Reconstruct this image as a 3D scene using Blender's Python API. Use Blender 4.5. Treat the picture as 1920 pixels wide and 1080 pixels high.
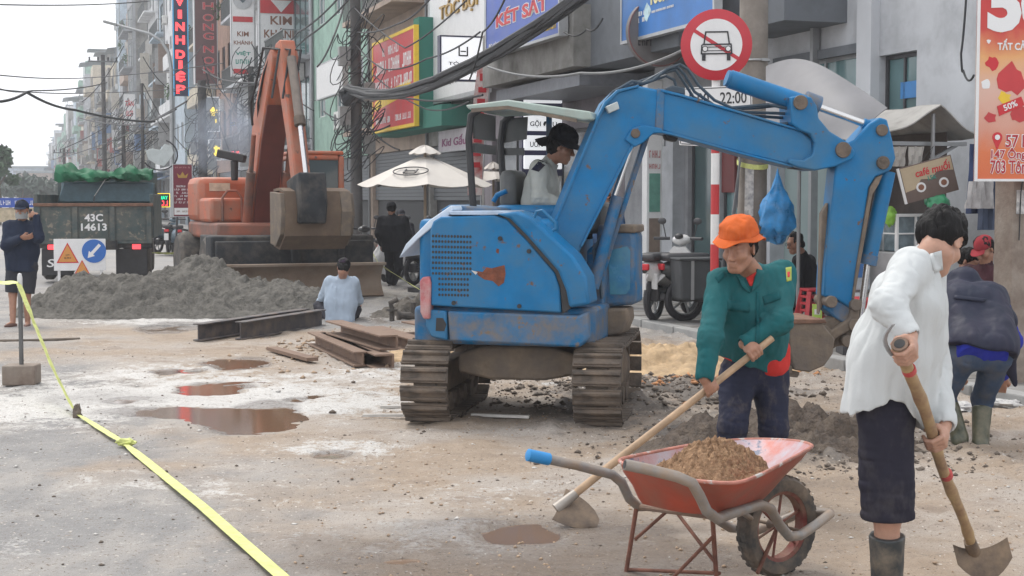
import bpy, math, random
import numpy as np
from mathutils import Vector, Matrix

for _o in list(bpy.data.objects):
    bpy.data.objects.remove(_o)
SC = bpy.context.scene
COL = SC.collection
PI = math.pi
RND = random.Random(7)
R = math.radians

# ---------------------------------------------------------------- camera, sky, sun, exposure
FOC, CAMH, HZ = 2800.0, 1.65, 372.0
PITCH = math.atan((540 - HZ) / FOC)
cam_d = bpy.data.cameras.new('camera')
cam_d.sensor_width = 36.0
cam_d.lens = 36.0 * FOC / 1920.0
cam_d.clip_start = 0.1
cam_d.clip_end = 5000
cam = bpy.data.objects.new('camera', cam_d)
COL.objects.link(cam)
cam.location = (0, 0, CAMH)
cam.rotation_euler = (PI / 2 - PITCH, 0, 0)
SC.camera = cam

SUN_EL, SUN_AZ = R(58), R(-35)
world = bpy.data.worlds.new('World')
SC.world = world
world.use_nodes = True
_n, _l = world.node_tree.nodes, world.node_tree.links
_n.clear()
_out = _n.new('ShaderNodeOutputWorld')
_bg = _n.new('ShaderNodeBackground')
_sky = _n.new('ShaderNodeTexSky')
_sky.sky_type = 'NISHITA'
_sky.sun_disc = False
_sky.sun_elevation = SUN_EL
_sky.sun_rotation = SUN_AZ
_sky.air_density = 1.0
_sky.dust_density = 3.0
_sky.ozone_density = 1.0
_hs = _n.new('ShaderNodeHueSaturation')
_hs.inputs['Saturation'].default_value = 0.16
_mx = _n.new('ShaderNodeMix'); _mx.data_type = 'RGBA'
_mx.inputs[0].default_value = 0.8            # thick overcast: the cloud deck evens the dome out
_mx.inputs[7].default_value = (10.6, 10.8, 11.2, 1)
_l.new(_sky.outputs[0], _hs.inputs['Color'])
_l.new(_hs.outputs[0], _mx.inputs[6])
_l.new(_mx.outputs[2], _bg.inputs[0])
_l.new(_bg.outputs[0], _out.inputs[0])
_bg.inputs[1].default_value = 0.105

sun_d = bpy.data.lights.new('sun', 'SUN')
sun_d.energy = 1.5
sun_d.angle = R(25)
sun_d.color = (1.0, 0.94, 0.85)
sun = bpy.data.objects.new('sun', sun_d)
COL.objects.link(sun)
sun.rotation_euler = Vector((math.sin(SUN_AZ) * math.cos(SUN_EL), math.cos(SUN_AZ) * math.cos(SUN_EL), math.sin(SUN_EL))).to_track_quat('Z', 'Y').to_euler()

SC.view_settings.view_transform = 'Standard'
SC.view_settings.look = 'None'
SC.view_settings.exposure = 0.5
SC.view_settings.gamma = 1.0
SC.view_settings.use_curve_mapping = False
SC.cycles.use_denoising = True
SC.cycles.max_bounces = 6
SC.cycles.diffuse_bounces = 2
SC.cycles.glossy_bounces = 3
SC.cycles.transparent_max_bounces = 8
SC.cycles.volume_bounces = 1
SC.cycles.sample_clamp_indirect = 4

# ---------------------------------------------------------------- picture / street geometry helpers
def ray(px, py):
    a, b = (px - 960) / FOC, (540 - py) / FOC
    c, s = math.cos(PITCH), math.sin(PITCH)
    return np.array([a, c + b * s, -s + b * c])

def at(px, py, Y):
    d = ray(px, py)
    return np.array([0, 0, CAMH]) + d * (Y / d[1])

def G(px, py, z=0.0):
    d = ray(px, py)
    return np.array([0, 0, CAMH]) + d * ((z - CAMH) / d[2])

U = np.array([-0.306, 0.952, 0.0]); U /= np.linalg.norm(U)      # along the street, away from the camera
N = np.array([U[1], -U[0], 0.0])                                # across it, towards the shop fronts
ANG_FRONT = math.atan2(-N[0], N[1])                             # local -y looks at the street
ANG_PROJ = math.atan2(-U[0], U[1])                              # local -y looks back along the street

def st(s, t, z=0.0):
    p = N * s + U * t
    return np.array([p[0], p[1], z])

def fpt(px, py, s):
    d = ray(px, py); k = s / float(np.dot(d, N))
    return np.array([0, 0, CAMH]) + d * k

def ppt(px, py, t):
    d = ray(px, py); k = t / float(np.dot(d, U))
    return np.array([0, 0, CAMH]) + d * k

def S_of(p): return float(np.dot(p, N))
def T_of(p): return float(np.dot(p, U))

class Plane:
    """vertical plane through o along direction ang; px() gives (along, z) of a picture point on it"""
    def __init__(self, o, ang):
        self.o = np.array([o[0], o[1], 0.0]); self.d = np.array([math.cos(ang), math.sin(ang), 0]); self.n = np.array([-math.sin(ang), math.cos(ang), 0]); self.ang = ang
    def px(self, x, y, off=0.0):
        d = ray(x, y); c = np.array([0, 0, CAMH])
        k = (np.dot(self.o, self.n) + off - np.dot(c, self.n)) / np.dot(d, self.n)
        p = c + d * k
        return (float(np.dot(p - self.o, self.d)), float(p[2]))

# ---------------------------------------------------------------- numpy noise
def _hash(ix, iy, iz, seed):
    h = (ix * 374761393 + iy * 668265263 + iz * 2147483647 + seed * 1274126177) & 0xFFFFFFFF
    h = ((h ^ (h >> 13)) * 1274126177) & 0xFFFFFFFF
    h = h ^ (h >> 16)
    return (h & 0xFFFF).astype(np.float32) / 32767.5 - 1.0

def vnoise(p, seed=0):
    p = np.asarray(p, dtype=np.float64)
    if p.shape[-1] == 2:
        p = np.concatenate([p, np.zeros(p.shape[:-1] + (1,))], -1)
    i = np.floor(p).astype(np.int64); f = (p - i).astype(np.float32)
    f = f * f * f * (f * (f * 6 - 15) + 10)
    x, y, z = i[..., 0], i[..., 1], i[..., 2]
    fx, fy, fz = f[..., 0], f[..., 1], f[..., 2]
    def L(a, b, t): return a + (b - a) * t
    c = [_hash(x + a, y + b, z + d, seed) for d in (0, 1) for b in (0, 1) for a in (0, 1)]
    return L(L(L(c[0], c[1], fx), L(c[2], c[3], fx), fy), L(L(c[4], c[5], fx), L(c[6], c[7], fx), fy), fz)

def fbm(p, octv=4, seed=0, gain=0.5, lac=2.03):
    p = np.asarray(p, dtype=np.float64); a, s = 1.0, 0.0
    for k in range(octv):
        s = s + a * vnoise(p, seed + k * 17); p = p * lac + 3.7; a *= gain
    return s

# ---------------------------------------------------------------- mesh builder
class MB:
    def __init__(self): self.v = []; self.f = []
    def add(self, v, f, M=None):
        b = len(self.v)
        if M is not None: v = [tuple(M @ Vector(q)) for q in v]
        self.v += [tuple(float(c) for c in q) for q in v]; self.f += [tuple(b + i for i in q) for q in f]
        return self
    def box(self, c, s, rz=0.0, M=None):
        x, y, z = s[0] / 2, s[1] / 2, s[2] / 2; co, si = math.cos(rz), math.sin(rz)
        v = []
        for dz in (-z, z):
            for dx, dy in ((-x, -y), (x, -y), (x, y), (-x, y)):
                v.append((c[0] + dx * co - dy * si, c[1] + dx * si + dy * co, c[2] + dz))
        return self.add(v, [(3, 2, 1, 0), (4, 5, 6, 7), (0, 1, 5, 4), (1, 2, 6, 5), (2, 3, 7, 6), (3, 0, 4, 7)], M)
    def bar(self, a, b, w, h=None, up=(0, 0, 1)):
        """box from a to b, w across, h along up"""
        h = h or w; a, b = Vector(a), Vector(b); d = (b - a); L = d.length; d.normalize()
        u = Vector(up); s = d.cross(u)
        if s.length < 1e-4: s = d.cross(Vector((1, 0, 0)))
        s.normalize(); u = s.cross(d)
        v = []
        for p in (a, b):
            for i, j in ((-1, -1), (1, -1), (1, 1), (-1, 1)):
                v.append(p + s * (i * w / 2) + u * (j * h / 2))
        return self.add(v, [(0, 1, 2, 3), (7, 6, 5, 4), (0, 4, 5, 1), (1, 5, 6, 2), (2, 6, 7, 3), (3, 7, 4, 0)])
    def prism(self, pts, y0, y1, axes='xz', M=None):
        """polygon in a plane, extruded along the remaining axis"""
        pts = list(pts); n = len(pts)
        ar = sum(pts[i][0] * pts[(i + 1) % n][1] - pts[(i + 1) % n][0] * pts[i][1] for i in range(n))
        if ar < 0: pts.reverse()
        def mk(a, b, c):
            if axes == 'xz': return (a, c, b)
            if axes == 'xy': return (a, b, c)
            return (c, a, b)
        v = [mk(a, b, y0) for a, b in pts] + [mk(a, b, y1) for a, b in pts]
        f = [tuple(range(n)), tuple(range(2 * n - 1, n - 1, -1))] + [(i, i + n, (i + 1) % n + n, (i + 1) % n) for i in range(n)]
        if axes != 'xz' : f = [tuple(reversed(q)) for q in f]
        return self.add(v, f, M)
    def tube(self, path, r, n=8, cap=True, close=False):
        P = [Vector(p) for p in path]; m = len(P)
        rr = r if hasattr(r, '__len__') else [r] * m
        T = []
        for i in range(m):
            if close: d = P[(i + 1) % m] - P[i - 1]
            else: d = P[min(i + 1, m - 1)] - P[max(i - 1, 0)]
            T.append(d.normalized() if d.length > 1e-9 else Vector((0, 0, 1)))
        a = T[0].orthogonal().normalized(); v = []
        for i in range(m):
            a = (a - T[i] * a.dot(T[i]))
            a = a.normalized() if a.length > 1e-6 else T[i].orthogonal().normalized()
            b = T[i].cross(a)
            for k in range(n):
                t = 2 * PI * k / n
                v.append(P[i] + (a * math.cos(t) + b * math.sin(t)) * rr[i])
        f = []
        for i in range(m if close else m - 1):
            j = (i + 1) % m
            for k in range(n):
                l = (k + 1) % n
                f.append((i * n + k, i * n + l, j * n + l, j * n + k))
        if cap and not close:
            f.append(tuple(range(n - 1, -1, -1))); f.append(tuple(range((m - 1) * n, m * n)))
        return self.add(v, f)
    def cyl(self, a, b, r, r2=None, n=16):
        return self.tube([a, b], [r, r if r2 is None else r2], n)
    def lathe(self, prof, n=24, M=None, cap=True):
        v = []; m = len(prof)
        for r, z in prof:
            for k in range(n):
                t = 2 * PI * k / n; v.append((r * math.cos(t), r * math.sin(t), z))
        f = [(i * n + k, i * n + (k + 1) % n, (i + 1) * n + (k + 1) % n, (i + 1) * n + k) for i in range(m - 1) for k in range(n)]
        if cap: f += [tuple(range(n - 1, -1, -1)), tuple(range((m - 1) * n, m * n))]
        return self.add(v, f, M)
    def ball(self, c, r, n=14, m=9, M=None):
        r = r if hasattr(r, '__len__') else (r, r, r)
        v = [(c[0], c[1], c[2] - r[2])]
        for i in range(1, m):
            t = -PI / 2 + PI * i / m
            for k in range(n):
                a = 2 * PI * k / n
                v.append((c[0] + r[0] * math.cos(t) * math.cos(a), c[1] + r[1] * math.cos(t) * math.sin(a), c[2] + r[2] * math.sin(t)))
        v.append((c[0], c[1], c[2] + r[2])); f = []
        for k in range(n): f.append((0, 1 + (k + 1) % n, 1 + k))
        for i in range(m - 2):
            for k in range(n):
                l = (k + 1) % n; f.append((1 + i * n + k, 1 + i * n + l, 1 + (i + 1) * n + l, 1 + (i + 1) * n + k))
        e = len(v) - 1
        for k in range(n): f.append((e, 1 + (m - 2) * n + k, 1 + (m - 2) * n + (k + 1) % n))
        return self.add(v, f, M)
    def grid(self, P, thick=0.0, closeu=False):
        """P[i][j] -> points; optional thickness along the normals"""
        P = np.asarray(P, dtype=float); a, b = P.shape[:2]
        f = [(i * b + j, i * b + j + 1, ((i + 1) % a) * b + j + 1, ((i + 1) % a) * b + j) for i in range(a if closeu else a - 1) for j in range(b - 1)]
        v = P.reshape(-1, 3)
        if thick:
            du = np.gradient(P, axis=0); dv = np.gradient(P, axis=1); nn = np.cross(du, dv); nn /= np.maximum(np.linalg.norm(nn, axis=2, keepdims=True), 1e-9)
            Q = (P + nn * thick).reshape(-1, 3); k = len(v)
            f2 = [tuple(k + i for i in reversed(q)) for q in f]
            rim = []
            ed = [(i, 0) for i in range(a)] + [(a - 1, j) for j in range(1, b)] + [(i, b - 1) for i in range(a - 2, -1, -1)] + [(0, j) for j in range(b - 2, 0, -1)]
            if not closeu:
                ids = [i * b + j for i, j in ed]
                for q in range(len(ids)):
                    x, y = ids[q], ids[(q + 1) % len(ids)]; rim.append((x, y, y + k, x + k))
            else:
                for j in (0, b - 1):
                    for i in range(a):
                        x, y = i * b + j, ((i + 1) % a) * b + j; rim.append((x, y, y + k, x + k) if j == 0 else (y, x, x + k, y + k))
            return self.add(list(v) + list(Q), f + f2 + rim)
        return self.add(list(v), f)
    def mesh(self, name, mat, smooth=35):
        me = bpy.data.meshes.new(name)
        me.from_pydata(self.v, [], self.f); me.validate()
        if mat: me.materials.append(mat)
        if smooth:
            me.shade_smooth(); me.set_sharp_from_angle(angle=R(smooth))
        return me
    def build(self, name, mat, parent=None, bevel=0, smooth=35, loc=None, rz=None):
        return link(name, self.mesh(name, mat, smooth), parent, bevel, loc, rz)

def link(name, me, parent=None, bevel=0, loc=None, rz=None):
    o = bpy.data.objects.new(name, me); COL.objects.link(o)
    if parent is not None: o.parent = parent
    if loc is not None: o.location = tuple(float(c) for c in loc)
    if rz is not None: o.rotation_euler = (0, 0, rz)
    if bevel:
        b = o.modifiers.new('bevel', 'BEVEL'); b.width = bevel; b.segments = 2; b.limit_method = 'ANGLE'; b.angle_limit = R(40)
    return o

def tag(o, label=None, cat=None, group=None, kind=None):
    if label: o['label'] = label
    if cat: o['category'] = cat
    if group: o['group'] = group
    if kind: o['kind'] = kind
    return o

def thing(name, label, cat, loc=(0, 0, 0), rz=0.0, group=None):
    o = bpy.data.objects.new(name, None); COL.objects.link(o)
    o.empty_display_size = 0.1
    o.location = tuple(float(c) for c in loc); o.rotation_euler = (0, 0, rz)
    return tag(o, label, cat, group)

KIDS = {}
def copy_tree(o, parent=None):
    c = o.copy(); COL.objects.link(c)
    if parent is not None: c.parent = parent
    for ch in [x for x in COL.objects if x.parent == o]:
        copy_tree(ch, c)
    return c

def np_mesh(name, v, f, mat, smooth=True):
    me = bpy.data.meshes.new(name)
    v = np.ascontiguousarray(v, dtype=np.float32); f = np.ascontiguousarray(f, dtype=np.int32)
    k = f.shape[1]
    me.vertices.add(len(v)); me.vertices.foreach_set('co', v.ravel())
    me.loops.add(f.size); me.loops.foreach_set('vertex_index', f.ravel())
    me.polygons.add(len(f)); me.polygons.foreach_set('loop_start', np.arange(0, f.size, k, dtype=np.int32))
    me.update(calc_edges=True)
    if smooth: me.shade_smooth()
    if mat: me.materials.append(mat)
    return me

# ---------------------------------------------------------------- text
_TC = {}
def text_mesh(s, bold=0.0):
    key = (s, bold)
    if key not in _TC:
        c = bpy.data.curves.new('lettering', 'FONT')
        c.body = s; c.resolution_u = 3; c.offset = bold; c.fill_mode = 'BOTH'; c.extrude = 0.02
        o = bpy.data.objects.new('lettering', c)
        me = bpy.data.meshes.new_from_object(o)
        bpy.data.objects.remove(o)
        co = np.empty(len(me.vertices) * 3, dtype=np.float32); me.vertices.foreach_get('co', co); co = co.reshape(-1, 3)
        _TC[key] = (me, co)
    return _TC[key]

def put_text(parent, s, cx, cz, w, h, mat, y=0.0, bold=0.0, depth=0.006, shear=0.0, name='lettering', tilt=0.0):
    """writes s into the box w x h centred at (cx, cz) on the parent's -y face at y"""
    src, co = text_mesh(s, bold)
    me = src.copy(); me.name = name
    lo, hi = co.min(0), co.max(0); sz = np.maximum(hi - lo, 1e-6)
    q = (co - (lo + hi) / 2) / sz
    x = q[:, 0] * w + q[:, 1] * h * shear; z = q[:, 1] * h
    ct, sn = math.cos(tilt), math.sin(tilt)
    out = np.stack([cx + x * ct - z * sn, y - (q[:, 2] + 0.5) * depth, cz + x * sn + z * ct], 1)
    me.vertices.foreach_set('co', out.astype(np.float32).ravel()); me.update()
    me.materials.clear(); me.materials.append(mat)
    return link(name, me, parent)

# ---------------------------------------------------------------- materials
_M = {}
def mat(name, col, rough=0.6, metal=0.0, var=0.12, scale=6.0, bump=0.0, bscale=40.0, dirt=None, spec=0.5, emit=None, coat=0.0, stretch=None, sss=0.0, wear=None, dist=0.01):
    """dirt / wear = (colour, amount 0..1, scale[, detail])"""
    if name in _M: return _M[name]
    m = bpy.data.materials.new(name); m.use_nodes = True
    nt = m.node_tree; n, l = nt.nodes, nt.links; b = n['Principled BSDF']
    b.inputs['Metallic'].default_value = metal; b.inputs['Specular IOR Level'].default_value = spec
    b.inputs['Roughness'].default_value = rough
    if coat: b.inputs['Coat Weight'].default_value = coat
    tc = n.new('ShaderNodeTexCoord'); src = tc.outputs['Object']
    if stretch:
        mp = n.new('ShaderNodeMapping'); mp.inputs['Scale'].default_value = stretch; l.new(src, mp.inputs[0]); src = mp.outputs[0]
    c = list(col) + [1]
    last = None
    if var:
        nz = n.new('ShaderNodeTexNoise'); nz.inputs['Scale'].default_value = scale; nz.inputs['Detail'].default_value = 5; nz.inputs['Roughness'].default_value = 0.6
        l.new(src, nz.inputs['Vector'])
        rp = n.new('ShaderNodeValToRGB'); rp.color_ramp.elements[0].position = 0.3; rp.color_ramp.elements[1].position = 0.7
        rp.color_ramp.elements[0].color = [max(0, x * (1 - var)) for x in col] + [1]
        rp.color_ramp.elements[1].color = [min(1, x * (1 + var)) for x in col] + [1]
        l.new(nz.outputs[0], rp.inputs[0]); last = rp.outputs[0]
        mr = n.new('ShaderNodeMapRange'); mr.inputs[3].default_value = max(0.03, rough - 0.12); mr.inputs[4].default_value = min(1, rough + 0.12)
        l.new(nz.outputs[0], mr.inputs[0]); l.new(mr.outputs[0], b.inputs['Roughness'])
    for lay in (dirt, wear):
        if not lay: continue
        dc, amt, dsc = lay[:3]
        nz = n.new('ShaderNodeTexNoise'); nz.inputs['Scale'].default_value = dsc; nz.inputs['Detail'].default_value = 8; nz.inputs['Roughness'].default_value = 0.65
        l.new(src, nz.inputs['Vector'])
        rp = n.new('ShaderNodeValToRGB'); e = rp.color_ramp.elements
        w = 0.16 if lay is dirt else 0.025
        ce = 0.5 + (0.5 - amt) * 0.5
        e[0].position = max(0, ce - w); e[1].position = min(1, ce + w); e[0].color = (0, 0, 0, 1); e[1].color = (1, 1, 1, 1)
        l.new(nz.outputs[0], rp.inputs[0])
        mx = n.new('ShaderNodeMix'); mx.data_type = 'RGBA'; l.new(rp.outputs[0], mx.inputs[0])
        if last: l.new(last, mx.inputs[6])
        else: mx.inputs[6].default_value = c
        mx.inputs[7].default_value = list(dc) + [1]; last = mx.outputs[2]
    if last: l.new(last, b.inputs['Base Color'])
    else: b.inputs['Base Color'].default_value = c
    if sss:
        b.inputs['Subsurface Weight'].default_value = sss; b.inputs['Subsurface Radius'].default_value = (0.01, 0.004, 0.002)
    if bump:
        nz = n.new('ShaderNodeTexNoise'); nz.inputs['Scale'].default_value = bscale; nz.inputs['Detail'].default_value = 6; l.new(src, nz.inputs['Vector'])
        bp = n.new('ShaderNodeBump'); bp.inputs['Strength'].default_value = bump; bp.inputs['Distance'].default_value = dist
        l.new(nz.outputs[0], bp.inputs['Height']); l.new(bp.outputs[0], b.inputs['Normal'])
    if emit:
        b.inputs['Emission Color'].default_value = list(emit[0]) + [1]; b.inputs['Emission Strength'].default_value = emit[1]
    _M[name] = m
    return m

def glass_mat(name, col, rough=0.08):
    """dark window glass seen from outside by day: a glossy dark pane"""
    return mat(name, col, rough, 0.0, var=0.25, scale=0.8, spec=0.8)

# ---------------------------------------------------------------- SDF bodies (numpy surface nets)
class SDF:
    def __init__(self, lo, hi, h):
        self.lo = np.array(lo, float); self.h = h
        self.n = np.ceil((np.array(hi, float) - self.lo) / h).astype(int) + 1
        self.f = np.full(self.n, 1.0, dtype=np.float32)
    def _box(self, lo, hi):
        a = np.maximum(np.floor((lo - self.lo) / self.h).astype(int), 0); b = np.minimum(np.ceil((hi - self.lo) / self.h).astype(int) + 1, self.n)
        if np.any(b <= a): return None
        g = [np.arange(a[i], b[i], dtype=np.float32) * self.h + self.lo[i] for i in range(3)]
        X = g[0][:, None, None].astype(np.float32); Y = g[1][None, :, None].astype(np.float32); Z = g[2][None, None, :].astype(np.float32)
        return tuple(slice(a[i], b[i]) for i in range(3)), X, Y, Z
    def _mix(self, sl, d, k, op):
        f = self.f[sl]
        if op == 'add':
            if k > 0:
                h = np.maximum(k - np.abs(f - d), 0) / k; r = np.minimum(f, d) - h * h * k * 0.25
            else: r = np.minimum(f, d)
        else:
            d = -d
            if k > 0:
                h = np.maximum(k - np.abs(f - d), 0) / k; r = np.maximum(f, d) + h * h * k * 0.25
            else: r = np.maximum(f, d)
        self.f[sl] = r
    def cone(self, a, b, ra, rb=None, k=0.02, op='add', flat=None):
        """tapered capsule; flat=(dir, factor) squashes it along dir"""
        rb = ra if rb is None else rb
        a = np.array(a, float); b = np.array(b, float); m = max(ra, rb) + k + 2 * self.h + 0.01
        bx = self._box(np.minimum(a, b) - m, np.maximum(a, b) + m)
        if bx is None: return self
        sl, X, Y, Z = bx
        ab = b - a; L2 = float(ab @ ab) + 1e-12
        px, py, pz = X - a[0], Y - a[1], Z - a[2]
        t = np.clip((px * ab[0] + py * ab[1] + pz * ab[2]) / L2, 0, 1)
        qx, qy, qz = px - t * ab[0], py - t * ab[1], pz - t * ab[2]
        if flat is not None:
            w = np.array(flat[0], float); w /= np.linalg.norm(w); c = (qx * w[0] + qy * w[1] + qz * w[2]); s = 1.0 / flat[1] - 1.0
            qx, qy, qz = qx + c * w[0] * s, qy + c * w[1] * s, qz + c * w[2] * s
        d = np.sqrt(qx * qx + qy * qy + qz * qz) - (ra + (rb - ra) * t)
        self._mix(sl, d.astype(np.float32), k, op); return self
    def ell(self, c, r, ax=None, k=0.02, op='add'):
        """ellipsoid, radii r along the axes ax (rows)"""
        c = np.array(c, float); r = np.array(r, float); m = max(r) + k + 2 * self.h + 0.01
        bx = self._box(c - m, c + m)
        if bx is None: return self
        sl, X, Y, Z = bx
        A = np.eye(3) if ax is None else np.array(ax, float)
        px, py, pz = X - c[0], Y - c[1], Z - c[2]
        u = [(px * A[i][0] + py * A[i][1] + pz * A[i][2]) / r[i] for i in range(3)]
        k0 = np.sqrt(u[0] ** 2 + u[1] ** 2 + u[2] ** 2); k1 = np.sqrt((u[0] / r[0]) ** 2 + (u[1] / r[1]) ** 2 + (u[2] / r[2]) ** 2)
        d = k0 * (k0 - 1.0) / np.maximum(k1, 1e-6)
        self._mix(sl, d.astype(np.float32), k, op); return self
    def path(self, pts, rr, k=0.02, flat=None):
        for i in range(len(pts) - 1): self.cone(pts[i], pts[i + 1], rr[i], rr[i + 1], k, flat=flat)
        return self
    def cut(self, p, nrm, k=0.0):
        """removes what lies on the nrm side of the plane through p"""
        nrm = np.array(nrm, float); nrm /= np.linalg.norm(nrm)
        sl, X, Y, Z = self._box(self.lo - 1, self.lo + self.n * self.h + 1)
        d = (X - p[0]) * nrm[0] + (Y - p[1]) * nrm[1] + (Z - p[2]) * nrm[2]
        self.f = np.maximum(self.f, d.astype(np.float32)); return self
    def noise(self, amp, freq, seed=0, octv=3, ridge=False, where=None):
        idx = np.argwhere(np.abs(self.f) < amp * 2 + self.h * 2)
        p = self.lo + idx * self.h
        q = p * np.array(freq)
        v = fbm(q, octv, seed)
        if ridge: v = 0.55 - np.abs(v) * 1.6
        if where is not None: v = v * where(p)
        self.f[idx[:, 0], idx[:, 1], idx[:, 2]] += (amp * v).astype(np.float32); return self
    def mesh(self, name, mt):
        f = self.f; h = self.h; s = f < 0
        c = np.zeros(np.array(f.shape) - 1, dtype=np.int8)
        for dx in (0, 1):
            for dy in (0, 1):
                for dz in (0, 1):
                    c += s[dx:f.shape[0] - 1 + dx, dy:f.shape[1] - 1 + dy, dz:f.shape[2] - 1 + dz]
        act = (c > 0) & (c < 8); ci = np.argwhere(act)
        if not len(ci): return None
        idx = np.full(c.shape, -1, dtype=np.int32); idx[act] = np.arange(len(ci), dtype=np.int32)
        pos = np.zeros((len(ci), 3), dtype=np.float32); cnt = np.zeros(len(ci), dtype=np.float32)
        cor = {(a, b, d): f[ci[:, 0] + a, ci[:, 1] + b, ci[:, 2] + d] for a in (0, 1) for b in (0, 1) for d in (0, 1)}
        for o in cor:
            for ax in range(3):
                if o[ax]: continue
                e = list(o); e[ax] = 1; fa, fb = cor[o], cor[tuple(e)]
                x = (fa < 0) != (fb < 0)
                t = np.where(x, fa / np.where(x, fa - fb, 1), 0)
                for j in range(3): pos[:, j] += x * (o[j] + (t if j == ax else 0))
                cnt += x
        V = self.lo + (ci + pos / np.maximum(cnt, 1)[:, None]) * h
        Q = []
        for ax in range(3):
            a0 = [slice(None)] * 3; a1 = [slice(None)] * 3; a0[ax] = slice(0, -1); a1[ax] = slice(1, None)
            e = np.argwhere(s[tuple(a0)] != s[tuple(a1)])
            o1, o2 = (ax + 1) % 3, (ax + 2) % 3
            ok = (e[:, o1] > 0) & (e[:, o2] > 0) & (e[:, o1] < c.shape[o1]) & (e[:, o2] < c.shape[o2]); e = e[ok]
            def cell(d1, d2):
                q = e.copy(); q[:, o1] -= d1; q[:, o2] -= d2; return idx[q[:, 0], q[:, 1], q[:, 2]]
            q = np.stack([cell(1, 1), cell(0, 1), cell(0, 0), cell(1, 0)], 1)
            neg = s[e[:, 0], e[:, 1], e[:, 2]]
            q[~neg] = q[~neg][:, ::-1]
            Q.append(q[(q >= 0).all(1)])
        return np_mesh(name, V, np.concatenate(Q), mt)
    def build(self, name, mt, parent=None):
        me = self.mesh(name, mt)
        return link(name, me, parent) if me else None
# ================================================================ THE SETTING: ground, road, pavement
C_TAN, C_GREY, C_WHITE, C_MUD = (0.40, 0.30, 0.215), (0.235, 0.235, 0.24), (0.60, 0.585, 0.57), (0.12, 0.10, 0.085)

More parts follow.
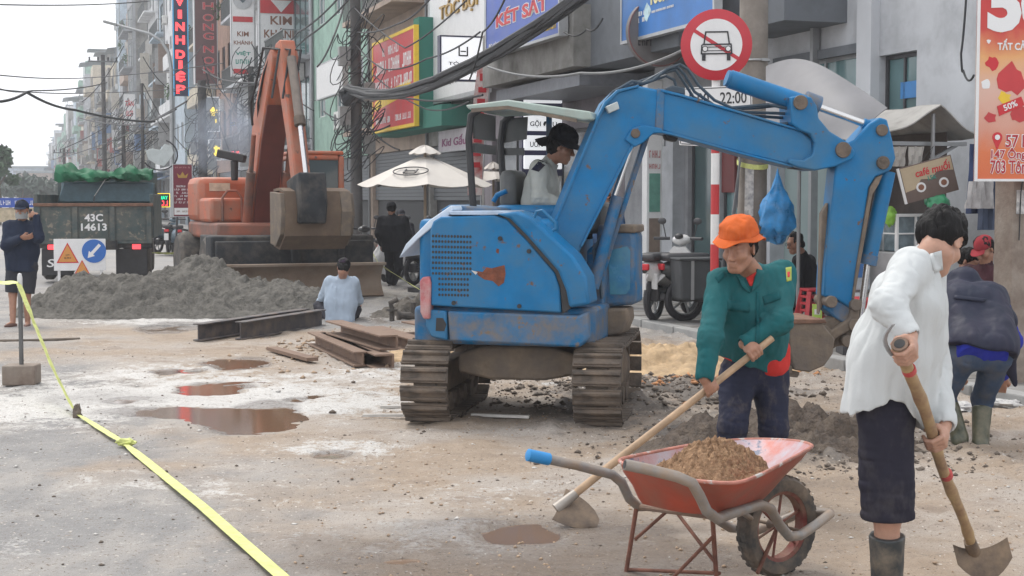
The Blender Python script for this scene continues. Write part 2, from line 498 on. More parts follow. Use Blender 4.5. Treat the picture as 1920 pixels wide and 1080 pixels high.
def ground_mat():
    m = bpy.data.materials.new('worn site ground'); m.use_nodes = True
    nt = m.node_tree; n, l = nt.nodes, nt.links; b = n['Principled BSDF']
    tc = n.new('ShaderNodeTexCoord').outputs['Object']
    def noise(sc, det=6, rg=0.6, st=None):
        x = n.new('ShaderNodeTexNoise'); x.inputs['Scale'].default_value = sc; x.inputs['Detail'].default_value = det; x.inputs['Roughness'].default_value = rg
        s = tc
        if st:
            mp = n.new('ShaderNodeMapping'); mp.inputs['Scale'].default_value = st; l.new(tc, mp.inputs[0]); s = mp.outputs[0]
        l.new(s, x.inputs['Vector']); return x.outputs[0]
    def ramp(v, a, bb, ca=(0, 0, 0, 1), cb=(1, 1, 1, 1)):
        r = n.new('ShaderNodeValToRGB'); r.color_ramp.elements[0].position = a; r.color_ramp.elements[1].position = bb
        r.color_ramp.elements[0].color = ca; r.color_ramp.elements[1].color = cb; l.new(v, r.inputs[0]); return r.outputs[0]
    def mix(f, a, bb):
        x = n.new('ShaderNodeMix'); x.data_type = 'RGBA'; l.new(f, x.inputs[0])
        for v, i in ((a, 6), (bb, 7)):
            if isinstance(v, tuple): x.inputs[i].default_value = v + (1,)
            else: l.new(v, x.inputs[i])
        return x.outputs[2]
    def math_(op, a, bb):
        x = n.new('ShaderNodeMath'); x.operation = op
        for v, i in ((a, 0), (bb, 1)):
            if isinstance(v, (int, float)): x.inputs[i].default_value = v
            else: l.new(v, x.inputs[i])
        return x.outputs[0]
    def att(nm):
        x = n.new('ShaderNodeAttribute'); x.attribute_name = nm; return x.outputs['Fac']
    big, mid, fine, grit = noise(0.9), noise(5, 8, 0.7), noise(28, 8, 0.7), noise(110, 4, 0.7)
    def edge(a, nz, w=0.12, amt=0.9):      # attribute broken up by noise
        return ramp(math_('ADD', a, math_('MULTIPLY', math_('SUBTRACT', nz, 0.5), amt)), 0.5 - w, 0.5 + w)
    grey = mix(ramp(mid, 0.3, 0.7), (0.19, 0.187, 0.187), (0.285, 0.278, 0.272))
    grey = mix(ramp(noise(1.7, 6, 0.6, (1, 0.45, 1)), 0.45, 0.62), grey, (0.36, 0.335, 0.31))
    grey = mix(ramp(grit, 0.52, 0.7), grey, (0.36, 0.35, 0.34))
    tan = mix(ramp(mid, 0.28, 0.72), (0.29, 0.222, 0.163), (0.385, 0.307, 0.237))
    tan = mix(ramp(fine, 0.56, 0.74), tan, (0.27, 0.19, 0.13))
    tan = mix(ramp(big, 0.42, 0.62), tan, (0.39, 0.345, 0.305))
    tan = mix(ramp(noise(2.6, 8, 0.7, (0.5, 1, 1)), 0.55, 0.7), tan, (0.24, 0.185, 0.145))
    whi = mix(ramp(fine, 0.35, 0.7), (0.66, 0.65, 0.63), (0.47, 0.45, 0.43))
    mud = mix(ramp(fine, 0.3, 0.7), (0.10, 0.088, 0.078), (0.19, 0.165, 0.145))
    c = mix(edge(att('sand'), mid, 0.3), grey, tan)
    c = mix(edge(att('mud'), mid), c, mud)
    lump = math_('ADD', math_('MULTIPLY', mid, 0.55), math_('MULTIPLY', fine, 0.45))
    c = mix(edge(att('white'), lump, 0.14, 3.2), c, whi)
    c = mix(ramp(noise(170, 3, 0.6), 0.58, 0.66), c, (0.17, 0.145, 0.125))
    c = mix(ramp(noise(9, 9, 0.75), 0.58, 0.68), c, (0.21, 0.18, 0.155))
    # dark crumbs and pale flecks trodden into the surface
    c = mix(ramp(noise(48, 3, 0.5), 0.64, 0.68), c, (0.15, 0.11, 0.085))
    c = mix(ramp(noise(37, 2, 0.5), 0.68, 0.71), c, (0.55, 0.5, 0.45))
    wet = edge(att('wet'), mid, 0.2)
    dk = n.new('ShaderNodeMix'); dk.data_type = 'RGBA'; dk.blend_type = 'MULTIPLY'; l.new(wet, dk.inputs[0]); l.new(c, dk.inputs[6]); dk.inputs[7].default_value = (0.56, 0.54, 0.53, 1)
    l.new(dk.outputs[2], b.inputs['Base Color'])
    l.new(mix(wet, (0.72, 0.72, 0.72), (0.26, 0.26, 0.26)), b.inputs['Roughness'])
    b.inputs['Specular IOR Level'].default_value = 0.35
    bp = n.new('ShaderNodeBump'); bp.inputs['Strength'].default_value = 0.75; bp.inputs['Distance'].default_value = 0.02
    l.new(math_('ADD', math_('ADD', fine, math_('MULTIPLY', mid, 0.6)), math_('MULTIPLY', grit, 0.35)), bp.inputs['Height']); l.new(bp.outputs[0], b.inputs['Normal'])
    return m

def sstep(a, b, x):
    t = np.clip((x - a) / (b - a), 0, 1); return t * t * (3 - 2 * t)

# (px, py, half width px, half height px) of every puddle in the photograph
PUD = [(478, 776, 74, 32), (330, 771, 150, 10), (405, 726, 66, 13), (445, 680, 62, 13), (236, 750, 46, 9), (553, 749, 24, 6), (592, 743, 20, 5),
       (627, 851, 40, 8), (985, 1002, 100, 26), (320, 613, 62, 12), (760, 1046, 66, 15), (315, 695, 36, 6), (365, 696, 24, 4)]
PW = []
for (a, b_, w, h) in PUD:
    c = G(a, b_); PW.append((c[0], c[1], w * c[1] / FOC, h * c[1] ** 2 / (CAMH * FOC)))

HEAP = {}
def blob(x, y, cx, cy, rx, ry, p=2.0):
    return np.exp(-(((x - cx) / rx) ** 2 + ((y - cy) / ry) ** 2) ** (p / 2))

def ground_fields(x, y):
    p2 = np.stack([x, y], -1)
    n1, n2, n3 = fbm(p2 * 0.9, 4, 3), fbm(p2 * 4.0, 4, 9), fbm(p2 * 14.0, 3, 21)
    sand = sstep(-1.5, 1.3, x + 0.98 + 0.40 * (y - 6.5) + 0.7 * n1) * (1 - sstep(17.0, 19.5, y + 0.8 * n1 + 0.25 * x))
    white = 1.05 * blob(x, y, -2.9, 13.2, 2.1, 2.0) + 0.95 * blob(x, y, -4.2, 11.6, 1.6, 0.9) + 0.9 * blob(x, y, -4.9, 20.0, 2.2, 0.7) + 0.55 * blob(x, y, -1.7, 11.6, 1.0, 0.8)
    white += 0.62 * blob(x, y, -1.15, 9.6, 0.6, 0.5) + 0.55 * blob(x, y, -0.3, 7.2, 0.9, 0.5) + 0.5 * blob(x, y, -1.9, 8.3, 0.9, 0.7) + 0.5 * blob(x, y, -2.6, 7.0, 0.8, 0.5) + 0.42 * blob(x, y, -0.2, 8.4, 0.9, 0.6)
    white += 0.5 * blob(x, y, -1.6, 16.8, 0.9, 0.7) + 0.5 * blob(x, y, 0.6, 13.6, 0.8, 0.8)
    white = white * (0.8 + 0.45 * n1)
    mud = 0.95 * blob(x, y, 1.75, 9.9, 0.95, 0.9) + 0.7 * blob(x, y, 1.35, 12.6, 1.5, 1.4) + 0.55 * blob(x, y, -1.2, 19.6, 1.6, 1.2) + 0.35 * blob(x, y, 0.2, 11.0, 1.0, 0.9)
    mud = np.clip(mud + 0.15 * n2, 0, 1)
    wet = (1.0 * blob(x, y, 0.15, 7.05, 1.5, 0.75) + 0.8 * blob(x, y, -0.2, 6.3, 1.2, 0.6) + 0.5 * blob(x, y, 1.2, 8.6, 1.6, 0.7) + 0.6 * blob(x, y, -3.2, 12.3, 1.6, 0.9)) * (0.8 + 0.6 * n1)
    z = 0.006 * n2 + 0.012 * n1 + 0.003 * n3
    rough = np.clip(sstep(-0.3, 1.6, x + 0.25 * (y - 11)) * sstep(4, 9, y), 0, 1)
    z += rough * (0.018 * np.abs(n2) + 0.010 * n3) + 0.05 * mud * np.abs(n2) + 0.02 * mud
    z = np.maximum(z, -0.006 + 0.003 * n3)
    # crawler imprint left behind the tracks
    u1 = (x - 0.127) * 0.169 + (y - 11.46) * 0.986; v1 = (x - 0.127) * 0.986 - (y - 11.46) * 0.169
    for c1 in (-0.625, 0.625):
        lane = sstep(0.21, 0.15, np.abs(v1 - c1 + 0.05 * np.sin(u1 * 1.3))) * sstep(-4.6, -3.2, u1) * sstep(-0.7, -1.0, u1); z = z + lane * (0.011 * np.sin(u1 * 2 * PI / 0.13) - 0.008)
    for (cx, cy, rx, ry) in PW:
        rx, ry = 0.74 * rx, 0.68 * ry; d = ((x - cx) / rx) ** 2 + ((y - cy) / ry) ** 2
        m = sstep(1.5, 0.2, np.sqrt(d) + 0.55 * n1 + 0.6 * fbm(p2 * np.array([1.6, 2.6]), 3, 77) + 0.3 * fbm(p2 * np.array([5, 9]), 3, 78))
        z = z * (1 - m) - 0.030 * m; wet = np.maximum(wet, sstep(1.9, 0.9, np.sqrt(d) + 0.3 * n1))
        white = white * (1 - 0.8 * m); mud = np.maximum(mud, 0.8 * m)
    return z, sand, white, mud, np.clip(wet, 0, 1)

GM = ground_mat()
gx = np.arange(-10.2, 6.6, 0.042); gy = np.concatenate([np.arange(4.2, 15, 0.042), np.arange(15, 27.6, 0.07)])
GX, GY = np.meshgrid(gx, gy, indexing='ij')
S_ = GX * N[0] + GY * N[1]
gz, gs, gw, gm, gt = ground_fields(GX, GY)
a_, b_ = GX.shape
ii = np.arange(a_ * b_).reshape(a_, b_)
ff = np.stack([ii[:-1, :-1], ii[1:, :-1], ii[1:, 1:], ii[:-1, 1:]], -1).reshape(-1, 4)
me = np_mesh('ground', np.stack([GX, GY, gz], -1).reshape(-1, 3), ff, GM)
for nm, arr in (('sand', gs), ('white', gw), ('mud', gm), ('wet', gt)):
    at_ = me.attributes.new(nm, 'FLOAT', 'POINT'); at_.data.foreach_set('value', np.clip(arr, 0, 1).astype(np.float32).ravel())
ground = link('ground', me); tag(ground, kind='structure', label='sandy muddy torn up road surface with cement stains')

def ground_z(x, y):
    return float(ground_fields(np.array([[x]], float), np.array([[y]], float))[0][0, 0])

M_ROAD = mat('far asphalt', (0.27, 0.27, 0.275), 0.85, var=0.2, scale=0.7, bump=0.3, bscale=60, dirt=((0.36, 0.34, 0.32), 0.5, 0.25))
rb = MB(); rb.add([(-900, -60, -0.06), (900, -60, -0.06), (900, 3000, -0.06), (-900, 3000, -0.06)], [(0, 1, 2, 3)])
tag(rb.build('road', M_ROAD, smooth=0), kind='structure', label='grey city street running away to the horizon')

# pavement: grey concrete slabs with a real kerb
M_PAVE = mat('pavement concrete', (0.25, 0.25, 0.25), 0.8, var=0.22, scale=2.5, bump=0.35, bscale=30, dirt=((0.15, 0.14, 0.13), 0.4, 1.1))
M_KERB = mat('kerb stone', (0.3, 0.3, 0.295), 0.8, var=0.2, scale=3, bump=0.3, bscale=30)
SK = 7.35
pv = MB(); a = st(SK + 0.16, -10, 0.085); b = st(SK + 0.16, 900, 0.085); c = st(30, 900, 0.085); d = st(30, -10, 0.085)
pv.add([a, b, c, d], [(3, 2, 1, 0)])
pave = pv.build('pavement', M_PAVE, smooth=0); tag(pave, kind='structure', label='grey concrete pavement along the shop fronts')
M_SLAB = mat('paving slab', (0.27, 0.268, 0.265), 0.8, var=0.2, scale=1.8, bump=0.35, bscale=26, dirt=((0.14, 0.125, 0.11), 0.45, 1.3))
sl = MB(); sl.box((0, 0, 0), (0.585, 0.585, 0.03)); slm = sl.mesh('paving_slab', M_SLAB, 0)
for i in range(4):
    for j in range(44):
        s_, t_ = SK + 0.47 + i * 0.6, 9.5 + j * 0.6
        o = link('paving_slab', slm, pave); p = st(s_, t_, 0.085 + RND.uniform(-0.002, 0.006)); o.location = tuple(p)
        o.rotation_euler = (RND.uniform(-0.008, 0.008), RND.uniform(-0.008, 0.008), ANG_PROJ + RND.uniform(-0.01, 0.01))
kb = MB(); kb.box((0, 0, 0.0), (0.16, 0.97, 0.22)); kbm = kb.mesh('kerb_stone', M_KERB, 0)
for j in range(40):
    o = link('kerb_stone', kbm, pave, bevel=0.012); o.location = tuple(st(SK + 0.075, 9 + j, 0.0 + RND.uniform(-0.004, 0.006))); o.rotation_euler = (0, 0, ANG_PROJ)

M_WATER = mat('muddy puddle water', (0.17, 0.105, 0.065), 0.09, var=0.0, spec=0.5)
for k, (cx, cy, rx, ry) in enumerate(PW):
    w = MB(); q = 28; w.add([(cx + 1.7 * rx * math.cos(2 * PI * i / q), cy + 1.7 * ry * math.sin(2 * PI * i / q), -0.0125 - 0.0004 * k) for i in range(q)], [tuple(range(q))])
    tag(w.build('puddle', M_WATER, smooth=0), kind='structure', label='shallow muddy rain puddle in the road')

# ---------------------------------------------------------------- loose crumbs (uncountable)
def scatter(name, label, m, n, region, rmin, rmax, seed, flat=0.6):
    rg = np.random.RandomState(seed); V = []; Fc = []
    base = np.array([(1, 0, 0), (0, 1, 0), (-1, 0, 0), (0, -1, 0), (0, 0, 1), (0, 0, -1)], float)
    fo = np.array([(0, 1, 4), (1, 2, 4), (2, 3, 4), (3, 0, 4), (1, 0, 5), (2, 1, 5), (3, 2, 5), (0, 3, 5)])
    P = region(rg, n)
    Z = ground_fields(P[:, 0][:, None], P[:, 1][:, None])[0][:, 0]
    r = rmin * (rmax / rmin) ** (rg.rand(n) ** 2.2)
    ang = rg.rand(n) * 6.28
    v = base[None] * (0.6 + 0.8 * rg.rand(n, 6, 1)) * r[:, None, None]; v[:, :, 2] *= flat
    c, s = np.cos(ang)[:, None], np.sin(ang)[:, None]
    x = v[:, :, 0] * c - v[:, :, 1] * s; y = v[:, :, 0] * s + v[:, :, 1] * c
    v = np.stack([x + P[:, 0][:, None], y + P[:, 1][:, None], v[:, :, 2] + Z[:, None] + r[:, None] * 0.2], -1).reshape(-1, 3)
    f = (fo[None] + 6 * np.arange(n)[:, None, None]).reshape(-1, 3)
    o = link(name, np_mesh(name, v, f, m, False)); tag(o, label, kind='stuff'); return o
M_CLOD = mat('tan clods', (0.36, 0.26, 0.18), 0.9, var=0.35, scale=9)
M_CRUMB = mat('dark crumbs', (0.13, 0.105, 0.085), 0.9, var=0.4, scale=9)
def reg_box(x0, x1, y0, y1): return lambda rg, n: np.stack([x0 + (x1 - x0) * rg.rand(n), y0 + (y1 - y0) * rg.rand(n)], 1)
def reg_blob(cx, cy, rx, ry): return lambda rg, n: np.stack([cx + rx * rg.randn(n), cy + ry * rg.randn(n)], 1)
scatter('rubble', 'sandy clods trodden over the site', M_CLOD, 5000, reg_box(-1.0, 4.6, 6.2, 16.5), 0.003, 0.015, 1)
scatter('gravel', 'dark grit scattered on the ground', M_CRUMB, 2000, reg_box(-5.5, 3.6, 6.2, 17.0), 0.003, 0.014, 2)
scatter('rubble', 'broken grey rubble behind the blue excavator', M_CRUMB, 3000, reg_blob(1.15, 13.1, 0.85, 0.9), 0.006, 0.04, 3)
scatter('rubble', 'tan lumps beside the rusty steel', M_CLOD, 1500, reg_blob(-1.5, 16.6, 0.6, 1.0), 0.006, 0.04, 4)
scatter('rubble', 'clods around the mud heap', M_CRUMB, 1700, reg_blob(1.9, 9.8, 0.6, 0.5), 0.006, 0.028, 5)
M_BIT = mat('broken brick bits', (0.42, 0.2, 0.09), 0.85, var=0.4, scale=7)
scatter('rubble', 'orange brick bits behind the right track', M_BIT, 130, reg_blob(1.55, 13.6, 0.5, 0.5), 0.015, 0.06, 6)
M_PALE = mat('pale cement bits', (0.58, 0.56, 0.53), 0.85, var=0.2, scale=7)
scatter('rubble', 'pale cement flakes on the ground', M_PALE, 260, reg_box(-3.5, 4.2, 6.4, 15.0), 0.006, 0.03, 7, 0.4)

# ---------------------------------------------------------------- heaps
def heap(name, label, cat, m, x0, x1, y0, y1, hf, res, amp, freq, seed, base=-0.05, kind=None):
    xs = np.arange(x0, x1, res); ys = np.arange(y0, y1, res); X, Y = np.meshgrid(xs, ys, indexing='ij')
    p = np.stack([X, Y], -1); h = hf(X, Y)
    nz = fbm(p * freq, 5, seed, 0.62); wn = vnoise(p * freq * 2.7, seed + 5)
    z = h * (1 + 0.25 * fbm(p * 1.3, 3, seed + 2)) + amp * nz * sstep(0.0, 0.12, h) + amp * 0.6 * np.abs(wn) * sstep(0, 0.1, h)
    z = np.where(h > 0.01, z, base); z = np.maximum(z, base)
    a, b = X.shape; I = np.arange(a * b).reshape(a, b)
    f = np.stack([I[:-1, :-1], I[1:, :-1], I[1:, 1:], I[:-1, 1:]], -1).reshape(-1, 4)
    keep = (z.reshape(-1)[f] > base + 0.001).any(1); f = f[keep]
    used = np.unique(f); mp = -np.ones(a * b, int); mp[used] = np.arange(len(used))
    V = np.stack([X, Y, z], -1).reshape(-1, 3)[used]; c0 = np.array([(x0 + x1) / 2, (y0 + y1) / 2, 0])
    o = link(name, np_mesh(name, V - c0, mp[f], m)); o.location = tuple(c0); tag(o, label, cat, kind=kind); return o
M_GRAVEL = mat('damp grey gravel', (0.105, 0.1, 0.09), 0.95, var=0.5, scale=18, bump=0.9, bscale=34, dist=0.03, dirt=((0.17, 0.16, 0.145), 0.45, 6), spec=0.2)
def h_pile(x, y):
    return 0.74 * blob(x, y, -4.45, 22.3, 1.25, 1.15, 1.8) + 0.44 * blob(x, y, -5.8, 21.6, 0.85, 0.85, 2) + 0.35 * blob(x, y, -3.1, 21.6, 0.6, 0.8) + 0.25 * blob(x, y, -6.5, 21.3, 0.55, 0.7) + 0.22 * blob(x, y, -4.8, 21.0, 1.4, 0.55) - 0.1
heap('gravel_pile', 'long low heap of dark grey gravel and soil behind the steel beams', 'gravel pile', M_GRAVEL, -8.2, -0.9, 19.5, 24.6, h_pile, 0.03, 0.045, 9.0, 5)
M_SOIL = mat('dark broken soil', (0.095, 0.083, 0.07), 0.9, var=0.4, scale=12, bump=0.9, bscale=30, dist=0.03)
def h_soil(x, y): return 0.36 * blob(x, y, -1.15, 20.9, 0.75, 0.6) + 0.28 * blob(x, y, -0.5, 19.5, 0.5, 0.6) - 0.07
heap('soil_heap', 'low dark soil heap with pipe stubs left of the blue excavator', 'soil heap', M_SOIL, -3.2, 0.7, 18.2, 22, h_soil, 0.035, 0.09, 5.5, 15)
M_MUDH = mat('wet dark mud', (0.068, 0.048, 0.036), 0.7, var=0.45, scale=14, bump=0.9, bscale=40, dist=0.03, dirt=((0.12, 0.09, 0.065), 0.4, 7))
def h_mud(x, y): return 0.25 * blob(x, y, 1.72, 9.9, 0.5, 0.55) + 0.20 * blob(x, y, 2.2, 9.75, 0.5, 0.45) + 0.14 * blob(x, y, 1.2, 9.5, 0.45, 0.5) - 0.05
heap('mud_heap', 'dark wet mud heap around the legs of the orange hat worker', 'mud heap', M_MUDH, 0.3, 3.3, 8.2, 11.4, h_mud, 0.02, 0.055, 8, 25)
M_SAND2 = mat('yellow sand', (0.45, 0.32, 0.19), 0.9, var=0.3, scale=10, bump=0.7, bscale=30)
def h_s(x, y): return 0.2 * blob(x, y, 1.95, 14.4, 0.75, 0.6) + 0.12 * blob(x, y, 1.2, 14.2, 0.5, 0.5) - 0.03
heap('sand_heap', 'low yellow sand heap behind the right hand crawler track', 'sand heap', M_SAND2, 0.2, 3.6, 12.9, 16.2, h_s, 0.03, 0.05, 6, 35)
def h_r(x, y): return 0.07 * blob(x, y, -1.5, 17.4, 0.7, 0.8) + 0.1 * blob(x, y, -0.9, 15.6, 0.5, 0.6) - 0.025
heap('sand_heap', 'thin tan sand heap in front of the crouching man', 'sand heap', M_SAND2, -3.4, 0.5, 14.3, 20, h_r, 0.03, 0.05, 6, 45)
# ================================================================ SHOP HOUSES
def wallmat(name, col, **k):
    kw = dict(rough=0.85, var=0.1, scale=1.2, bump=0.15, bscale=25, dirt=(tuple(c * 0.62 for c in col), 0.32, 1.6)); kw.update(k)
    return mat(name, col, **kw)
W_GREY = wallmat('grey render', (0.36, 0.37, 0.39)); W_LIGHT = wallmat('pale grey render', (0.50, 0.52, 0.55)); W_WHITE = wallmat('white render', (0.66, 0.67, 0.68))
W_TAN = wallmat('tan render', (0.42, 0.33, 0.27)); W_MINT = wallmat('mint render', (0.30, 0.45, 0.38)); W_MAUVE = wallmat('mauve grey render', (0.23, 0.21, 0.23))
W_CREAM = wallmat('cream render', (0.56, 0.50, 0.40)); W_BLUE = wallmat('pale blue render', (0.45, 0.53, 0.60)); W_BROWN = wallmat('brown render', (0.33, 0.22, 0.17)); W_CONC = wallmat('raw concrete', (0.33, 0.325, 0.31), dirt=((0.12, 0.115, 0.105), 0.45, 1.2))
W_DKGREEN = wallmat('dark green boards', (0.03, 0.17, 0.13), dirt=None)
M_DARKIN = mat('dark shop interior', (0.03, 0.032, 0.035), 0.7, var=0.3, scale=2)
M_FRAME = mat('grey aluminium', (0.35, 0.36, 0.37), 0.45, 0.6, var=0.1)
M_FRAMEW = mat('white window frame', (0.65, 0.65, 0.63), 0.5, var=0.1)
M_FRAMED = mat('dark window frame', (0.05, 0.05, 0.055), 0.5, var=0.1)
M_GLASS = glass_mat('dark window glass', (0.035, 0.05, 0.06)); M_GLASST = glass_mat('teal window glass', (0.10, 0.19, 0.20)); M_GLASSB = glass_mat('grey blue window glass', (0.12, 0.16, 0.19))
M_RAIL = mat('balcony rail metal', (0.16, 0.17, 0.17), 0.5, 0.5, var=0.2)
M_SHUT = mat('roller shutter', (0.10, 0.11, 0.12), 0.5, 0.3, var=0.15)
M_RUST = mat('rusty steel', (0.20, 0.11, 0.075), 0.85, 0.2, var=0.35, scale=8, bump=0.4, bscale=60)
M_AC = mat('air conditioner casing', (0.62, 0.62, 0.6), 0.5, var=0.1)
M_LEAF = mat('balcony plant leaves', (0.06, 0.12, 0.04), 0.6, var=0.5, scale=5)
M_ROOF = mat('corrugated roof sheet', (0.24, 0.27, 0.29), 0.6, 0.3, var=0.25, scale=2)
M_TANK = mat('steel water tank', (0.55, 0.56, 0.57), 0.3, 0.8, var=0.1)

def wall_open(x0, x1, z0, z1, ops, y0=0.0, y1=0.2):
    xs = sorted({x0, x1, *[v for o in ops for v in o[:2] if x0 < v < x1]}); zs = sorted({z0, z1, *[v for o in ops for v in o[2:4] if z0 < v < z1]})
    m = MB()
    for i in range(len(xs) - 1):
        j = 0
        while j < len(zs) - 1:
            def solid(j):
                cx, cz = (xs[i] + xs[i + 1]) / 2, (zs[j] + zs[j + 1]) / 2
                return not any(o[0] < cx < o[1] and o[2] < cz < o[3] for o in ops)
            if not solid(j): j += 1; continue
            k = j
            while k + 1 < len(zs) - 1 and solid(k + 1): k += 1
            m.box(((xs[i] + xs[i + 1]) / 2, (y0 + y1) / 2, (zs[j] + zs[k + 1]) / 2), (xs[i + 1] - xs[i], y1 - y0, zs[k + 1] - zs[j])); j = k + 1
    return m

def window(par, x0, x1, z0, z1, fm, gm, nx=2, nz=1, y=0.09, t=0.05, name='window'):
    m = MB(); e = 0.002
    m.box((x0 + t / 2 + e, y, (z0 + z1) / 2), (t, 0.06, z1 - z0 - 2 * e)); m.box((x1 - t / 2 - e, y, (z0 + z1) / 2), (t, 0.06, z1 - z0 - 2 * e))
    m.box(((x0 + x1) / 2, y, z0 + t / 2 + e), (x1 - x0 - 2 * t - 2 * e, 0.058, t)); m.box(((x0 + x1) / 2, y, z1 - t / 2 - e), (x1 - x0 - 2 * t - 2 * e, 0.058, t))
    for i in range(1, nx):
        x = x0 + (x1 - x0) * i / nx; m.box((x, y, (z0 + z1) / 2), (t * 0.8, 0.05, z1 - z0 - 2 * t - 2 * e))
    for i in range(1, nz):
        z = z0 + (z1 - z0) * i / nz; m.box(((x0 + x1) / 2, y, z), (x1 - x0 - 2 * t - 2 * e, 0.046, t * 0.8))
    w = m.build(name, fm, par, smooth=0)
    p = MB()
    p.box(((x0 + x1) / 2, y + 0.005, (z0 + z1) / 2), (x1 - x0 - t, 0.012, z1 - z0 - t)); p.build('pane', gm, w, smooth=0)
    return w

def plant_bits(m, c, r, n, seed, ls=1.0):
    rg = random.Random(seed)
    for _ in range(n):
        v = Vector((rg.gauss(0, 1), rg.gauss(0, 1), rg.gauss(0, 1))).normalized() * (rg.random() ** 0.5)
        p = Vector((c[0] + v.x * r[0], c[1] + v.y * r[1], c[2] + v.z * r[2])); a = Vector((rg.uniform(-1, 1), rg.uniform(-1, 1), rg.uniform(-1, 1))).normalized(); b = a.orthogonal().normalized(); s = rg.uniform(0.05, 0.11) * max(1.0, max(r) / 0.9) * ls
        m.add([p - a * s, p - b * s * 0.6, p + a * s, p + b * s * 0.6], [(0, 1, 2, 3)])

def balcony(par, x0, x1, z, depth, m_slab, style, seed, wm):
    b = MB(); b.box(((x0 + x1) / 2, -depth / 2, z - 0.07), (x1 - x0, depth - 0.004, 0.14)); o = b.build('balcony', m_slab, par, smooth=0)
    if style == 0:
        r = MB()
        for yy, xa, xb in ((-depth + 0.03, x0, x1),): r.bar((xa, yy, z + 0.9), (xb, yy, z + 0.9), 0.05)
        k = int((x1 - x0) / 0.16)
        for i in range(k + 1): x = x0 + 0.03 + (x1 - x0 - 0.06) * i / k; r.bar((x, -depth + 0.03, z), (x, -depth + 0.03, z + 0.88), 0.022)
        for x in (x0 + 0.03, x1 - 0.03):
            r.bar((x, -depth + 0.06, z + 0.9), (x, 0, z + 0.9), 0.04)
            for i in range(1, 5): r.bar((x, -depth * i / 5, z), (x, -depth * i / 5, z + 0.88), 0.02)
        r.build('railing', M_RAIL, o, smooth=0)
    else:
        r = MB(); r.box(((x0 + x1) / 2, -depth + 0.05, z + 0.42), (x1 - x0, 0.1, 0.84)); r.box((x1 - 0.05, -depth / 2 + 0.05, z + 0.42), (0.098, depth - 0.102, 0.838)); r.box((x0 + 0.05, -depth / 2 + 0.05, z + 0.42), (0.098, depth - 0.102, 0.838)); r.build('parapet', wm, o, smooth=0)
    return o

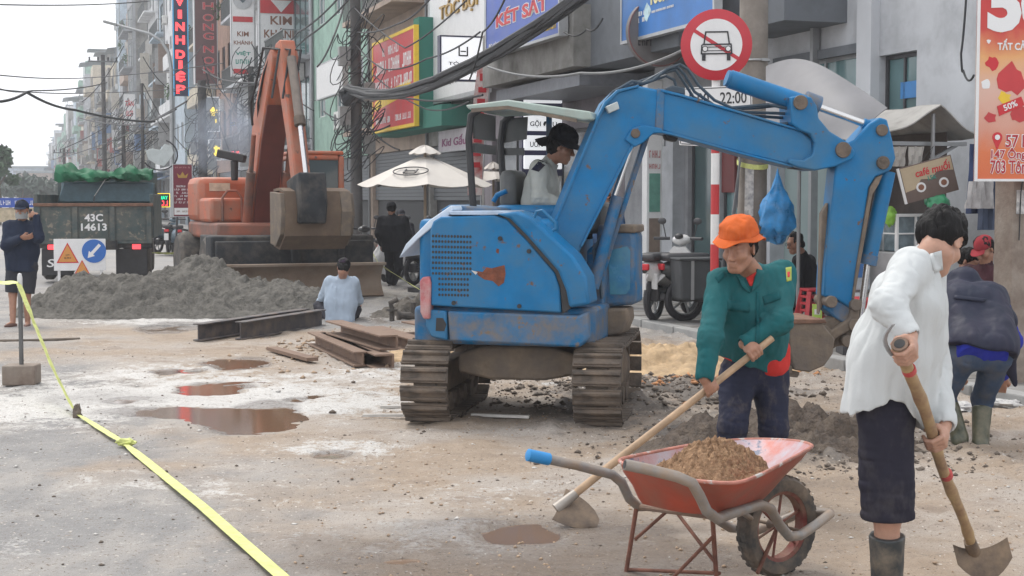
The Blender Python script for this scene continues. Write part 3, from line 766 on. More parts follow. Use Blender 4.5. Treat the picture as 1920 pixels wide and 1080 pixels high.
def shophouse(t0, t1, s, nfl, wm, label, seed, gh=3.6, fh=3.3, detail=2, style=None, roof=None, ground=True, depth=12, group=None, fm=None, gm=None):
    """t0 nearer, t1 farther end; local x runs towards the camera, y into the house"""
    rg = random.Random(seed); w = t1 - t0 - 0.02; H = gh + nfl * fh
    b = thing('shophouse', label, 'shophouse', st(s, t1 - 0.01, 0.06), ANG_FRONT, group)
    fm = fm or rg.choice([M_FRAMEW, M_FRAMED, M_FRAME]); gm = gm or rg.choice([M_GLASS, M_GLASSB, M_GLASST])
    ops, wins, bal = [], [], []
    for f in range(nfl):
        z = gh + f * fh; kind = rg.randint(0, 2) if style is None else style
        if kind == 0:
            k = 2 if w < 6 else 3
            for i in range(k):
                xa = w * (i + 0.5) / k - min(0.65, w / k * 0.33); wins.append((xa, 2 * w * (i + 0.5) / k - xa, z + 0.9, z + 2.5, 2))
        elif kind == 1:
            wins.append((w * 0.14, w * 0.86, z + 0.12, z + 2.6, 4)); bal.append((w * 0.04, w * 0.96, z, rg.choice([0.8, 1.1]), rg.randint(0, 1)))
        else:
            wins.append((w * 0.1, w * 0.5, z + 0.8, z + 2.5, 2)); wins.append((w * 0.6, w * 0.86, z + 0.1, z + 2.4, 1)); bal.append((w * 0.03, w * 0.97, z, 0.9, 0))
    if ground: ops.append((0.25, w - 0.25, 0.0, gh - 0.65))
    ops += [q[:4] for q in wins]
    wall_open(0, w, 0, H, ops).build('wall', wm, b, smooth=0)
    side = MB(); side.box((w / 2, 0.2 + depth / 2 + 0.002, H / 2), (w, depth, H - 0.004)); side.build('side_wall', W_CONC if rg.random() < 0.4 else wm, b, smooth=0)
    for q in wins: window(b, *q[:4], fm, gm, q[4])
    for q in bal: balcony(b, *q[:4], wm, q[4], seed, wm)
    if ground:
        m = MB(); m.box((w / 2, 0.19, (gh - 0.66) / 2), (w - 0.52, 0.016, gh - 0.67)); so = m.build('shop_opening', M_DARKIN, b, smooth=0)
        if rg.random() < 0.5:
            m = MB(); zz = gh - 0.66
            while zz > gh * 0.45: m.box((w / 2, 0.12, zz - 0.05), (w - 0.54, 0.05, 0.09)); zz -= 0.1
            m.build('roller_shutter', M_SHUT, b, smooth=0)
    rk = rg.randint(0, 3) if roof is None else roof
    m = MB(); m.box((w / 2, 0.05, H + 0.35), (w, 0.1, 0.7)); m.box((w - 0.05, 2.1, H + 0.35), (0.1, 4.0, 0.698)); m.box((0.05, 2.1, H + 0.35), (0.1, 4.0, 0.698)); m.build('parapet', wm, b, smooth=0)
    if rk == 1:
        m = MB(); m.box((w * 0.5, 4.2, H + 1.3), (w * 0.8, 4, 2.6)); m.build('roof_room', W_CONC, b, smooth=0)
        m = MB(); m.box((w * 0.5, 3.4, H + 2.66), (w * 0.95, 6, 0.1)); m.build('roof', M_ROOF, b, smooth=0)
    elif rk == 2:
        m = MB(); m.lathe([(0.55, 0), (0.6, 0.1), (0.6, 1.2), (0.3, 1.45)], 14, Matrix.Translation((w * 0.55, 2.2, H + 0.9))); 
        for dx in (-0.4, 0.4):
            for dy in (-0.4, 0.4): m.bar((w * 0.55 + dx, 2.2 + dy, H), (w * 0.55 + dx, 2.2 + dy, H + 0.92), 0.06)
        m.build('water_tank', M_TANK, b)
    elif rk == 3:
        m = MB(); m.add([(0, -0.7, H + 2.3), (w, -0.7, H + 2.3), (w, 5, H + 3.1), (0, 5, H + 3.1), (0, -0.7, H + 2.36), (w, -0.7, H + 2.36), (w, 5, H + 3.16), (0, 5, H + 3.16)], [(0, 1, 2, 3)[::-1], (4, 5, 6, 7), (0, 1, 5, 4), (1, 2, 6, 5), (2, 3, 7, 6), (3, 0, 4, 7)])
        for x in (0.2, w - 0.2): m.bar((x, 0.1, H), (x, 0.1, H + 2.35), 0.1); m.bar((x, 4.6, H), (x, 4.6, H + 3.0), 0.1)
        m.build('roof', M_ROOF, b, smooth=0)
    if detail >= 1:
        for f in range(nfl):
            if rg.random() < 0.6:
                x = rg.uniform(0.4, w - 0.9); z = gh + f * fh + rg.choice([0.3, 2.55])
                m = MB(); m.box((x, -0.2, z + 0.28), (0.8, 0.3, 0.55)); m.bar((x - 0.3, 0, z - 0.02), (x - 0.3, -0.38, z - 0.02), 0.04); m.bar((x + 0.3, 0, z - 0.02), (x + 0.3, -0.38, z - 0.02), 0.04)
                o = m.build('air_conditioner', M_AC, b, smooth=0); m = MB(); m.lathe([(0.2, 0), (0.2, 0.012)], 14, Matrix.Translation((x - 0.12, -0.351, z + 0.28)) @ Matrix.Rotation(PI / 2, 4, 'X')); m.build('fan_grille', M_FRAMED, o)
            if rg.random() < 0.22:
                m = MB(); plant_bits(m, (rg.uniform(0.6, w - 0.6), -0.7, gh + f * fh + 0.7), (rg.uniform(0.4, 1.0), 0.3, 0.55), 90, seed + f); m.build('balcony_plants', M_LEAF, b, smooth=0)['kind'] = 'stuff'
        for k in range(rg.randint(1, 2)):
            x = rg.choice([0.1, w - 0.1]); m = MB(); m.tube([(x, -0.06, 0.2), (x, -0.06, H)], 0.045, 6); m.build('drain_pipe', M_FRAME, b)
    if detail < 2:      # boards hung out over the pavement
        for k in range(rg.randint(2, 4)):
            z = rg.uniform(2.6, min(H - 1.5, 11)); hh = rg.uniform(0.6, 2.6); ww = rg.uniform(0.4, 0.9); x = rg.uniform(0.3, w - 0.3)
            m = MB(); m.box((x, -0.15 - ww / 2, z + hh / 2), (0.16, ww, hh)); m.build('hanging_board', rg.choice(SIGNM), b, smooth=0)
        m = MB(); m.add([(0.1, 0, gh - 0.4), (w - 0.1, 0, gh - 0.4), (w - 0.1, -1.6, gh - 0.95), (0.1, -1.6, gh - 0.95), (0.1, 0, gh - 0.36), (w - 0.1, 0, gh - 0.36), (w - 0.1, -1.6, gh - 0.91), (0.1, -1.6, gh - 0.91)], [(0, 1, 2, 3), (7, 6, 5, 4), (1, 5, 6, 2), (2, 6, 7, 3), (3, 7, 4, 0)]); m.build('awning', rg.choice(AWNM), b, smooth=0)
    return b
SIGNM = [mat('board ' + a, c, 0.5, var=0.15) for a, c in (('red', (0.3, 0.07, 0.06)), ('white', (0.6, 0.6, 0.6)), ('blue', (0.1, 0.18, 0.33)), ('pale', (0.5, 0.46, 0.4)), ('grey', (0.3, 0.3, 0.3)), ('brown', (0.2, 0.15, 0.12)))]
AWNM = [mat('awning ' + a, c, 0.7, var=0.2) for a, c in (('grey', (0.2, 0.21, 0.22)), ('blue', (0.08, 0.14, 0.24)), ('rust', (0.25, 0.13, 0.09)))]

# far rows: plain houses down the street (the near ones are written out below)
FAR_COL = [(W_GREY, 'grey'), (W_LIGHT, 'pale grey'), (W_WHITE, 'white'), (W_CREAM, 'cream'), (W_BLUE, 'pale blue'), (W_TAN, 'tan'), (W_CONC, 'raw concrete'), (W_MINT, 'mint green')]
def far_row():
    rg = random.Random(21); t = 104.0; i = 0
    heights = [4, 5, 3, 4, 2, 5, 3, 4, 3, 5, 2, 4, 3, 3, 4, 2, 3, 5, 3, 4]
    while t < 560:
        w = rg.uniform(5.5, 8.5) if t < 260 else rg.uniform(9, 16); wm, cn = FAR_COL[(i * 3 + rg.randint(0, 2)) % 8]
        nf = heights[i % len(heights)] + (1 if rg.random() < 0.25 else 0)
        s = 9.6 + rg.uniform(-0.6, 0.5) - 3.2 * min(1, max(0, (t - 150) / 300))
        shophouse(t, t + w, s, nf, wm, '%s storey far %s shophouse with %s beyond the dump truck' % (('three', 'four', 'five', 'six', 'seven')[nf - 2], cn, ('a flat parapet', 'a roof room', 'a steel roof tank', 'a sheet roof')[i % 4]), 300 + i, roof=i % 4, detail=1 if t < 230 else 0, group='shophouses far down the street')
        t += w; i += 1
far_row()

# ---- near houses, right to left in the picture
# H1: pale grey house behind the coffee stall
b = thing('shophouse', 'pale grey house with teal glass windows behind the coffee stall', 'shophouse', st(10, 19.4, 0.09), ANG_FRONT)
def X1(px, s=10.0, t1=19.4):     # picture column on the facade -> local x
    return t1 - T_of(fpt(px, 300, s))
def Z1(px, py, s=10.0): return fpt(px, py, s)[2] - 0.09
xw = 8.4
o_low = (X1(1445), X1(1612), 0.0, Z1(1530, 225)); o_hi = (X1(1462), X1(1612), Z1(1530, 205), Z1(1530, 110)); o_win = (X1(1646), X1(1716), 0.5, Z1(1680, 100)); 
wall_open(0, xw, 0, 7, [o_hi, o_win, o_low], 0, 0.25).build('wall', W_LIGHT, b, smooth=0)
m = MB(); m.box((xw / 2, 4.3, 3.5), (xw - 0.01, 8, 6.98)); m.build('side_wall', W_LIGHT, b, smooth=0)
window(b, *o_hi, M_FRAME, M_GLASST, 2, 1, 0.12, 0.06); window(b, *o_win, M_FRAMED, M_GLASST, 2, 1, 0.12, 0.05)
m = MB(); m.box(((o_win[0] + o_win[1]) / 2 + 0.12, 0.1, Z1(1690, 168)), (0.4, 0.01, 0.2)); m.build('blue_sticker', mat('blue sticker', (0.03, 0.2, 0.5), 0.4), b, smooth=0)
M_TEALW = wallmat('teal grey wall', (0.27, 0.34, 0.34), dirt=None)
m = MB(); m.box(((o_low[0] + o_low[1]) / 2, 0.235, o_low[3] / 2), (o_low[1] - o_low[0] - 0.01, 0.02, o_low[3] - 0.01)); m.build('shop_wall', M_TEALW, b, smooth=0)
M_PIER = wallmat('smooth pale pier', (0.56, 0.58, 0.61), dirt=None)
m = MB(); m.box((X1(1632), -0.06, 3.5), (0.34, 0.12, 7)); m.build('pier', M_PIER, b, smooth=0)
M_DGREY = wallmat('dark grey fascia', (0.15, 0.165, 0.185))
m = MB(); m.box((X1(1520) - 0.1, -0.45, Z1(1530, 55) + 1.0), (2.0, 0.9, 2.0)); m.build('fascia', M_DGREY, b, smooth=0)
m = MB(); m.box((X1(1520) + 0.15, -0.03, Z1(1530, 105)), (2.3, 0.06, 0.12)); m.build('ledge', M_DGREY, b, smooth=0)
m = MB(); m.box((X1(1535), -0.08, 2.4), (0.075, 0.1, 4.8)); m.build('pipe_post', M_FRAME, b, smooth=0)
# H2: glass fronted shop behind the utility pole
b = thing('shophouse', 'grey shop with dark glass doors behind the concrete utility pole', 'shophouse', st(10, 24.6, 0.09), ANG_FRONT)
X2 = lambda px: X1(px, 10.0, 24.6)
w2 = 24.6 - 19.42
o_door = (X2(1290), X2(1345), 0, 3.0); o_d2 = (X2(1350), X2(1440), 0, 3.0)
wall_open(0, w2, 0, 8, [o_door, o_d2], 0, 0.25).build('wall', W_GREY, b, smooth=0)
m = MB(); m.box((w2 / 2, 4.3, 4), (w2 - 0.01, 8, 7.98)); m.build('side_wall', W_GREY, b, smooth=0)
M_TG = glass_mat('dark teal door glass', (0.07, 0.12, 0.125), 0.12)
window(b, *o_door, M_FRAMED, M_TG, 1, 1, 0.1, 0.05, 'door'); window(b, *o_d2, M_FRAMED, M_GLASST, 2, 1, 0.1, 0.05, 'door')
m = MB(); m.box((X2(1265), -0.1, 2.0), (0.75, 0.2, 4.0)); m.build('pier', W_LIGHT, b, smooth=0)
m = MB(); m.box((X2(1262), -0.215, 2.55), (0.3, 0.03, 0.28)); m.build('meter_box', M_FRAME, b, smooth=0)
m = MB(); m.box((w2 / 2, -0.65, 4.5), (w2, 1.3, 1.6)); m.build('canopy_fascia', M_DGREY, b, smooth=0)
m = MB(); m.box((X2(1360), 0.05, 2.1), (0.5, 0.04, 0.9)); m.build('door_poster', mat('dark red door poster', (0.16, 0.03, 0.03), 0.5), b, smooth=0)
# H3: salon with a concrete balcony box
b = thing('shophouse', 'mauve grey hair salon with stained concrete balcony box under the blue sign', 'shophouse', st(10, 33.2, 0.09), ANG_FRONT)
w3 = 33.2 - 24.62; X3 = lambda px, s=10.0: X1(px, s, 33.2)
o_s = (0.6, w3 - 0.7, 0, 2.9); o_u = (2.2, 4.6, 5.3, 7.2)
wall_open(0, w3, 0, 10, [o_s, o_u], 0, 0.25).build('wall', W_MAUVE, b, smooth=0)
m = MB(); m.box((w3 / 2, 4.3, 5), (w3 - 0.01, 8, 9.98)); m.build('side_wall', W_MAUVE, b, smooth=0)
window(b, *o_s, M_FRAMED, M_GLASS, 5, 1, 0.14, 0.06, 'shop_front'); window(b, *o_u, M_FRAME, M_GLASS, 3, 1)
sb = 8.4; p0, p1 = fpt(905, 165, sb), fpt(1075, 122, sb); zb0 = p0[2] - 0.09; xa = 33.2 - T_of(p0); xb = 33.2 - T_of(p1)
m = MB(); m.box(((xa + xb) / 2, -0.8, zb0 + 0.5), (xb - xa, 1.6, 1.0)); ob = m.build('balcony', W_CONC, b, smooth=0)
m = MB()
for i in range(7):
    x = xa + 0.4 + (xb - xa - 0.8) * i / 6; m.bar((x, -1.56, zb0 + 1.0), (x, -1.56, zb0 + 3.5), 0.07)
m.bar((xa + 0.1, -1.56, zb0 + 2.0), (xb - 0.1, -1.56, zb0 + 2.0), 0.06); m.build('railing', M_RAIL, ob, smooth=0)
m = MB(); m.box((w3 - 1.0, -0.12, 4.75), (1.9, 0.2, 0.5)); m.box(((xa + xb) / 2, -0.75, zb0 - 0.18), (xb - xa - 0.5, 1.3, 0.22)); m.build('soffit_panel', mat('soffit metal', (0.20, 0.21, 0.235), 0.5, 0.3, var=0.2), b, smooth=0)
# farther near houses
shophouse(33.25, 38.4, 10, 2, W_CONC, 'raw concrete shophouse carrying the tall white salon board', 41, style=0, roof=0)
shophouse(38.45, 45.4, 10, 3, W_TAN, 'tan shophouse above the red and green signboard', 42, style=2, roof=0)
shophouse(45.45, 55, 10, 4, W_MINT, 'mint green shophouse behind the leaning utility pole', 43, style=0, roof=0)
shophouse(55.05, 61.5, 10, 3, W_GREY, 'grey shophouse under the gold shop boards', 44, style=1, roof=1)
shophouse(61.55, 68.5, 9.8, 4, W_WHITE, 'white shophouse with balconies beside the gold shop boards', 45, style=2, roof=2)
shophouse(68.55, 75, 9.8, 5, W_LIGHT, 'pale grey shophouse behind the diesel smoke', 46, style=1, roof=0)
shophouse(75.05, 82, 9.6, 4, W_BROWN, 'brown shophouse behind the tall brown sign', 47, style=0, roof=1)
shophouse(82.05, 89, 9.5, 5, W_CREAM, 'cream shophouse behind the neon sign', 48, style=1, roof=0)
shophouse(89.05, 95, 8.6, 6, W_BLUE, 'tall pale blue shophouse with a blank street front beside the neon sign', 49, style=0, roof=0, fh=3.6)
shophouse(95.05, 103.9, 9.4, 3, W_WHITE, 'white balcony shophouse beyond the pale blue one', 50, style=1, roof=3)

# ================================================================ SIGNS
M_BLK = mat('black lettering', (0.02, 0.02, 0.025), 0.5, var=0); M_WHT = mat('white sign face', (0.72, 0.72, 0.72), 0.4, var=0.05); M_WHTL = mat('white lettering', (0.75, 0.75, 0.75), 0.5, var=0)
M_RED = mat('red sign face', (0.50, 0.035, 0.04), 0.45, var=0.12, scale=3); M_REDL = mat('red lettering', (0.55, 0.02, 0.03), 0.5, var=0)
M_BLUES = mat('blue sign face', (0.045, 0.10, 0.42), 0.4, var=0.12, scale=2); M_YEL = mat('yellow lettering', (0.75, 0.5, 0.03), 0.5, var=0.1)
M_GOLD = mat('gold lettering', (0.42, 0.26, 0.06), 0.3, 0.6, var=0.2); M_GREENL = mat('green lettering', (0.03, 0.26, 0.2), 0.5, var=0); M_BRNL = mat('brown lettering', (0.22, 0.09, 0.05), 0.5, var=0)
M_EDGE = mat('sign edge trim', (0.45, 0.46, 0.47), 0.4, 0.5, var=0.1)
M_LIT = mat('lit white sign panel', (0.8, 0.8, 0.8), 0.5, var=0, emit=((0.93, 0.96, 1.0), 0.42))
M_NEON = mat('red neon letters', (0.8, 0.05, 0.05), 0.4, var=0, emit=((1.0, 0.05, 0.06), 1.7)); M_NEONB = mat('blue led edge', (0.05, 0.4, 0.7), 0.4, var=0, emit=((0.05, 0.3, 0.6), 0.35))
M_NEONG = mat('green led letters', (0.02, 0.7, 0.4), 0.4, var=0, emit=((0.0, 1.0, 0.42), 1.0)); M_LEDY = mat('yellow led letters', (0.8, 0.6, 0.05), 0.4, var=0, emit=((1.0, 0.72, 0.02), 1.2))
M_NAVY = mat('dark navy sign box', (0.025, 0.025, 0.07), 0.4, var=0.1)

def scribble(par, cx, cz, w, h, m, y, seed=1, gaps=2):
    """a line of lettering too blurred to read: uneven strokes"""
    rg = random.Random(seed); b = MB(); n = max(4, int(w / h * 1.5)); gs = {rg.randrange(2, n - 1) for _ in range(gaps)} if n > 5 else set()
    for i in range(n):
        if i in gs: continue
        x = cx - w / 2 + w * (i + 0.5) / n; a = w / n * 0.72; k = rg.randint(0, 3)
        if k != 1: b.box((x - a * 0.36, y - 0.003, cz), (a * 0.28, 0.006, h * rg.uniform(0.85, 1)))
        if k != 2: b.box((x + a * 0.36, y - 0.0032, cz), (a * 0.28, 0.0064, h * rg.uniform(0.8, 1)))
        b.box((x, y - 0.0028, cz + h * rg.choice([-0.38, 0, 0.38])), (a * 0.5, 0.0056, h * 0.2))
        if k == 1: b.box((x - a * 0.1, y - 0.0029, cz - h * 0.38), (a * 0.6, 0.0058, h * 0.2))
    o = b.build('lettering', m, par, smooth=0); o['kind'] = 'stuff'; return o

def board(name, label, mode, plane, x0, y0, x1, y1, m, th=0.12, edge=True, em=None, cat='sign'):
    """signboard spanning picture columns x0..x1, rows y0..y1 measured at its left edge, on the street plane given"""
    f = fpt if mode == 'front' else ppt
    a, b_, c = f(x0, y0, plane), f(x0, y1, plane), f(x1, y1, plane)
    w = float(np.linalg.norm((c - b_)[:2])); h = a[2] - b_[2]
    ctr = np.array([(b_[0] + c[0]) / 2, (b_[1] + c[1]) / 2, (a[2] + b_[2]) / 2])
    r = thing(name, label, cat, ctr, ANG_FRONT if mode == 'front' else ANG_PROJ)
    k = MB(); k.box((0, 0, 0), (w - 0.004, th, h - 0.004)); k.build('panel', m, r, smooth=0)
    if edge:
        k = MB(); t = min(w, h) * 0.035
        for sx in (-1, 1): k.box((sx * w / 2, -0.002, 0), (t, th + 0.02, h + t))
        for sz in (-1, 1): k.box((0, -0.002, sz * h / 2), (w - t, th + 0.016, t))
        k.build('frame', em or M_EDGE, r, smooth=0)
    return r, w, h, -th / 2

# shop sign with safes
r, w, h, y = board('shop_sign', 'blue safe shop sign with red lettering on the concrete balcony', 'front', 8.3, 918, -26, 1056, 107, M_BLUES, 0.14, em=M_EDGE)
put_text(r, 'MUA', 0.1, h * 0.36, w * 0.34, h * 0.19, M_REDL, y - 0.004, 0.02); 
put_text(r, 'KÉT SẮT', 0.05, -0.01 * h, w * 0.72, h * 0.30, M_WHTL, y - 0.001, 0.075, 0.004, name='lettering_outline'); put_text(r, 'KÉT SẮT', 0.05, -0.01 * h, w * 0.7, h * 0.275, M_REDL, y - 0.006, 0.03)
put_text(r, 'Đ/C: HÙNG VƯƠNG TP ĐÀ NẴNG', -w * 0.22, -h * 0.36, w * 0.46, h * 0.1, M_WHTL, y - 0.003, 0.015); put_text(r, '* ĐT 0905.297.311 - 0905.179.311', w * 0.25, -h * 0.36, w * 0.42, h * 0.105, M_YEL, y - 0.003, 0.015)
# tall white salon board and lit box in front of it
r, w, h, y = board('salon_board', 'tall white hair salon board with gold lettering above the shop', 'front', 9.6, 809, -30, 915, 194, M_WHT, 0.12)
put_text(r, 'TÓC BỘI', w * 0.06, h * 0.21, w * 0.66, h * 0.18, M_GOLD, y - 0.003, 0.01, 0.04); put_text(r, '32 HÙNG VƯƠNG, TP ĐÀ NẴNG', -w * 0.12, -h * 0.36, w * 0.62, h * 0.06, M_BLK, y - 0.003, 0.02)
r, w, h, y = board('light_box', 'lit white salon light box with dark frame hung on the white board', 'proj', 30.6, 824, 68, 908, 150, M_LIT, 0.2, em=M_NAVY)
m = MB(); m.box((-0.09, y - 0.004, h * 0.16), (0.03, 0.008, 0.2)); m.box((0, y - 0.004, h * 0.16 - 0.09), (0.16, 0.008, 0.03)); m.box((0, y - 0.0042, h * 0.16), (0.12, 0.0084, 0.025)); m.box((0.09, y - 0.0044, h * 0.16), (0.03, 0.0088, 0.2)); m.build('logo', M_BLK, r, smooth=0)
put_text(r, 'TÓC BỘI', 0, -h * 0.12, w * 0.66, h * 0.12, M_BLK, y - 0.003, 0.015); put_text(r, 'HAIR SALON', 0, -h * 0.3, w * 0.7, h * 0.08, M_BLK, y - 0.003, 0.012)
# stack of lit service plates on a dark post
r, w, h, y = board('service_sign', 'lit white salon price plates stacked on a dark post behind the driver', 'proj', 27.0, 976, 176, 1052, 330, M_NAVY, 0.16, edge=False)
pxm = w / 76.0
for (ya, yb, s) in ((178, 192, ''), (214, 241, 'GỘI ĐẦU'), (249, 275, 'UỐN TÓC'), (284, 308, 'DUỖI')):
    zc = h / 2 - ((ya + yb) / 2 - 176) * pxm; m = MB(); m.box((0, y - 0.03, zc), (w * 0.94, 0.06, (yb - ya) * pxm)); q = m.build('lit_plate', M_LIT, r, bevel=0.02, smooth=0)
    if s: put_text(q, s, 0, zc, w * 0.7 * len(s) / 7.5, (yb - ya) * pxm * 0.58, M_BLK, y - 0.061, 0.015)
# vertical flag banner
M_FLAG = mat('red and white banner cloth', (0.66, 0.58, 0.56), 0.8, var=0.1, dirt=((0.5, 0.06, 0.05), 0.42, 4))
a, c_ = ppt(880, 98, 30.0), ppt(890, 366, 30.0)
r = thing('flag_banner', 'tall narrow red and white advertising flag leaning beside the salon', 'flag', (c_[0], c_[1], 0.1), ANG_PROJ)
zt, zb = a[2] - 0.1, c_[2] - 0.1; P = []
for i in range(17):
    z = zb + (zt - zb) * i / 16; wd = 0.3; off = 0.25 * (i / 16) ** 1.5; P.append([(off - wd / 2 + wd * j / 4, 0.03 * math.sin(i * 0.7 + j), z) for j in range(5)])
m = MB(); m.grid(P, 0.004); m.build('cloth', M_FLAG, r); m = MB(); m.tube([(0.14, 0.04, 0), (0.15, 0.04, zb), (0.27, 0.04, (zb + zt) / 2), (0.41, 0.04, zt)], 0.018, 6); m.build('pole', M_FRAME, r)
m = MB(); 
for i in range(9):
    z = zt - 0.25 - i * 0.26; off = 0.25 * ((z - zb) / (zt - zb)) ** 1.5 if z > zb else 0; m.box((off, -0.035, z), (0.17, 0.006, 0.15 if i % 2 else 0.11))
m.build('lettering', M_REDL, r, smooth=0)
# red sign on green box
r, w, h, y = board('shop_sign', 'red and yellow shop sign on a dark green box beneath the cables', 'front', 9.1, 703, 84, 781, 248, M_RED, 0.1, em=M_YEL)
scribble(r, -w * 0.05, h * 0.36, w * 0.4, h * 0.1, M_WHTL, y - 0.001, 2); scribble(r, 0.05, h * 0.2, w * 0.86, h * 0.15, M_WHTL, y - 0.001, 3); scribble(r, 0, h * 0.0, w * 0.9, h * 0.12, M_WHTL, y - 0.001, 4)
m = MB(); m.prism([(-w * 0.45, -h * 0.27), (w * 0.42, -h * 0.16), (w * 0.42, -h * 0.02), (-w * 0.1, -h * 0.08), (-w * 0.45, -h * 0.17)], y - 0.004, y + 0.01); m.build('yellow_swoosh', M_YEL, r, smooth=0)
scribble(r, w * 0.24, -h * 0.39, w * 0.36, h * 0.07, M_WHTL, y - 0.001, 5); scribble(r, -w * 0.24, -h * 0.39, w * 0.36, h * 0.07, M_WHTL, y - 0.001, 6)
m = MB(); m.box((w / 2 - 0.3, 0.5, 0.1), (0.55, 0.85, h * 1.12)); m.box((0.4, 0.6, -h * 0.44), (w * 1.6, 0.9, 0.5)); m.build('sign_box', W_DKGREEN, r, smooth=0)
# gold shop boards facing down the street
r, w, h, y = board('gold_shop_board', 'wide white projecting gold shop board with red top panel', 'proj', 60.0, 487, -62, 567, 152, M_WHT, 0.25)
m = MB(); m.box((0, y - 0.02, h * 0.295), (w * 0.97, 0.04, h * 0.40)); m.build('red_panel', M_RED, r, smooth=0)
m = MB(); m.prism([(-0.42, h * 0.21), (0.42, h * 0.21), (0, h * 0.105)][::1] + [], y - 0.06, y - 0.042); m.build('diamond_logo', M_WHT, r, smooth=0)
put_text(r, 'KIM', 0, h * 0.035, w * 0.5, h * 0.075, M_BRNL, y - 0.004, 0.02); put_text(r, 'KHÁNH', 0, -h * 0.075, w * 0.8, h * 0.09, M_BRNL, y - 0.004, 0.02); put_text(r, 'VIỆT', 0, -h * 0.2, w * 0.6, h * 0.1, M_GREENL, y - 0.004, 0.03); scribble(r, 0, -h * 0.34, w * 0.7, h * 0.09, M_GREENL, y - 0.001, 8)
r, w, h, y = board('gold_shop_board', 'narrow white projecting gold shop board with round logo', 'proj', 63.0, 434, -40, 477, 143, M_WHT, 0.25)
m = MB(); m.lathe([(w * 0.43, 0), (w * 0.43, 0.03), (w * 0.37, 0.031)], 24, Matrix.Translation((0, y, h * 0.29)) @ Matrix.Rotation(PI / 2, 4, 'X')); m.build('round_logo', M_EDGE, r)
m = MB(); m.prism([(-0.25, h * 0.31), (0.25, h * 0.31), (0, h * 0.25)], y - 0.045, y - 0.032); m.build('diamond_logo', mat('slate lettering', (0.09, 0.12, 0.14), 0.5, var=0), r, smooth=0)
m = MB(); m.box((0, y - 0.01, h * 0.085), (w * 0.86, 0.02, h * 0.055)); m.box((0, y - 0.01, -h * 0.45), (w * 0.86, 0.02, h * 0.05)); m.build('red_panel', M_RED, r, smooth=0)
put_text(r, 'KIM', 0, -h * 0.065, w * 0.5, h * 0.05, M_BRNL, y - 0.004, 0.02); put_text(r, 'KHÁNH', 0, -h * 0.15, w * 0.8, h * 0.05, M_BRNL, y - 0.004, 0.02); put_text(r, 'VIỆT', 0, -h * 0.265, w * 0.66, h * 0.055, M_GREENL, y - 0.004, 0.03); scribble(r, 0, -h * 0.35, w * 0.7, h * 0.05, M_GREENL, y - 0.001, 9)
# tall brown sign
M_MAROON = mat('brown maroon sign face', (0.13, 0.065, 0.065), 0.5, var=0.15, scale=2)
r, w, h, y = board('vertical_sign', 'tall brown vertical sign with pink lettering beside the neon sign', 'proj', 76.0, 365, -40, 407, 158, M_MAROON, 0.6)
M_PINKL = mat('pink lettering', (0.48, 0.22, 0.22), 0.5, var=0.1)
for ch, q in zip('PHONGNON', (0.15, 0.26, 0.37, 0.46, 0.545, 0.67, 0.775, 0.865)):
    put_text(r, ch, 0.12, h * (0.5 - q), w * 0.5, h * 0.07, M_PINKL, y - 0.002, 0.03, 0.01); put_text(r, ch, 0.12, h * (0.5 - q), w * 0.42, h * 0.058, M_REDL, y - 0.013, -0.012, 0.01)
# neon sign
r, w, h, y = board('neon_sign', 'tall navy neon sign with glowing red vertical lettering', 'proj', 82.0, 325, -28, 354, 180, M_NAVY, 0.35, edge=False)
m = MB()
for sx in (-1, 1): m.box((sx * w * 0.47, y - 0.02, 0), (0.045, 0.04, h))
m.build('led_edge', M_NEONB, r, smooth=0)
for ch, q in zip('VINHDIỆP', (0.149, 0.264, 0.375, 0.495, 0.625, 0.72, 0.825, 0.94)): put_text(r, ch, -w * 0.03, h / 2 - h * q, w * (0.25 if ch == 'I' else 0.6), h * (0.1 if ch == 'Ệ' else 0.078), M_NEON, y - 0.004, 0.04, 0.03)
# lit outline signs
for (pl, xa, ya, xb, yb, lb) in ((72.0, 384, 182, 411, 246, 'slanting sign with white lit outline and yellow glyph'), (73.0, 392, 262, 414, 300, 'small sign with white lit outline below the slanting one')):
    r, w, h, y = board('outline_sign', lb, 'proj', pl, xa, ya, xb, yb, mat('grey sign face', (0.25, 0.27, 0.3), 0.5), 0.2, em=M_LIT)
    m = MB(); m.box((0.05, y - 0.02, -h * 0.05), (w * 0.2, 0.04, h * 0.5)); m.box((0.08, y - 0.022, h * 0.08), (w * 0.5, 0.044, h * 0.1)); m.box((0.05, y - 0.021, -h * 0.2), (w * 0.45, 0.042, h * 0.1)); m.build('glyph', M_LEDY, r, smooth=0)
r, w, h, y = board('led_sign', 'red lit sign half hidden in the diesel smoke', 'proj', 70.0, 444, 260, 472, 276, M_NAVY, 0.15, edge=False); scribble(r, 0, 0, w * 0.9, h * 0.75, M_NEON, y - 0.01, 11)
r, w, h, y = board('led_sign', 'lower red lit sign beside the exhaust pipe', 'proj', 68.0, 432, 281, 456, 296, M_NAVY, 0.15, edge=False); scribble(r, 0, 0, w * 0.9, h * 0.75, M_NEON, y - 0.01, 12)
r, w, h, y = board('led_sign', 'green and red lettered led sign right of the dump truck', 'proj', 46.0, 278, 363, 318, 388, M_BLK, 0.12, em=M_LEDY)
put_text(r, 'MÁY MAY', 0, h * 0.23, w * 0.82, h * 0.34, M_NEONG, y - 0.003, 0.01); scribble(r, 0, -h * 0.22, w * 0.86, h * 0.4, M_NEON, y - 0.002, 13)
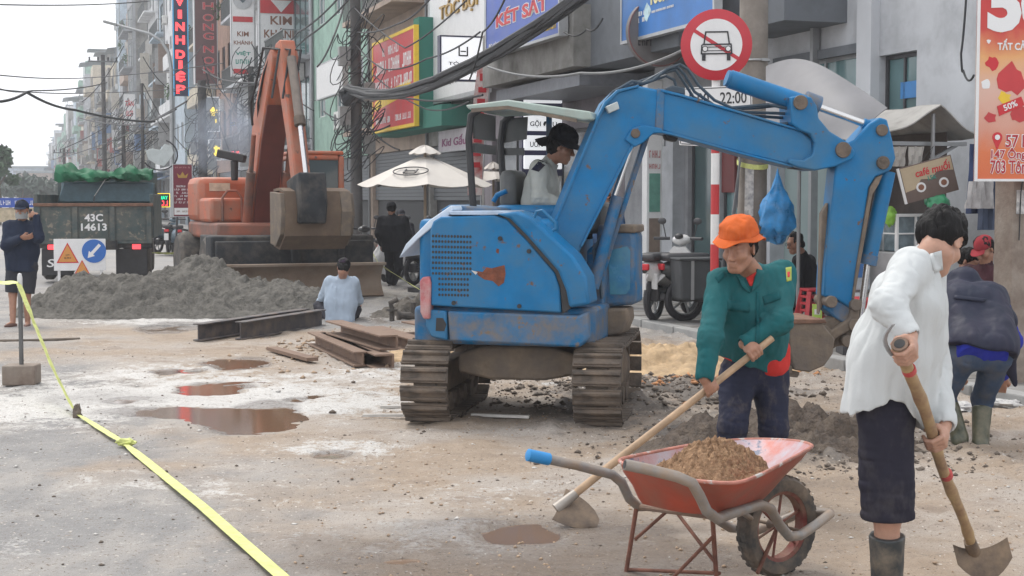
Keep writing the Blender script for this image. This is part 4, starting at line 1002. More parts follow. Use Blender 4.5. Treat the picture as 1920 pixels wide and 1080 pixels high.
# maroon banner stand
M_MRN = mat('maroon banner', (0.17, 0.018, 0.035), 0.5, var=0.1)
p = ppt(342, 405, 38.0)
r, w, h, y = board('banner_stand', 'maroon upright banner with pale crown and lines of text', 'proj', 38.0, 325, 308, 361, 406, M_MRN, 0.06)
m = MB(); m.prism([(-0.1, h * 0.24), (0.1, h * 0.24), (0.14, h * 0.33), (0.06, h * 0.28), (0, h * 0.36), (-0.06, h * 0.28), (-0.14, h * 0.33)], y - 0.008, y - 0.001); m.build('crown_emblem', M_GOLD, r, smooth=0)
scribble(r, 0, h * 0.44, w * 0.8, h * 0.03, M_PINKL, y - 0.001, 14)
for i in range(6): scribble(r, 0, h * (0.08 - 0.062 * i), w * (0.86 if i % 2 else 0.7), h * 0.036, M_WHTL, y - 0.001, 20 + i, 3)
m = MB(); m.box((0, y - 0.004, -h * 0.4), (w * 0.9, 0.008, h * 0.13)); m.build('white_strip', M_WHT, r, smooth=0); scribble(r, 0, -h * 0.4, w * 0.7, h * 0.03, M_BRNL, y - 0.009, 28)
zb = -h / 2; m = MB()
for sx in (-1, 1): m.bar((sx * w * 0.3, 0, zb), (sx * w * 0.42, 0, -(p[2] + h / 2) + 0.1), 0.05)
m.build('stand', M_FRAMED, r, smooth=0)
r, w, h, y = board('white_sign', 'white sign with red letters far along the shop fronts', 'proj', 100.0, 232, 176, 254, 232, M_WHT, 0.15); put_text(r, 'TÂN', 0, h * 0.2, w * 0.7, h * 0.22, M_REDL, y - 0.003, 0.02); scribble(r, 0, -h * 0.15, w * 0.6, h * 0.2, M_REDL, y - 0.002, 31)
r, w, h, y = board('awning_sign', 'blank white tilted awning sign behind the orange excavator boom', 'front', 8.6, 598, 125, 648, 188, M_WHT, 0.15)
r, w, h, y = board('shop_sign', 'pale shop sign with purple lettering under the concrete house', 'front', 9.8, 826, 248, 886, 286, mat('pale mauve sign', (0.45, 0.42, 0.45), 0.6), 0.1); put_text(r, 'Kid Gấu', 0, 0, w * 0.75, h * 0.5, mat('purple lettering', (0.2, 0.03, 0.12), 0.5), y - 0.003, 0.02, shear=0.15)
# blue billboard
M_BBD = mat('bright blue billboard', (0.03, 0.16, 0.45), 0.4, var=0.3, scale=0.9)
r, w, h, y = board('billboard', 'bright blue billboard with pale yellow 100% above the road sign', 'front', 8.55, 1171, -90, 1345, 81, M_BBD, 0.1)
put_text(r, '100%', -w * 0.05, -h * 0.12, w * 0.2, h * 0.13, mat('pale yellow lettering', (0.72, 0.66, 0.35), 0.5), y - 0.003, 0.04); scribble(r, -w * 0.3, -h * 0.24, w * 0.16, h * 0.05, M_WHTL, y - 0.001, 40); scribble(r, -w * 0.3, -h * 0.31, w * 0.16, h * 0.05, M_WHTL, y - 0.001, 41); scribble(r, -w * 0.02, -h * 0.26, w * 0.24, h * 0.025, M_WHTL, y - 0.001, 42); scribble(r, -w * 0.05, -h * 0.02, w * 0.1, h * 0.04, M_WHTL, y - 0.001, 43)
m = MB(); rg = random.Random(3)
for cx, cz, rr in ((w * 0.22, -h * 0.02, 0.2), (w * 0.33, -h * 0.05, 0.22), (w * 0.28, h * 0.05, 0.2), (-w * 0.19, -h * 0.24, 0.12)):
    m.prism([(cx + rr * rg.uniform(0.7, 1.2) * math.cos(2 * PI * i / 11), cz + rr * rg.uniform(0.7, 1.2) * math.sin(2 * PI * i / 11)) for i in range(11)], y - 0.004 - 0.001 * rr, y)
m.build('pale_motif', mat('pale cyan print', (0.5, 0.68, 0.78), 0.5, var=0.4, scale=6), r, smooth=0)
m = MB(); m.bar((-w / 2 - 0.03, 0.2, h / 2), (-w / 2 - 0.03, 0.2, -h * 0.6), 0.06); m.bar((-w / 2 - 0.03, 0.2, -h * 0.4), (-w / 2 + 0.3, 1.2, -h * 0.1), 0.04); m.build('bracket', M_FRAME, r, smooth=0)
# dark round sign under it
c = ppt(1232, 62, 20.5); r = thing('round_sign', 'dark round shop sign with red rim under the blue billboard', 'sign', c, ANG_PROJ)
m = MB(); m.lathe([(0.5, 0), (0.5, 0.1)], 40, Matrix.Rotation(PI / 2, 4, 'X')); m.build('disc', mat('dark disc', (0.16, 0.15, 0.15), 0.5), r); m = MB(); m.tube([(0.49 * math.cos(2 * PI * i / 40), -0.1, 0.49 * math.sin(2 * PI * i / 40)) for i in range(40)], 0.012, 6, close=True); m.build('rim', mat('faded red rim', (0.2, 0.09, 0.085), 0.5), r)
scribble(r, 0, -0.16, 0.7, 0.09, M_BLK, -0.1, 50)
# blue banners at the far left end
r, w, h, y = board('street_banner', 'blue banner with pale lettering across the road behind the standing man', 'proj', 44.0, -6, 371, 84, 389, M_BLUES, 0.05, edge=False)
for k in range(3): scribble(r, w * (-0.32 + 0.3 * k), 0, w * 0.22, h * 0.5, M_WHTL, y - 0.001, 60 + k)
m = MB()
for sx in (-1, 1): m.bar((sx * w * 0.49, 0.05, h / 2), (sx * w * 0.49, 0.05, -1.75), 0.05)
m.box((0, 0.03, -h * 1.3), (w, 0.02, h * 1.5)); m.build('stand', mat('pale hoarding', (0.5, 0.42, 0.3), 0.7, var=0.3), r, smooth=0)
# pale shield shaped plate among the cables
p = ppt(300, 290, 40.0); r = thing('shield_plate', 'pale grey shield shaped plate hung among the cables', 'plate', p, ANG_PROJ)
m = MB(); m.prism([(-0.36, 0.1), (-0.2, 0.16), (0.0, 0.12), (0.12, 0.28), (0.28, 0.24), (0.36, 0.05), (0.26, -0.12), (0.1, -0.3), (-0.12, -0.24), (-0.3, -0.12)], -0.03, 0.03); m.build('plate', mat('pale plate', (0.5, 0.55, 0.55), 0.5), r, bevel=0.01)
m = MB(); m.tube([(0.45 * math.cos(a) - 0.0, 0.05, 0.4 * math.sin(a)) for a in np.linspace(-2.6, 1.2, 16)], 0.02, 6); m.build('cable_loop', M_BLK, r)
# ================================================================ POLES, CABLES, ROAD SIGN
M_POLE = mat('utility pole concrete', (0.25, 0.225, 0.20), 0.85, var=0.15, scale=3, bump=0.3, bscale=30, dirt=((0.15, 0.13, 0.11), 0.4, 2.5))
M_CABLE = mat('black cable', (0.022, 0.024, 0.028), 0.6, var=0.2)
M_CABLEG = mat('grey cable', (0.16, 0.165, 0.17), 0.6, var=0.2)
M_PAPER = mat('weathered paper bills', (0.55, 0.54, 0.52), 0.8, var=0.2, scale=14, dirt=((0.2, 0.2, 0.22), 0.36, 18))
M_TAPE = mat('yellow barrier tape', (0.58, 0.62, 0.21), 0.5, var=0.22, scale=14, bump=0.6, bscale=22, dist=0.02)
M_BOXG = mat('grey junction box', (0.28, 0.285, 0.28), 0.6, var=0.15)

M_POLED = mat('dark weathered pole', (0.085, 0.08, 0.078), 0.85, var=0.25, scale=3)
def pole(label, s, t, r0, r1, h, boxes=0, arms=0, tangle=0, seed=1, name='utility_pole', m_=None):
    rg = random.Random(seed); o = thing(name, label, 'utility pole', st(s, t, 0.0), ANG_PROJ)
    m = MB(); m.lathe([(r0, 0), (r0 * 0.96, h * 0.15), (r1, h)], 18); m.build('shaft', m_ or M_POLE, o)
    for k in range(boxes):
        m = MB(); z = 3.1 + 0.75 * k + rg.uniform(-0.2, 0.2); a = rg.choice([-1, 1]); m.box((a * (r0 + 0.16), -0.1, z), (0.3, 0.24, 0.5)); m.build('junction_box', M_BOXG, o, bevel=0.01)
    for k in range(arms):
        z = h - 0.4 - 0.9 * k; m = MB(); m.bar((-0.9, -0.1, z), (0.9, -0.1, z), 0.09); q = m.build('cross_arm', M_RAIL, o, smooth=0)
        for x in (-0.8, -0.3, 0.3, 0.8): m = MB(); m.lathe([(0.03, 0), (0.07, 0.05), (0.04, 0.1), (0.07, 0.15), (0.03, 0.22)], 10, Matrix.Translation((x, -0.1, z + 0.05))); m.build('insulator', M_BLK, q)
    if tangle:
        m = MB()
        for k in range(tangle):
            z = rg.uniform(2.6, 6.5); pts = []; ph = rg.uniform(0, 6); rr = rg.uniform(0.25, 0.75)
            w_ = rg.uniform(0.2, 0.7)
            for i in range(22): a = ph + i * 0.3; pts.append((rr * math.cos(a), -0.25 + 0.3 * math.sin(a) * rr, z + w_ * math.sin(a * 1.3)))
            m.tube(pts, 0.014, 5)
        m.build('cable_tangle', M_CABLE, o)['kind'] = 'stuff'
    return o
p = G(1410, 640, 0.1); PS, PT = S_of(at(1410, 400, 17)), T_of(at(1410, 400, 17))
pl = pole('round concrete utility pole with pasted bills between the road sign and the blue bag', PS, PT, 0.175, 0.15, 7.5, 0, 0, 0)
m = MB()
for i in range(8):
    a = -2.55 + 0.075 * i; m.add([(0.174 * math.cos(a), 0.174 * math.sin(a), 1.45), (0.174 * math.cos(a + 0.075), 0.174 * math.sin(a + 0.075), 1.45), (0.170 * math.cos(a + 0.075), 0.170 * math.sin(a + 0.075), 2.02), (0.170 * math.cos(a), 0.170 * math.sin(a), 2.02)], [(0, 1, 2, 3)])
m.build('pasted_bill', M_PAPER, pl)
m = MB()
P = [[(0.178 * math.cos(2 * PI * i / 20), 0.178 * math.sin(2 * PI * i / 20), z + 0.05 * math.sin(2 * PI * i / 20)) for z in (2.02, 2.075)] for i in range(20)]; m.grid(P, closeu=True); m.build('tape_band', M_TAPE, pl)
for k in range(4):
    m = MB(); m.tube([(-0.19 - 0.07 * math.sin(PI * i / 10) * (k + 1) * 0.5, -0.07 - 0.02 * k, 2.25 - 0.95 * math.sin(PI * i / 10 * 0.98) * (0.75 + 0.1 * k) + 0.02 * k) if i < 10 else (-0.16, -0.08, 2.25) for i in range(11)], 0.009, 5); m.build('cable_loop', M_CABLEG, pl)
for k, z in enumerate((2.95, 3.2)):
    m = MB(); m.tube([(0.18 * math.cos(2 * PI * i / 16), 0.18 * math.sin(2 * PI * i / 16), z) for i in range(16)], 0.012, 5, close=True); m.box((0.05, -0.19, z), (0.09, 0.03, 0.03)); m.build('steel_strap', M_FRAME, pl)
pole('dark utility pole tangled in cables beside the orange excavator cab', S_of(at(668, 300, 40)), T_of(at(668, 300, 40)), 0.17, 0.13, 9.0, 4, 1, 26, 11, m_=M_POLED)
pole('thick pole carrying junction boxes below the brown sign', S_of(at(380, 300, 62)), T_of(at(380, 300, 62)), 0.2, 0.17, 6.5, 3, 0, 22, 12, m_=M_POLED)
pole('utility pole wrapped in cable knots behind the diesel smoke', S_of(at(472, 300, 52)), T_of(at(472, 300, 52)), 0.12, 0.1, 6.2, 2, 0, 20, 13, m_=M_POLED)
pole('far utility pole with insulators above the shophouse roofs', S_of(at(196, 300, 92)), T_of(at(196, 300, 92)), 0.15, 0.12, 10.4, 1, 1, 10, 14, m_=M_POLED)
pole('slim far pole left of the neon sign', S_of(at(268, 300, 70)), T_of(at(268, 300, 70)), 0.09, 0.07, 7.0, 1, 0, 8, 15, m_=M_POLED)
pole('slender far pole above the dump truck', S_of(at(232, 300, 80)), T_of(at(232, 300, 80)), 0.12, 0.1, 5.6, 2, 0, 14, 16, m_=M_POLED)
pole('distant utility pole near the end of the street', S_of(at(120, 300, 130)), T_of(at(120, 300, 130)), 0.16, 0.12, 6.0, 1, 1, 4, 17, m_=M_POLED)
# curved street lamp
q = at(322, 370, 58); L = thing('street_lamp', 'grey street lamp with long curved arm in front of the neon sign', 'street lamp', (q[0], q[1], 0))
def lp(px, py): w = at(px, py, 58); return (w[0] - q[0], w[1] - q[1], w[2])
m = MB(); m.tube([(0, 0, 0), lp(322, 200), lp(321, 130), lp(316, 98), lp(302, 76), lp(280, 63), lp(250, 55), lp(218, 46)], [0.1, 0.08, 0.07, 0.065, 0.06, 0.055, 0.05, 0.045], 10); m.build('lamp_post', M_FRAME, L)
a = Vector(lp(220, 47)); b_ = Vector(lp(194, 40)); m = MB(); m.bar(a, b_, 0.22, 0.1); m.build('lamp_head', M_BOXG, L, bevel=0.03)

def cable(label, pts, r, m_=None, sag=0.0, n=14, wob=0.0, seed=0, group='overhead cables'):
    P = [np.array(p, float) for p in pts]; out = []; rg = random.Random(seed)
    for k in range(len(P) - 1):
        for i in range(n):
            t = i / n; c = P[k] * (1 - t) + P[k + 1] * t; c[2] -= sag * 4 * t * (1 - t)
            if wob and 0 < i: c += np.array([rg.uniform(-wob, wob), rg.uniform(-wob, wob), rg.uniform(-wob, wob)])
            out.append(c)
    out.append(P[-1]); o0 = P[0]
    m = MB(); m.tube([c - o0 for c in out], r, 6); o = m.build('cable', m_ or M_CABLE); o.location = tuple(o0); tag(o, label, 'cable', group); return o
# thick bundle from the dark pole up to the right
A_, B_ = at(652, 165, 39), at(1095, -12, 22)
bun = thing('cable_bundle', 'thick black bundle of cables sweeping up to the right in front of the shop signs', 'cable bundle', A_)
rg = random.Random(4)
for k in range(9):
    o1 = np.array([rg.uniform(-.06, .06), rg.uniform(-.06, .06), rg.uniform(-.1, .1)]); pts = []
    for i in range(26):
        t = i / 25; c = A_ * (1 - t) + B_ * t; c[2] -= 0.62 * 4 * t * (1 - t) * (1 - 0.25 * (t - 0.5)); c = c + o1 * (0.8 + 0.5 * math.sin(5 * t + k)) + 0.02 * rg.uniform(-1, 1); pts.append(c - A_)
    m = MB(); m.tube(pts, 0.03 + 0.014 * (k % 3), 6); m.build('strand', M_CABLE, bun)
m = MB(); m.tube([(0.0, 0, 0.0), (-0.1, 0, -0.1), (-0.02, 0, -0.3), (0.25, -0.3, -0.1)], [0.1, 0.16, 0.18, 0.05], 8); m.build('splice_closure', M_CABLE, bun)
CB = [('thin wire high on the left crossing the sky', [at(-20, 8, 40), at(280, 2, 60)], .02), ('sky wire running level to the far insulators', [at(-20, 139, 45), at(160, 146, 75), at(420, 118, 58)], .022),
      ('second level wire across the white sky', [at(-20, 166, 45), at(170, 174, 75), at(420, 158, 58)], .022), ('drooping thick wire that kinks in the sky above the truck', [at(-20, 190, 34), at(50, 173, 36), at(140, 206, 40), at(290, 228, 50)], .035),
      ('thin wire below the kinked one', [at(-20, 160, 34), at(60, 170, 40), at(200, 155, 60)], .02), ('cable sagging from the brown sign to the smoke', [at(380, 130, 62), at(430, 152, 56), at(520, 150, 44)], .035), ('second sagging cable under the brown sign', [at(370, 160, 62), at(440, 165, 54), at(560, 130, 42)], .03),
      ('black wire climbing over the gold shop board', [at(470, 140, 52), at(560, 60, 40), at(640, -10, 34)], .025), ('parallel black wire over the gold shop board', [at(480, 145, 52), at(575, 70, 40), at(660, -8, 34)], .025),
      ('wire dropping behind the orange excavator boom', [at(650, -10, 40), at(625, 70, 38), at(595, 125, 37)], .025), ('thin wire from the dark pole to the green box sign', [at(668, 60, 40), at(745, 45, 33), at(810, -6, 28)], .02), ('wire crossing the tan wall', [at(660, 10, 40), at(760, 90, 34), at(880, -5, 27)], .018),
      ('wire looping across the red shop sign', [at(665, 80, 40), at(720, 130, 36), at(800, 110, 33), at(900, 60, 28)], .018), ('wire sagging under the red shop sign', [at(690, 165, 39), at(770, 185, 34), at(905, 178, 28)], .022), ('wire hanging beneath the white salon board', [at(700, 140, 38), at(800, 205, 33), at(880, 190, 28)], .016),
      ('pale cable drooping below the concrete balcony', [at(915, 125, 24), at(1090, 137, 21), at(1290, 90, 18)], .02, M_CABLEG, 0.1), ('wire rising past the salon light box', [at(880, 150, 28), at(905, 60, 25), at(950, -10, 22)], .016), ('cable in the dark balcony opening', [at(1058, 60, 24), at(1100, 55, 23), at(1130, 35, 22)], .014),
      ('black cable loop on the pale wall beside the red poster', [at(1812, -10, 16), at(1802, 100, 16), at(1806, 132, 16), at(1826, 141, 15.6)], .012), ('wires beneath the far roofs', [at(150, 222, 90), at(250, 235, 65), at(330, 205, 50)], .03), ('low wire along the far shop fronts', [at(95, 300, 150), at(200, 268, 80), at(350, 190, 50)], .03)]
for k, q_ in enumerate(CB): cable('black overhead cable: ' + q_[0] if len(q_[0].split()) < 5 else q_[0], q_[1], q_[2], q_[3] if len(q_) > 3 else None, q_[4] if len(q_) > 4 else 0.08, seed=k)
rg = random.Random(77)
for k in range(26):       # drop wires between the poles
    pa = rg.choice([(668, 40), (472, 52), (380, 62), (232, 80), (268, 70)]); x1 = pa[0] + rg.choice([-1, 1]) * rg.uniform(40, 130); y0, y1 = rg.uniform(60, 300), rg.uniform(120, 310)
    cable('thin dark drop wire strung between poles and shop fronts', [at(pa[0], y0, pa[1]), at(x1, y1, pa[1] * rg.uniform(0.95, 1.25))], rg.uniform(.012, .024), None, rg.uniform(.1, .5), seed=k, group='thin drop wires along the street')

# no-car road sign
c = at(1343, 85, 15.0); RS = thing('road_sign', 'round red and white no cars sign on a red and white banded pole', 'road sign', (c[0], c[1], 0), -0.13)
zc = c[2]; m = MB()
for i, z in enumerate(np.arange(0.0, zc - 0.3, 0.305)): pass
bands = [(0.09, 0.35, 0), (0.35, 0.66, 1), (0.66, 0.97, 0), (0.97, 1.23, 1), (1.23, 1.5, 0), (1.5, 1.80, 1), (1.80, 2.10, 0), (2.1, 2.35, 1), (2.35, zc + 0.3, 0)]
bands = [(0.0, 0.58, 1), (0.58, 0.885, 0), (0.885, 1.19, 1), (1.19, 1.49, 0), (1.49, 1.79, 1), (1.79, 2.1, 0), (2.1, 2.4, 1), (2.4, zc, 0)]
for z0, z1, rd in bands:
    m = MB(); m.lathe([(0.042, z0), (0.042, z1)], 16, cap=False); m.build('pole_band', M_RED if rd else M_WHT, RS)
XR = Matrix.Rotation(PI / 2, 4, 'X')
m = MB(); m.lathe([(0.345, 0.0), (0.352, 0.006), (0.352, 0.018), (0.345, 0.022)], 56, Matrix.Translation((0, -0.045, zc)) @ XR); dk = m.build('sign_disc', mat('signal red', (0.48, 0.025, 0.04), 0.4, var=0.06), RS)
m = MB(); m.lathe([(0.255, 0), (0.255, 0.003)], 56, Matrix.Translation((0, -0.067, zc)) @ XR); m.build('white_field', M_WHT, dk)
M_SB = mat('sign black', (0.02, 0.02, 0.025), 0.5, var=0); M_SR = mat('signal red', (0.48, 0.025, 0.04), 0.4)
def flat(pts, name, m_, y, th=0.002, par=None):
    m = MB(); m.prism([(a, zc + b_) for a, b_ in pts], y - th, y); return m.build(name, m_, par or dk, smooth=0)
a = R(-33); d = 0.27; w_ = 0.018
flat([(-d * math.cos(a) + w_ * math.sin(a), -d * math.sin(a) - w_ * math.cos(a)), (d * math.cos(a) + w_ * math.sin(a), d * math.sin(a) - w_ * math.cos(a)), (d * math.cos(a) - w_ * math.sin(a), d * math.sin(a) + w_ * math.cos(a)), (-d * math.cos(a) - w_ * math.sin(a), -d * math.sin(a) + w_ * math.cos(a))], 'red_bar', M_SR, -0.0705)
u = 0.70 / 470
def cp(pts): return [((x - 948) * u, (302 - y) * u) for x, y in pts]   # from the enlarged view of the sign
def stroke(p, q_, w):
    p, q_ = Vector((p[0], p[1])), Vector((q_[0], q_[1])); d_ = (q_ - p).normalized(); n_ = Vector((-d_.y, d_.x)) * w / 2; e = d_ * w * 0.3
    return [tuple(p - e + n_), tuple(q_ + e + n_), tuple(q_ + e - n_), tuple(p - e - n_)]
yk = -0.0735
k = 0
for pa, pb in (((876, 218), (1022, 218)), ((878, 218), (866, 300)), ((1022, 218), (1034, 300)), ((858, 300), (1046, 300)), ((853, 305), (850, 362)), ((1046, 305), (1050, 362)), ((850, 362), (1050, 362)), ((890, 342), (1010, 342)), ((890, 318), (1010, 318))):
    k += 1; q_ = cp([pa, pb]); flat(stroke(q_[0], q_[1], 0.014 if k < 8 else 0.007), 'car_outline', M_SB, yk - 0.0003 * k)
for x in (866, 1030): flat(cp([(x - 12, 364), (x + 12, 364), (x + 12, 408), (x - 12, 408)]), 'car_wheel', M_SB, yk - 0.004)
for x in (874, 1027):
    q_ = cp([(x, 330)])[0]; flat([(q_[0] + 0.03 * math.cos(t), q_[1] + 0.03 * math.sin(t)) for t in np.linspace(0, 2 * PI, 17)[:-1]], 'headlight_ring', M_SB, yk - 0.0045); flat([(q_[0] + 0.022 * math.cos(t), q_[1] + 0.022 * math.sin(t)) for t in np.linspace(0, 2 * PI, 17)[:-1]], 'headlight', M_WHT, yk - 0.007)
for (xa, ya, xb, yb_, tx, tl) in ((1282, 163, 1409, 207, '5:00 - 22:00', -0.03), (1275, 234, 1390, 275, 'TRỪ', 0.05)):
    A0, A1 = at(xa, ya, 15), at(xb, yb_, 15); cx, cz, w, h = (A0[0] + A1[0]) / 2 - c[0], (A0[2] + A1[2]) / 2, A1[0] - A0[0], A0[2] - A1[2]
    q_ = Matrix.Translation((cx, -0.05, cz)) @ Matrix.Rotation(tl, 4, 'Y')
    m = MB(); m.box((0, 0, 0), (w, 0.015, h), M=q_); pt = m.build('time_plate', M_WHT, RS, bevel=0.003)
    m = MB()
    for sx in (-1, 1): m.box((sx * (w / 2 - 0.014), -0.008, 0), (0.008, 0.003, h - 0.03), M=q_)
    for sz in (-1, 1): m.box((0, -0.008, sz * (h / 2 - 0.014)), (w - 0.045, 0.003, 0.008), M=q_)
    m.build('plate_border', M_SB, pt, smooth=0); put_text(pt, tx, cx, cz, w * (0.84 if ':' in tx else 0.4), h * 0.5, M_SB, -0.059, 0.012, 0.002, tilt=-tl)

# blue plastic bag on the pole
def lump(name, label, cat, m_, c, rx, ry, rz, seed, amp=0.25, par=None, fr=2.2, neck=False):
    V = []; n, k = 26, 18; m = MB(); m.ball((0, 0, 0), 1, n, k); v = np.array(m.v)
    d = 1 + amp * fbm(v * fr, 4, seed) + amp * 0.5 * (0.5 - np.abs(fbm(v * fr * 2, 3, seed + 3)))
    v = v * d[:, None]
    if neck:
        z = v[:, 2]; lo_ = np.minimum(z, 0); b_ = np.clip(1 - (lo_ * 0.97) ** 2, 0.06, 1) ** -0.28; v[:, 0] *= b_; v[:, 1] *= b_; f = np.clip(1.15 - 0.95 * sstep(-0.2, 1.0, z), 0.12, 1.2); v[:, 0] *= f; v[:, 1] *= f
    m.v = [tuple(q) for q in v * np.array([rx, ry, rz])]; o = m.build(name, m_, par, smooth=60)
    if par is None: o.location = tuple(c); tag(o, label, cat)
    else: m_
    return o
M_BAG = mat('blue plastic bag', (0.02, 0.22, 0.52), 0.3, var=0.35, scale=7, spec=0.6)
c = at(1457, 385, 16.4); lump('plastic_bag', 'bulging blue plastic bag hung on the utility pole', 'bag', M_BAG, c, 0.16, 0.14, 0.38, 3, 0.17, neck=True, fr=2.6)

# ---------------------------------------------------------------- right hand concrete post and red poster
c = at(1893, 600, 12.6); RP = thing('concrete_post', 'old square concrete utility post with slots at the right edge', 'post', (c[0], c[1], 0), R(24))
M_OLDC = mat('old weathered concrete', (0.30, 0.26, 0.22), 0.9, var=0.25, scale=5, bump=0.5, bscale=30, dirt=((0.17, 0.125, 0.10), 0.5, 3))
m = MB(); m.v = []; 
for (z0, z1) in ((0, 1.0), (1.14, 1.5), (1.64, 2.0), (2.14, 4.6)): m.box((0.13, 0, (z0 + z1) / 2), (0.09, 0.22, z1 - z0))
m.box((0, 0, 2.3), (0.17, 0.218, 4.6)); m.box((0.245, 0, 2.3), (0.14, 0.218, 4.6)); m.build('shaft', M_OLDC, RP, smooth=0)
m = MB(); m.box((-0.0, -0.112, 1.62), (0.11, 0.004, 0.2)); m.build('pasted_bill', M_PAPER, RP, smooth=0)
m = MB(); m.tube([(0.03, -0.12, 2.0), (-0.02, -0.125, 1.7), (-0.03, -0.125, 1.3)], 0.005, 5); m.build('cable', M_CABLE, RP)
m = bpy.data.materials.new('poster print'); m.use_nodes = True; nt = m.node_tree; n, l = nt.nodes, nt.links; b = n['Principled BSDF']; b.inputs['Roughness'].default_value = 0.4
tc = n.new('ShaderNodeTexCoord'); sp = n.new('ShaderNodeSeparateXYZ'); l.new(tc.outputs['Object'], sp.inputs[0]); nz = n.new('ShaderNodeTexNoise'); nz.inputs['Scale'].default_value = 3.2; nz.inputs['Detail'].default_value = 4; l.new(tc.outputs['Object'], nz.inputs['Vector'])
mm = n.new('ShaderNodeMath'); mm.operation = 'MULTIPLY_ADD'; l.new(nz.outputs[0], mm.inputs[0]); mm.inputs[1].default_value = 0.35; l.new(sp.outputs[2], mm.inputs[2])
rp = n.new('ShaderNodeValToRGB'); e = rp.color_ramp.elements; e[0].position = 0.0; e[0].color = (0.62, 0.12, 0.04, 1); e[1].position = 1.0; e[1].color = (0.50, 0.025, 0.035, 1)
for ps, cl in ((0.22, (0.66, 0.17, 0.06, 1)), (0.30, (0.62, 0.28, 0.2, 1)), (0.48, (0.66, 0.42, 0.34, 1)), (0.62, (0.72, 0.36, 0.14, 1)), (0.72, (0.55, 0.05, 0.04, 1))):
    x = e.new(ps); x.color = cl
mr = n.new('ShaderNodeMapRange'); mr.inputs[1].default_value = -0.75; mr.inputs[2].default_value = 1.2; l.new(mm.outputs[0], mr.inputs[0]); l.new(mr.outputs[0], rp.inputs[0]); l.new(rp.outputs[0], b.inputs['Base Color']); M_POST = m
A0 = at(1826, 340, 12.3); sc_ = 12.3 / FOC; PO = thing('poster', 'big red and orange sale poster with addresses on the concrete post', 'poster', (A0[0], A0[1], A0[2]), R(3))
pw, ph = 190 * sc_, 470 * sc_
m = MB(); m.box((pw / 2, 0, ph / 2), (pw, 0.02, ph)); pz = m.build('panel', M_POST, PO, smooth=0); pz.data.transform(Matrix.Translation((0, 0, -ph / 2 + 0.3))); pz.location = (0, 0, ph / 2 - 0.3)
m = MB(); m.box((0.012, -0.004, ph / 2), (0.024, 0.024, ph)); m.box((pw / 2, -0.004, 0.01), (pw - 0.05, 0.024, 0.02)); m.build('frame', M_WHT, PO, smooth=0)
def pxz(px, py): return ((px - 1826) * sc_, (340 - py) * sc_)
for s, px, py, wpx, hpx, bo_, out in (('50', 1912, 10, 134, 108, 0.05, 1), ('TẤT CẢ S', 1897, 86, 64, 21, 0.03, 0), ('57 Lê', 1911, 265, 54, 23, 0.03, 2), ('147 Ông', 1890, 290, 66, 25, 0.03, 2), ('703 Tôn', 1890, 313, 68, 25, 0.03, 2)):
    x, z = pxz(px, py)
    if out == 2: put_text(PO, s, x, z, wpx * sc_ * 1.02, hpx * sc_ * 1.1, M_WHTL, -0.0105, 0.07, 0.002, name='lettering_outline'); put_text(PO, s, x, z, wpx * sc_, hpx * sc_, mat('dark red lettering', (0.42, 0.02, 0.03), 0.5, var=0), -0.013, 0.015, 0.002)
    else: put_text(PO, s, x, z, wpx * sc_, hpx * sc_, M_WHTL, -0.011, bo_, 0.004)
m = MB(); x, z = pxz(1868, 258); m.prism([(x + 0.042 * math.cos(t), z + 0.042 * math.sin(t)) for t in np.linspace(-0.5, PI + 0.5, 14)] + [(x, z - 0.105)], -0.014, -0.01); pin_ = m.build('map_pin', M_REDL, PO, smooth=0); m = MB(); m.prism([(x + 0.022 * math.cos(t), z + 0.022 * math.sin(t)) for t in np.linspace(0, 2 * PI, 13)[:-1]], -0.017, -0.0145); m.build('pin_hole', M_WHTL, pin_, smooth=0)
rg = random.Random(9)
for px, py, r_, mm_ in ((1856, 120, 0.065, M_REDL), (1855, 222, 0.055, M_RED), (1893, 150, 0.14, M_RED), (1910, 215, 0.09, M_RED), (1845, 160, 0.05, M_WHTL), (1880, 185, 0.06, M_ORT if '_M' and 'orange triangle face' in _M else M_YEL), (1848, 80, 0.02, M_WHTL), (1870, 60, 0.02, M_YEL)):
    x, z = pxz(px, py); m = MB(); m.prism([(x + r_ * rg.uniform(0.6, 1.1) * math.cos(2 * PI * i / 12), z + r_ * rg.uniform(0.6, 1.1) * math.sin(2 * PI * i / 12)) for i in range(12)], -0.0125, -0.009); m.build('printed_shape', mm_, PO, smooth=0)
x, z = pxz(1898, 198); m = MB(); m.prism([(x - 0.12, z - 0.09), (x + 0.09, z - 0.0), (x + 0.06, z + 0.07), (x - 0.14, z - 0.01)], -0.016, -0.013); m.build('ticket', M_REDL, PO, smooth=0); put_text(PO, '50%', x - 0.03, z - 0.005, 0.12, 0.05, M_WHTL, -0.0165, 0.02, 0.002, tilt=0.4)

# ---------------------------------------------------------------- coffee stall
M_AWN = mat('pale awning sheet', (0.42, 0.41, 0.39), 0.7, var=0.15, scale=4, dirt=((0.22, 0.21, 0.2), 0.4, 4)); M_TARPD = mat('dark brown hanging tarp', (0.085, 0.07, 0.065), 0.8, var=0.3, scale=4); M_GREYB = mat('grey fridge casing', (0.42, 0.43, 0.43), 0.5, var=0.12, scale=4, dirt=((0.27, 0.27, 0.27), 0.36, 4))
q = at(1763, 197, 15.2); ST = thing('coffee_stall', 'street coffee stall under a small ridged awning with dark hanging tarp', 'stall', (q[0], q[1], 0.09), ANG_PROJ)
zr = q[2] - 0.09
for (xe, ze) in ((-0.62, zr - 0.29), (0.5, zr - 0.33)):
    P = [[(xe * i / 8, 2.1 * j / 6, zr + (ze - zr) * i / 8 - 0.03 * math.sin(PI * i / 8) + 0.012 * math.sin(j * 2.1 + i)) for j in range(7)] for i in range(9)]
    m = MB(); m.grid(P, 0.012); m.build('awning_sheet', M_AWN, ST)
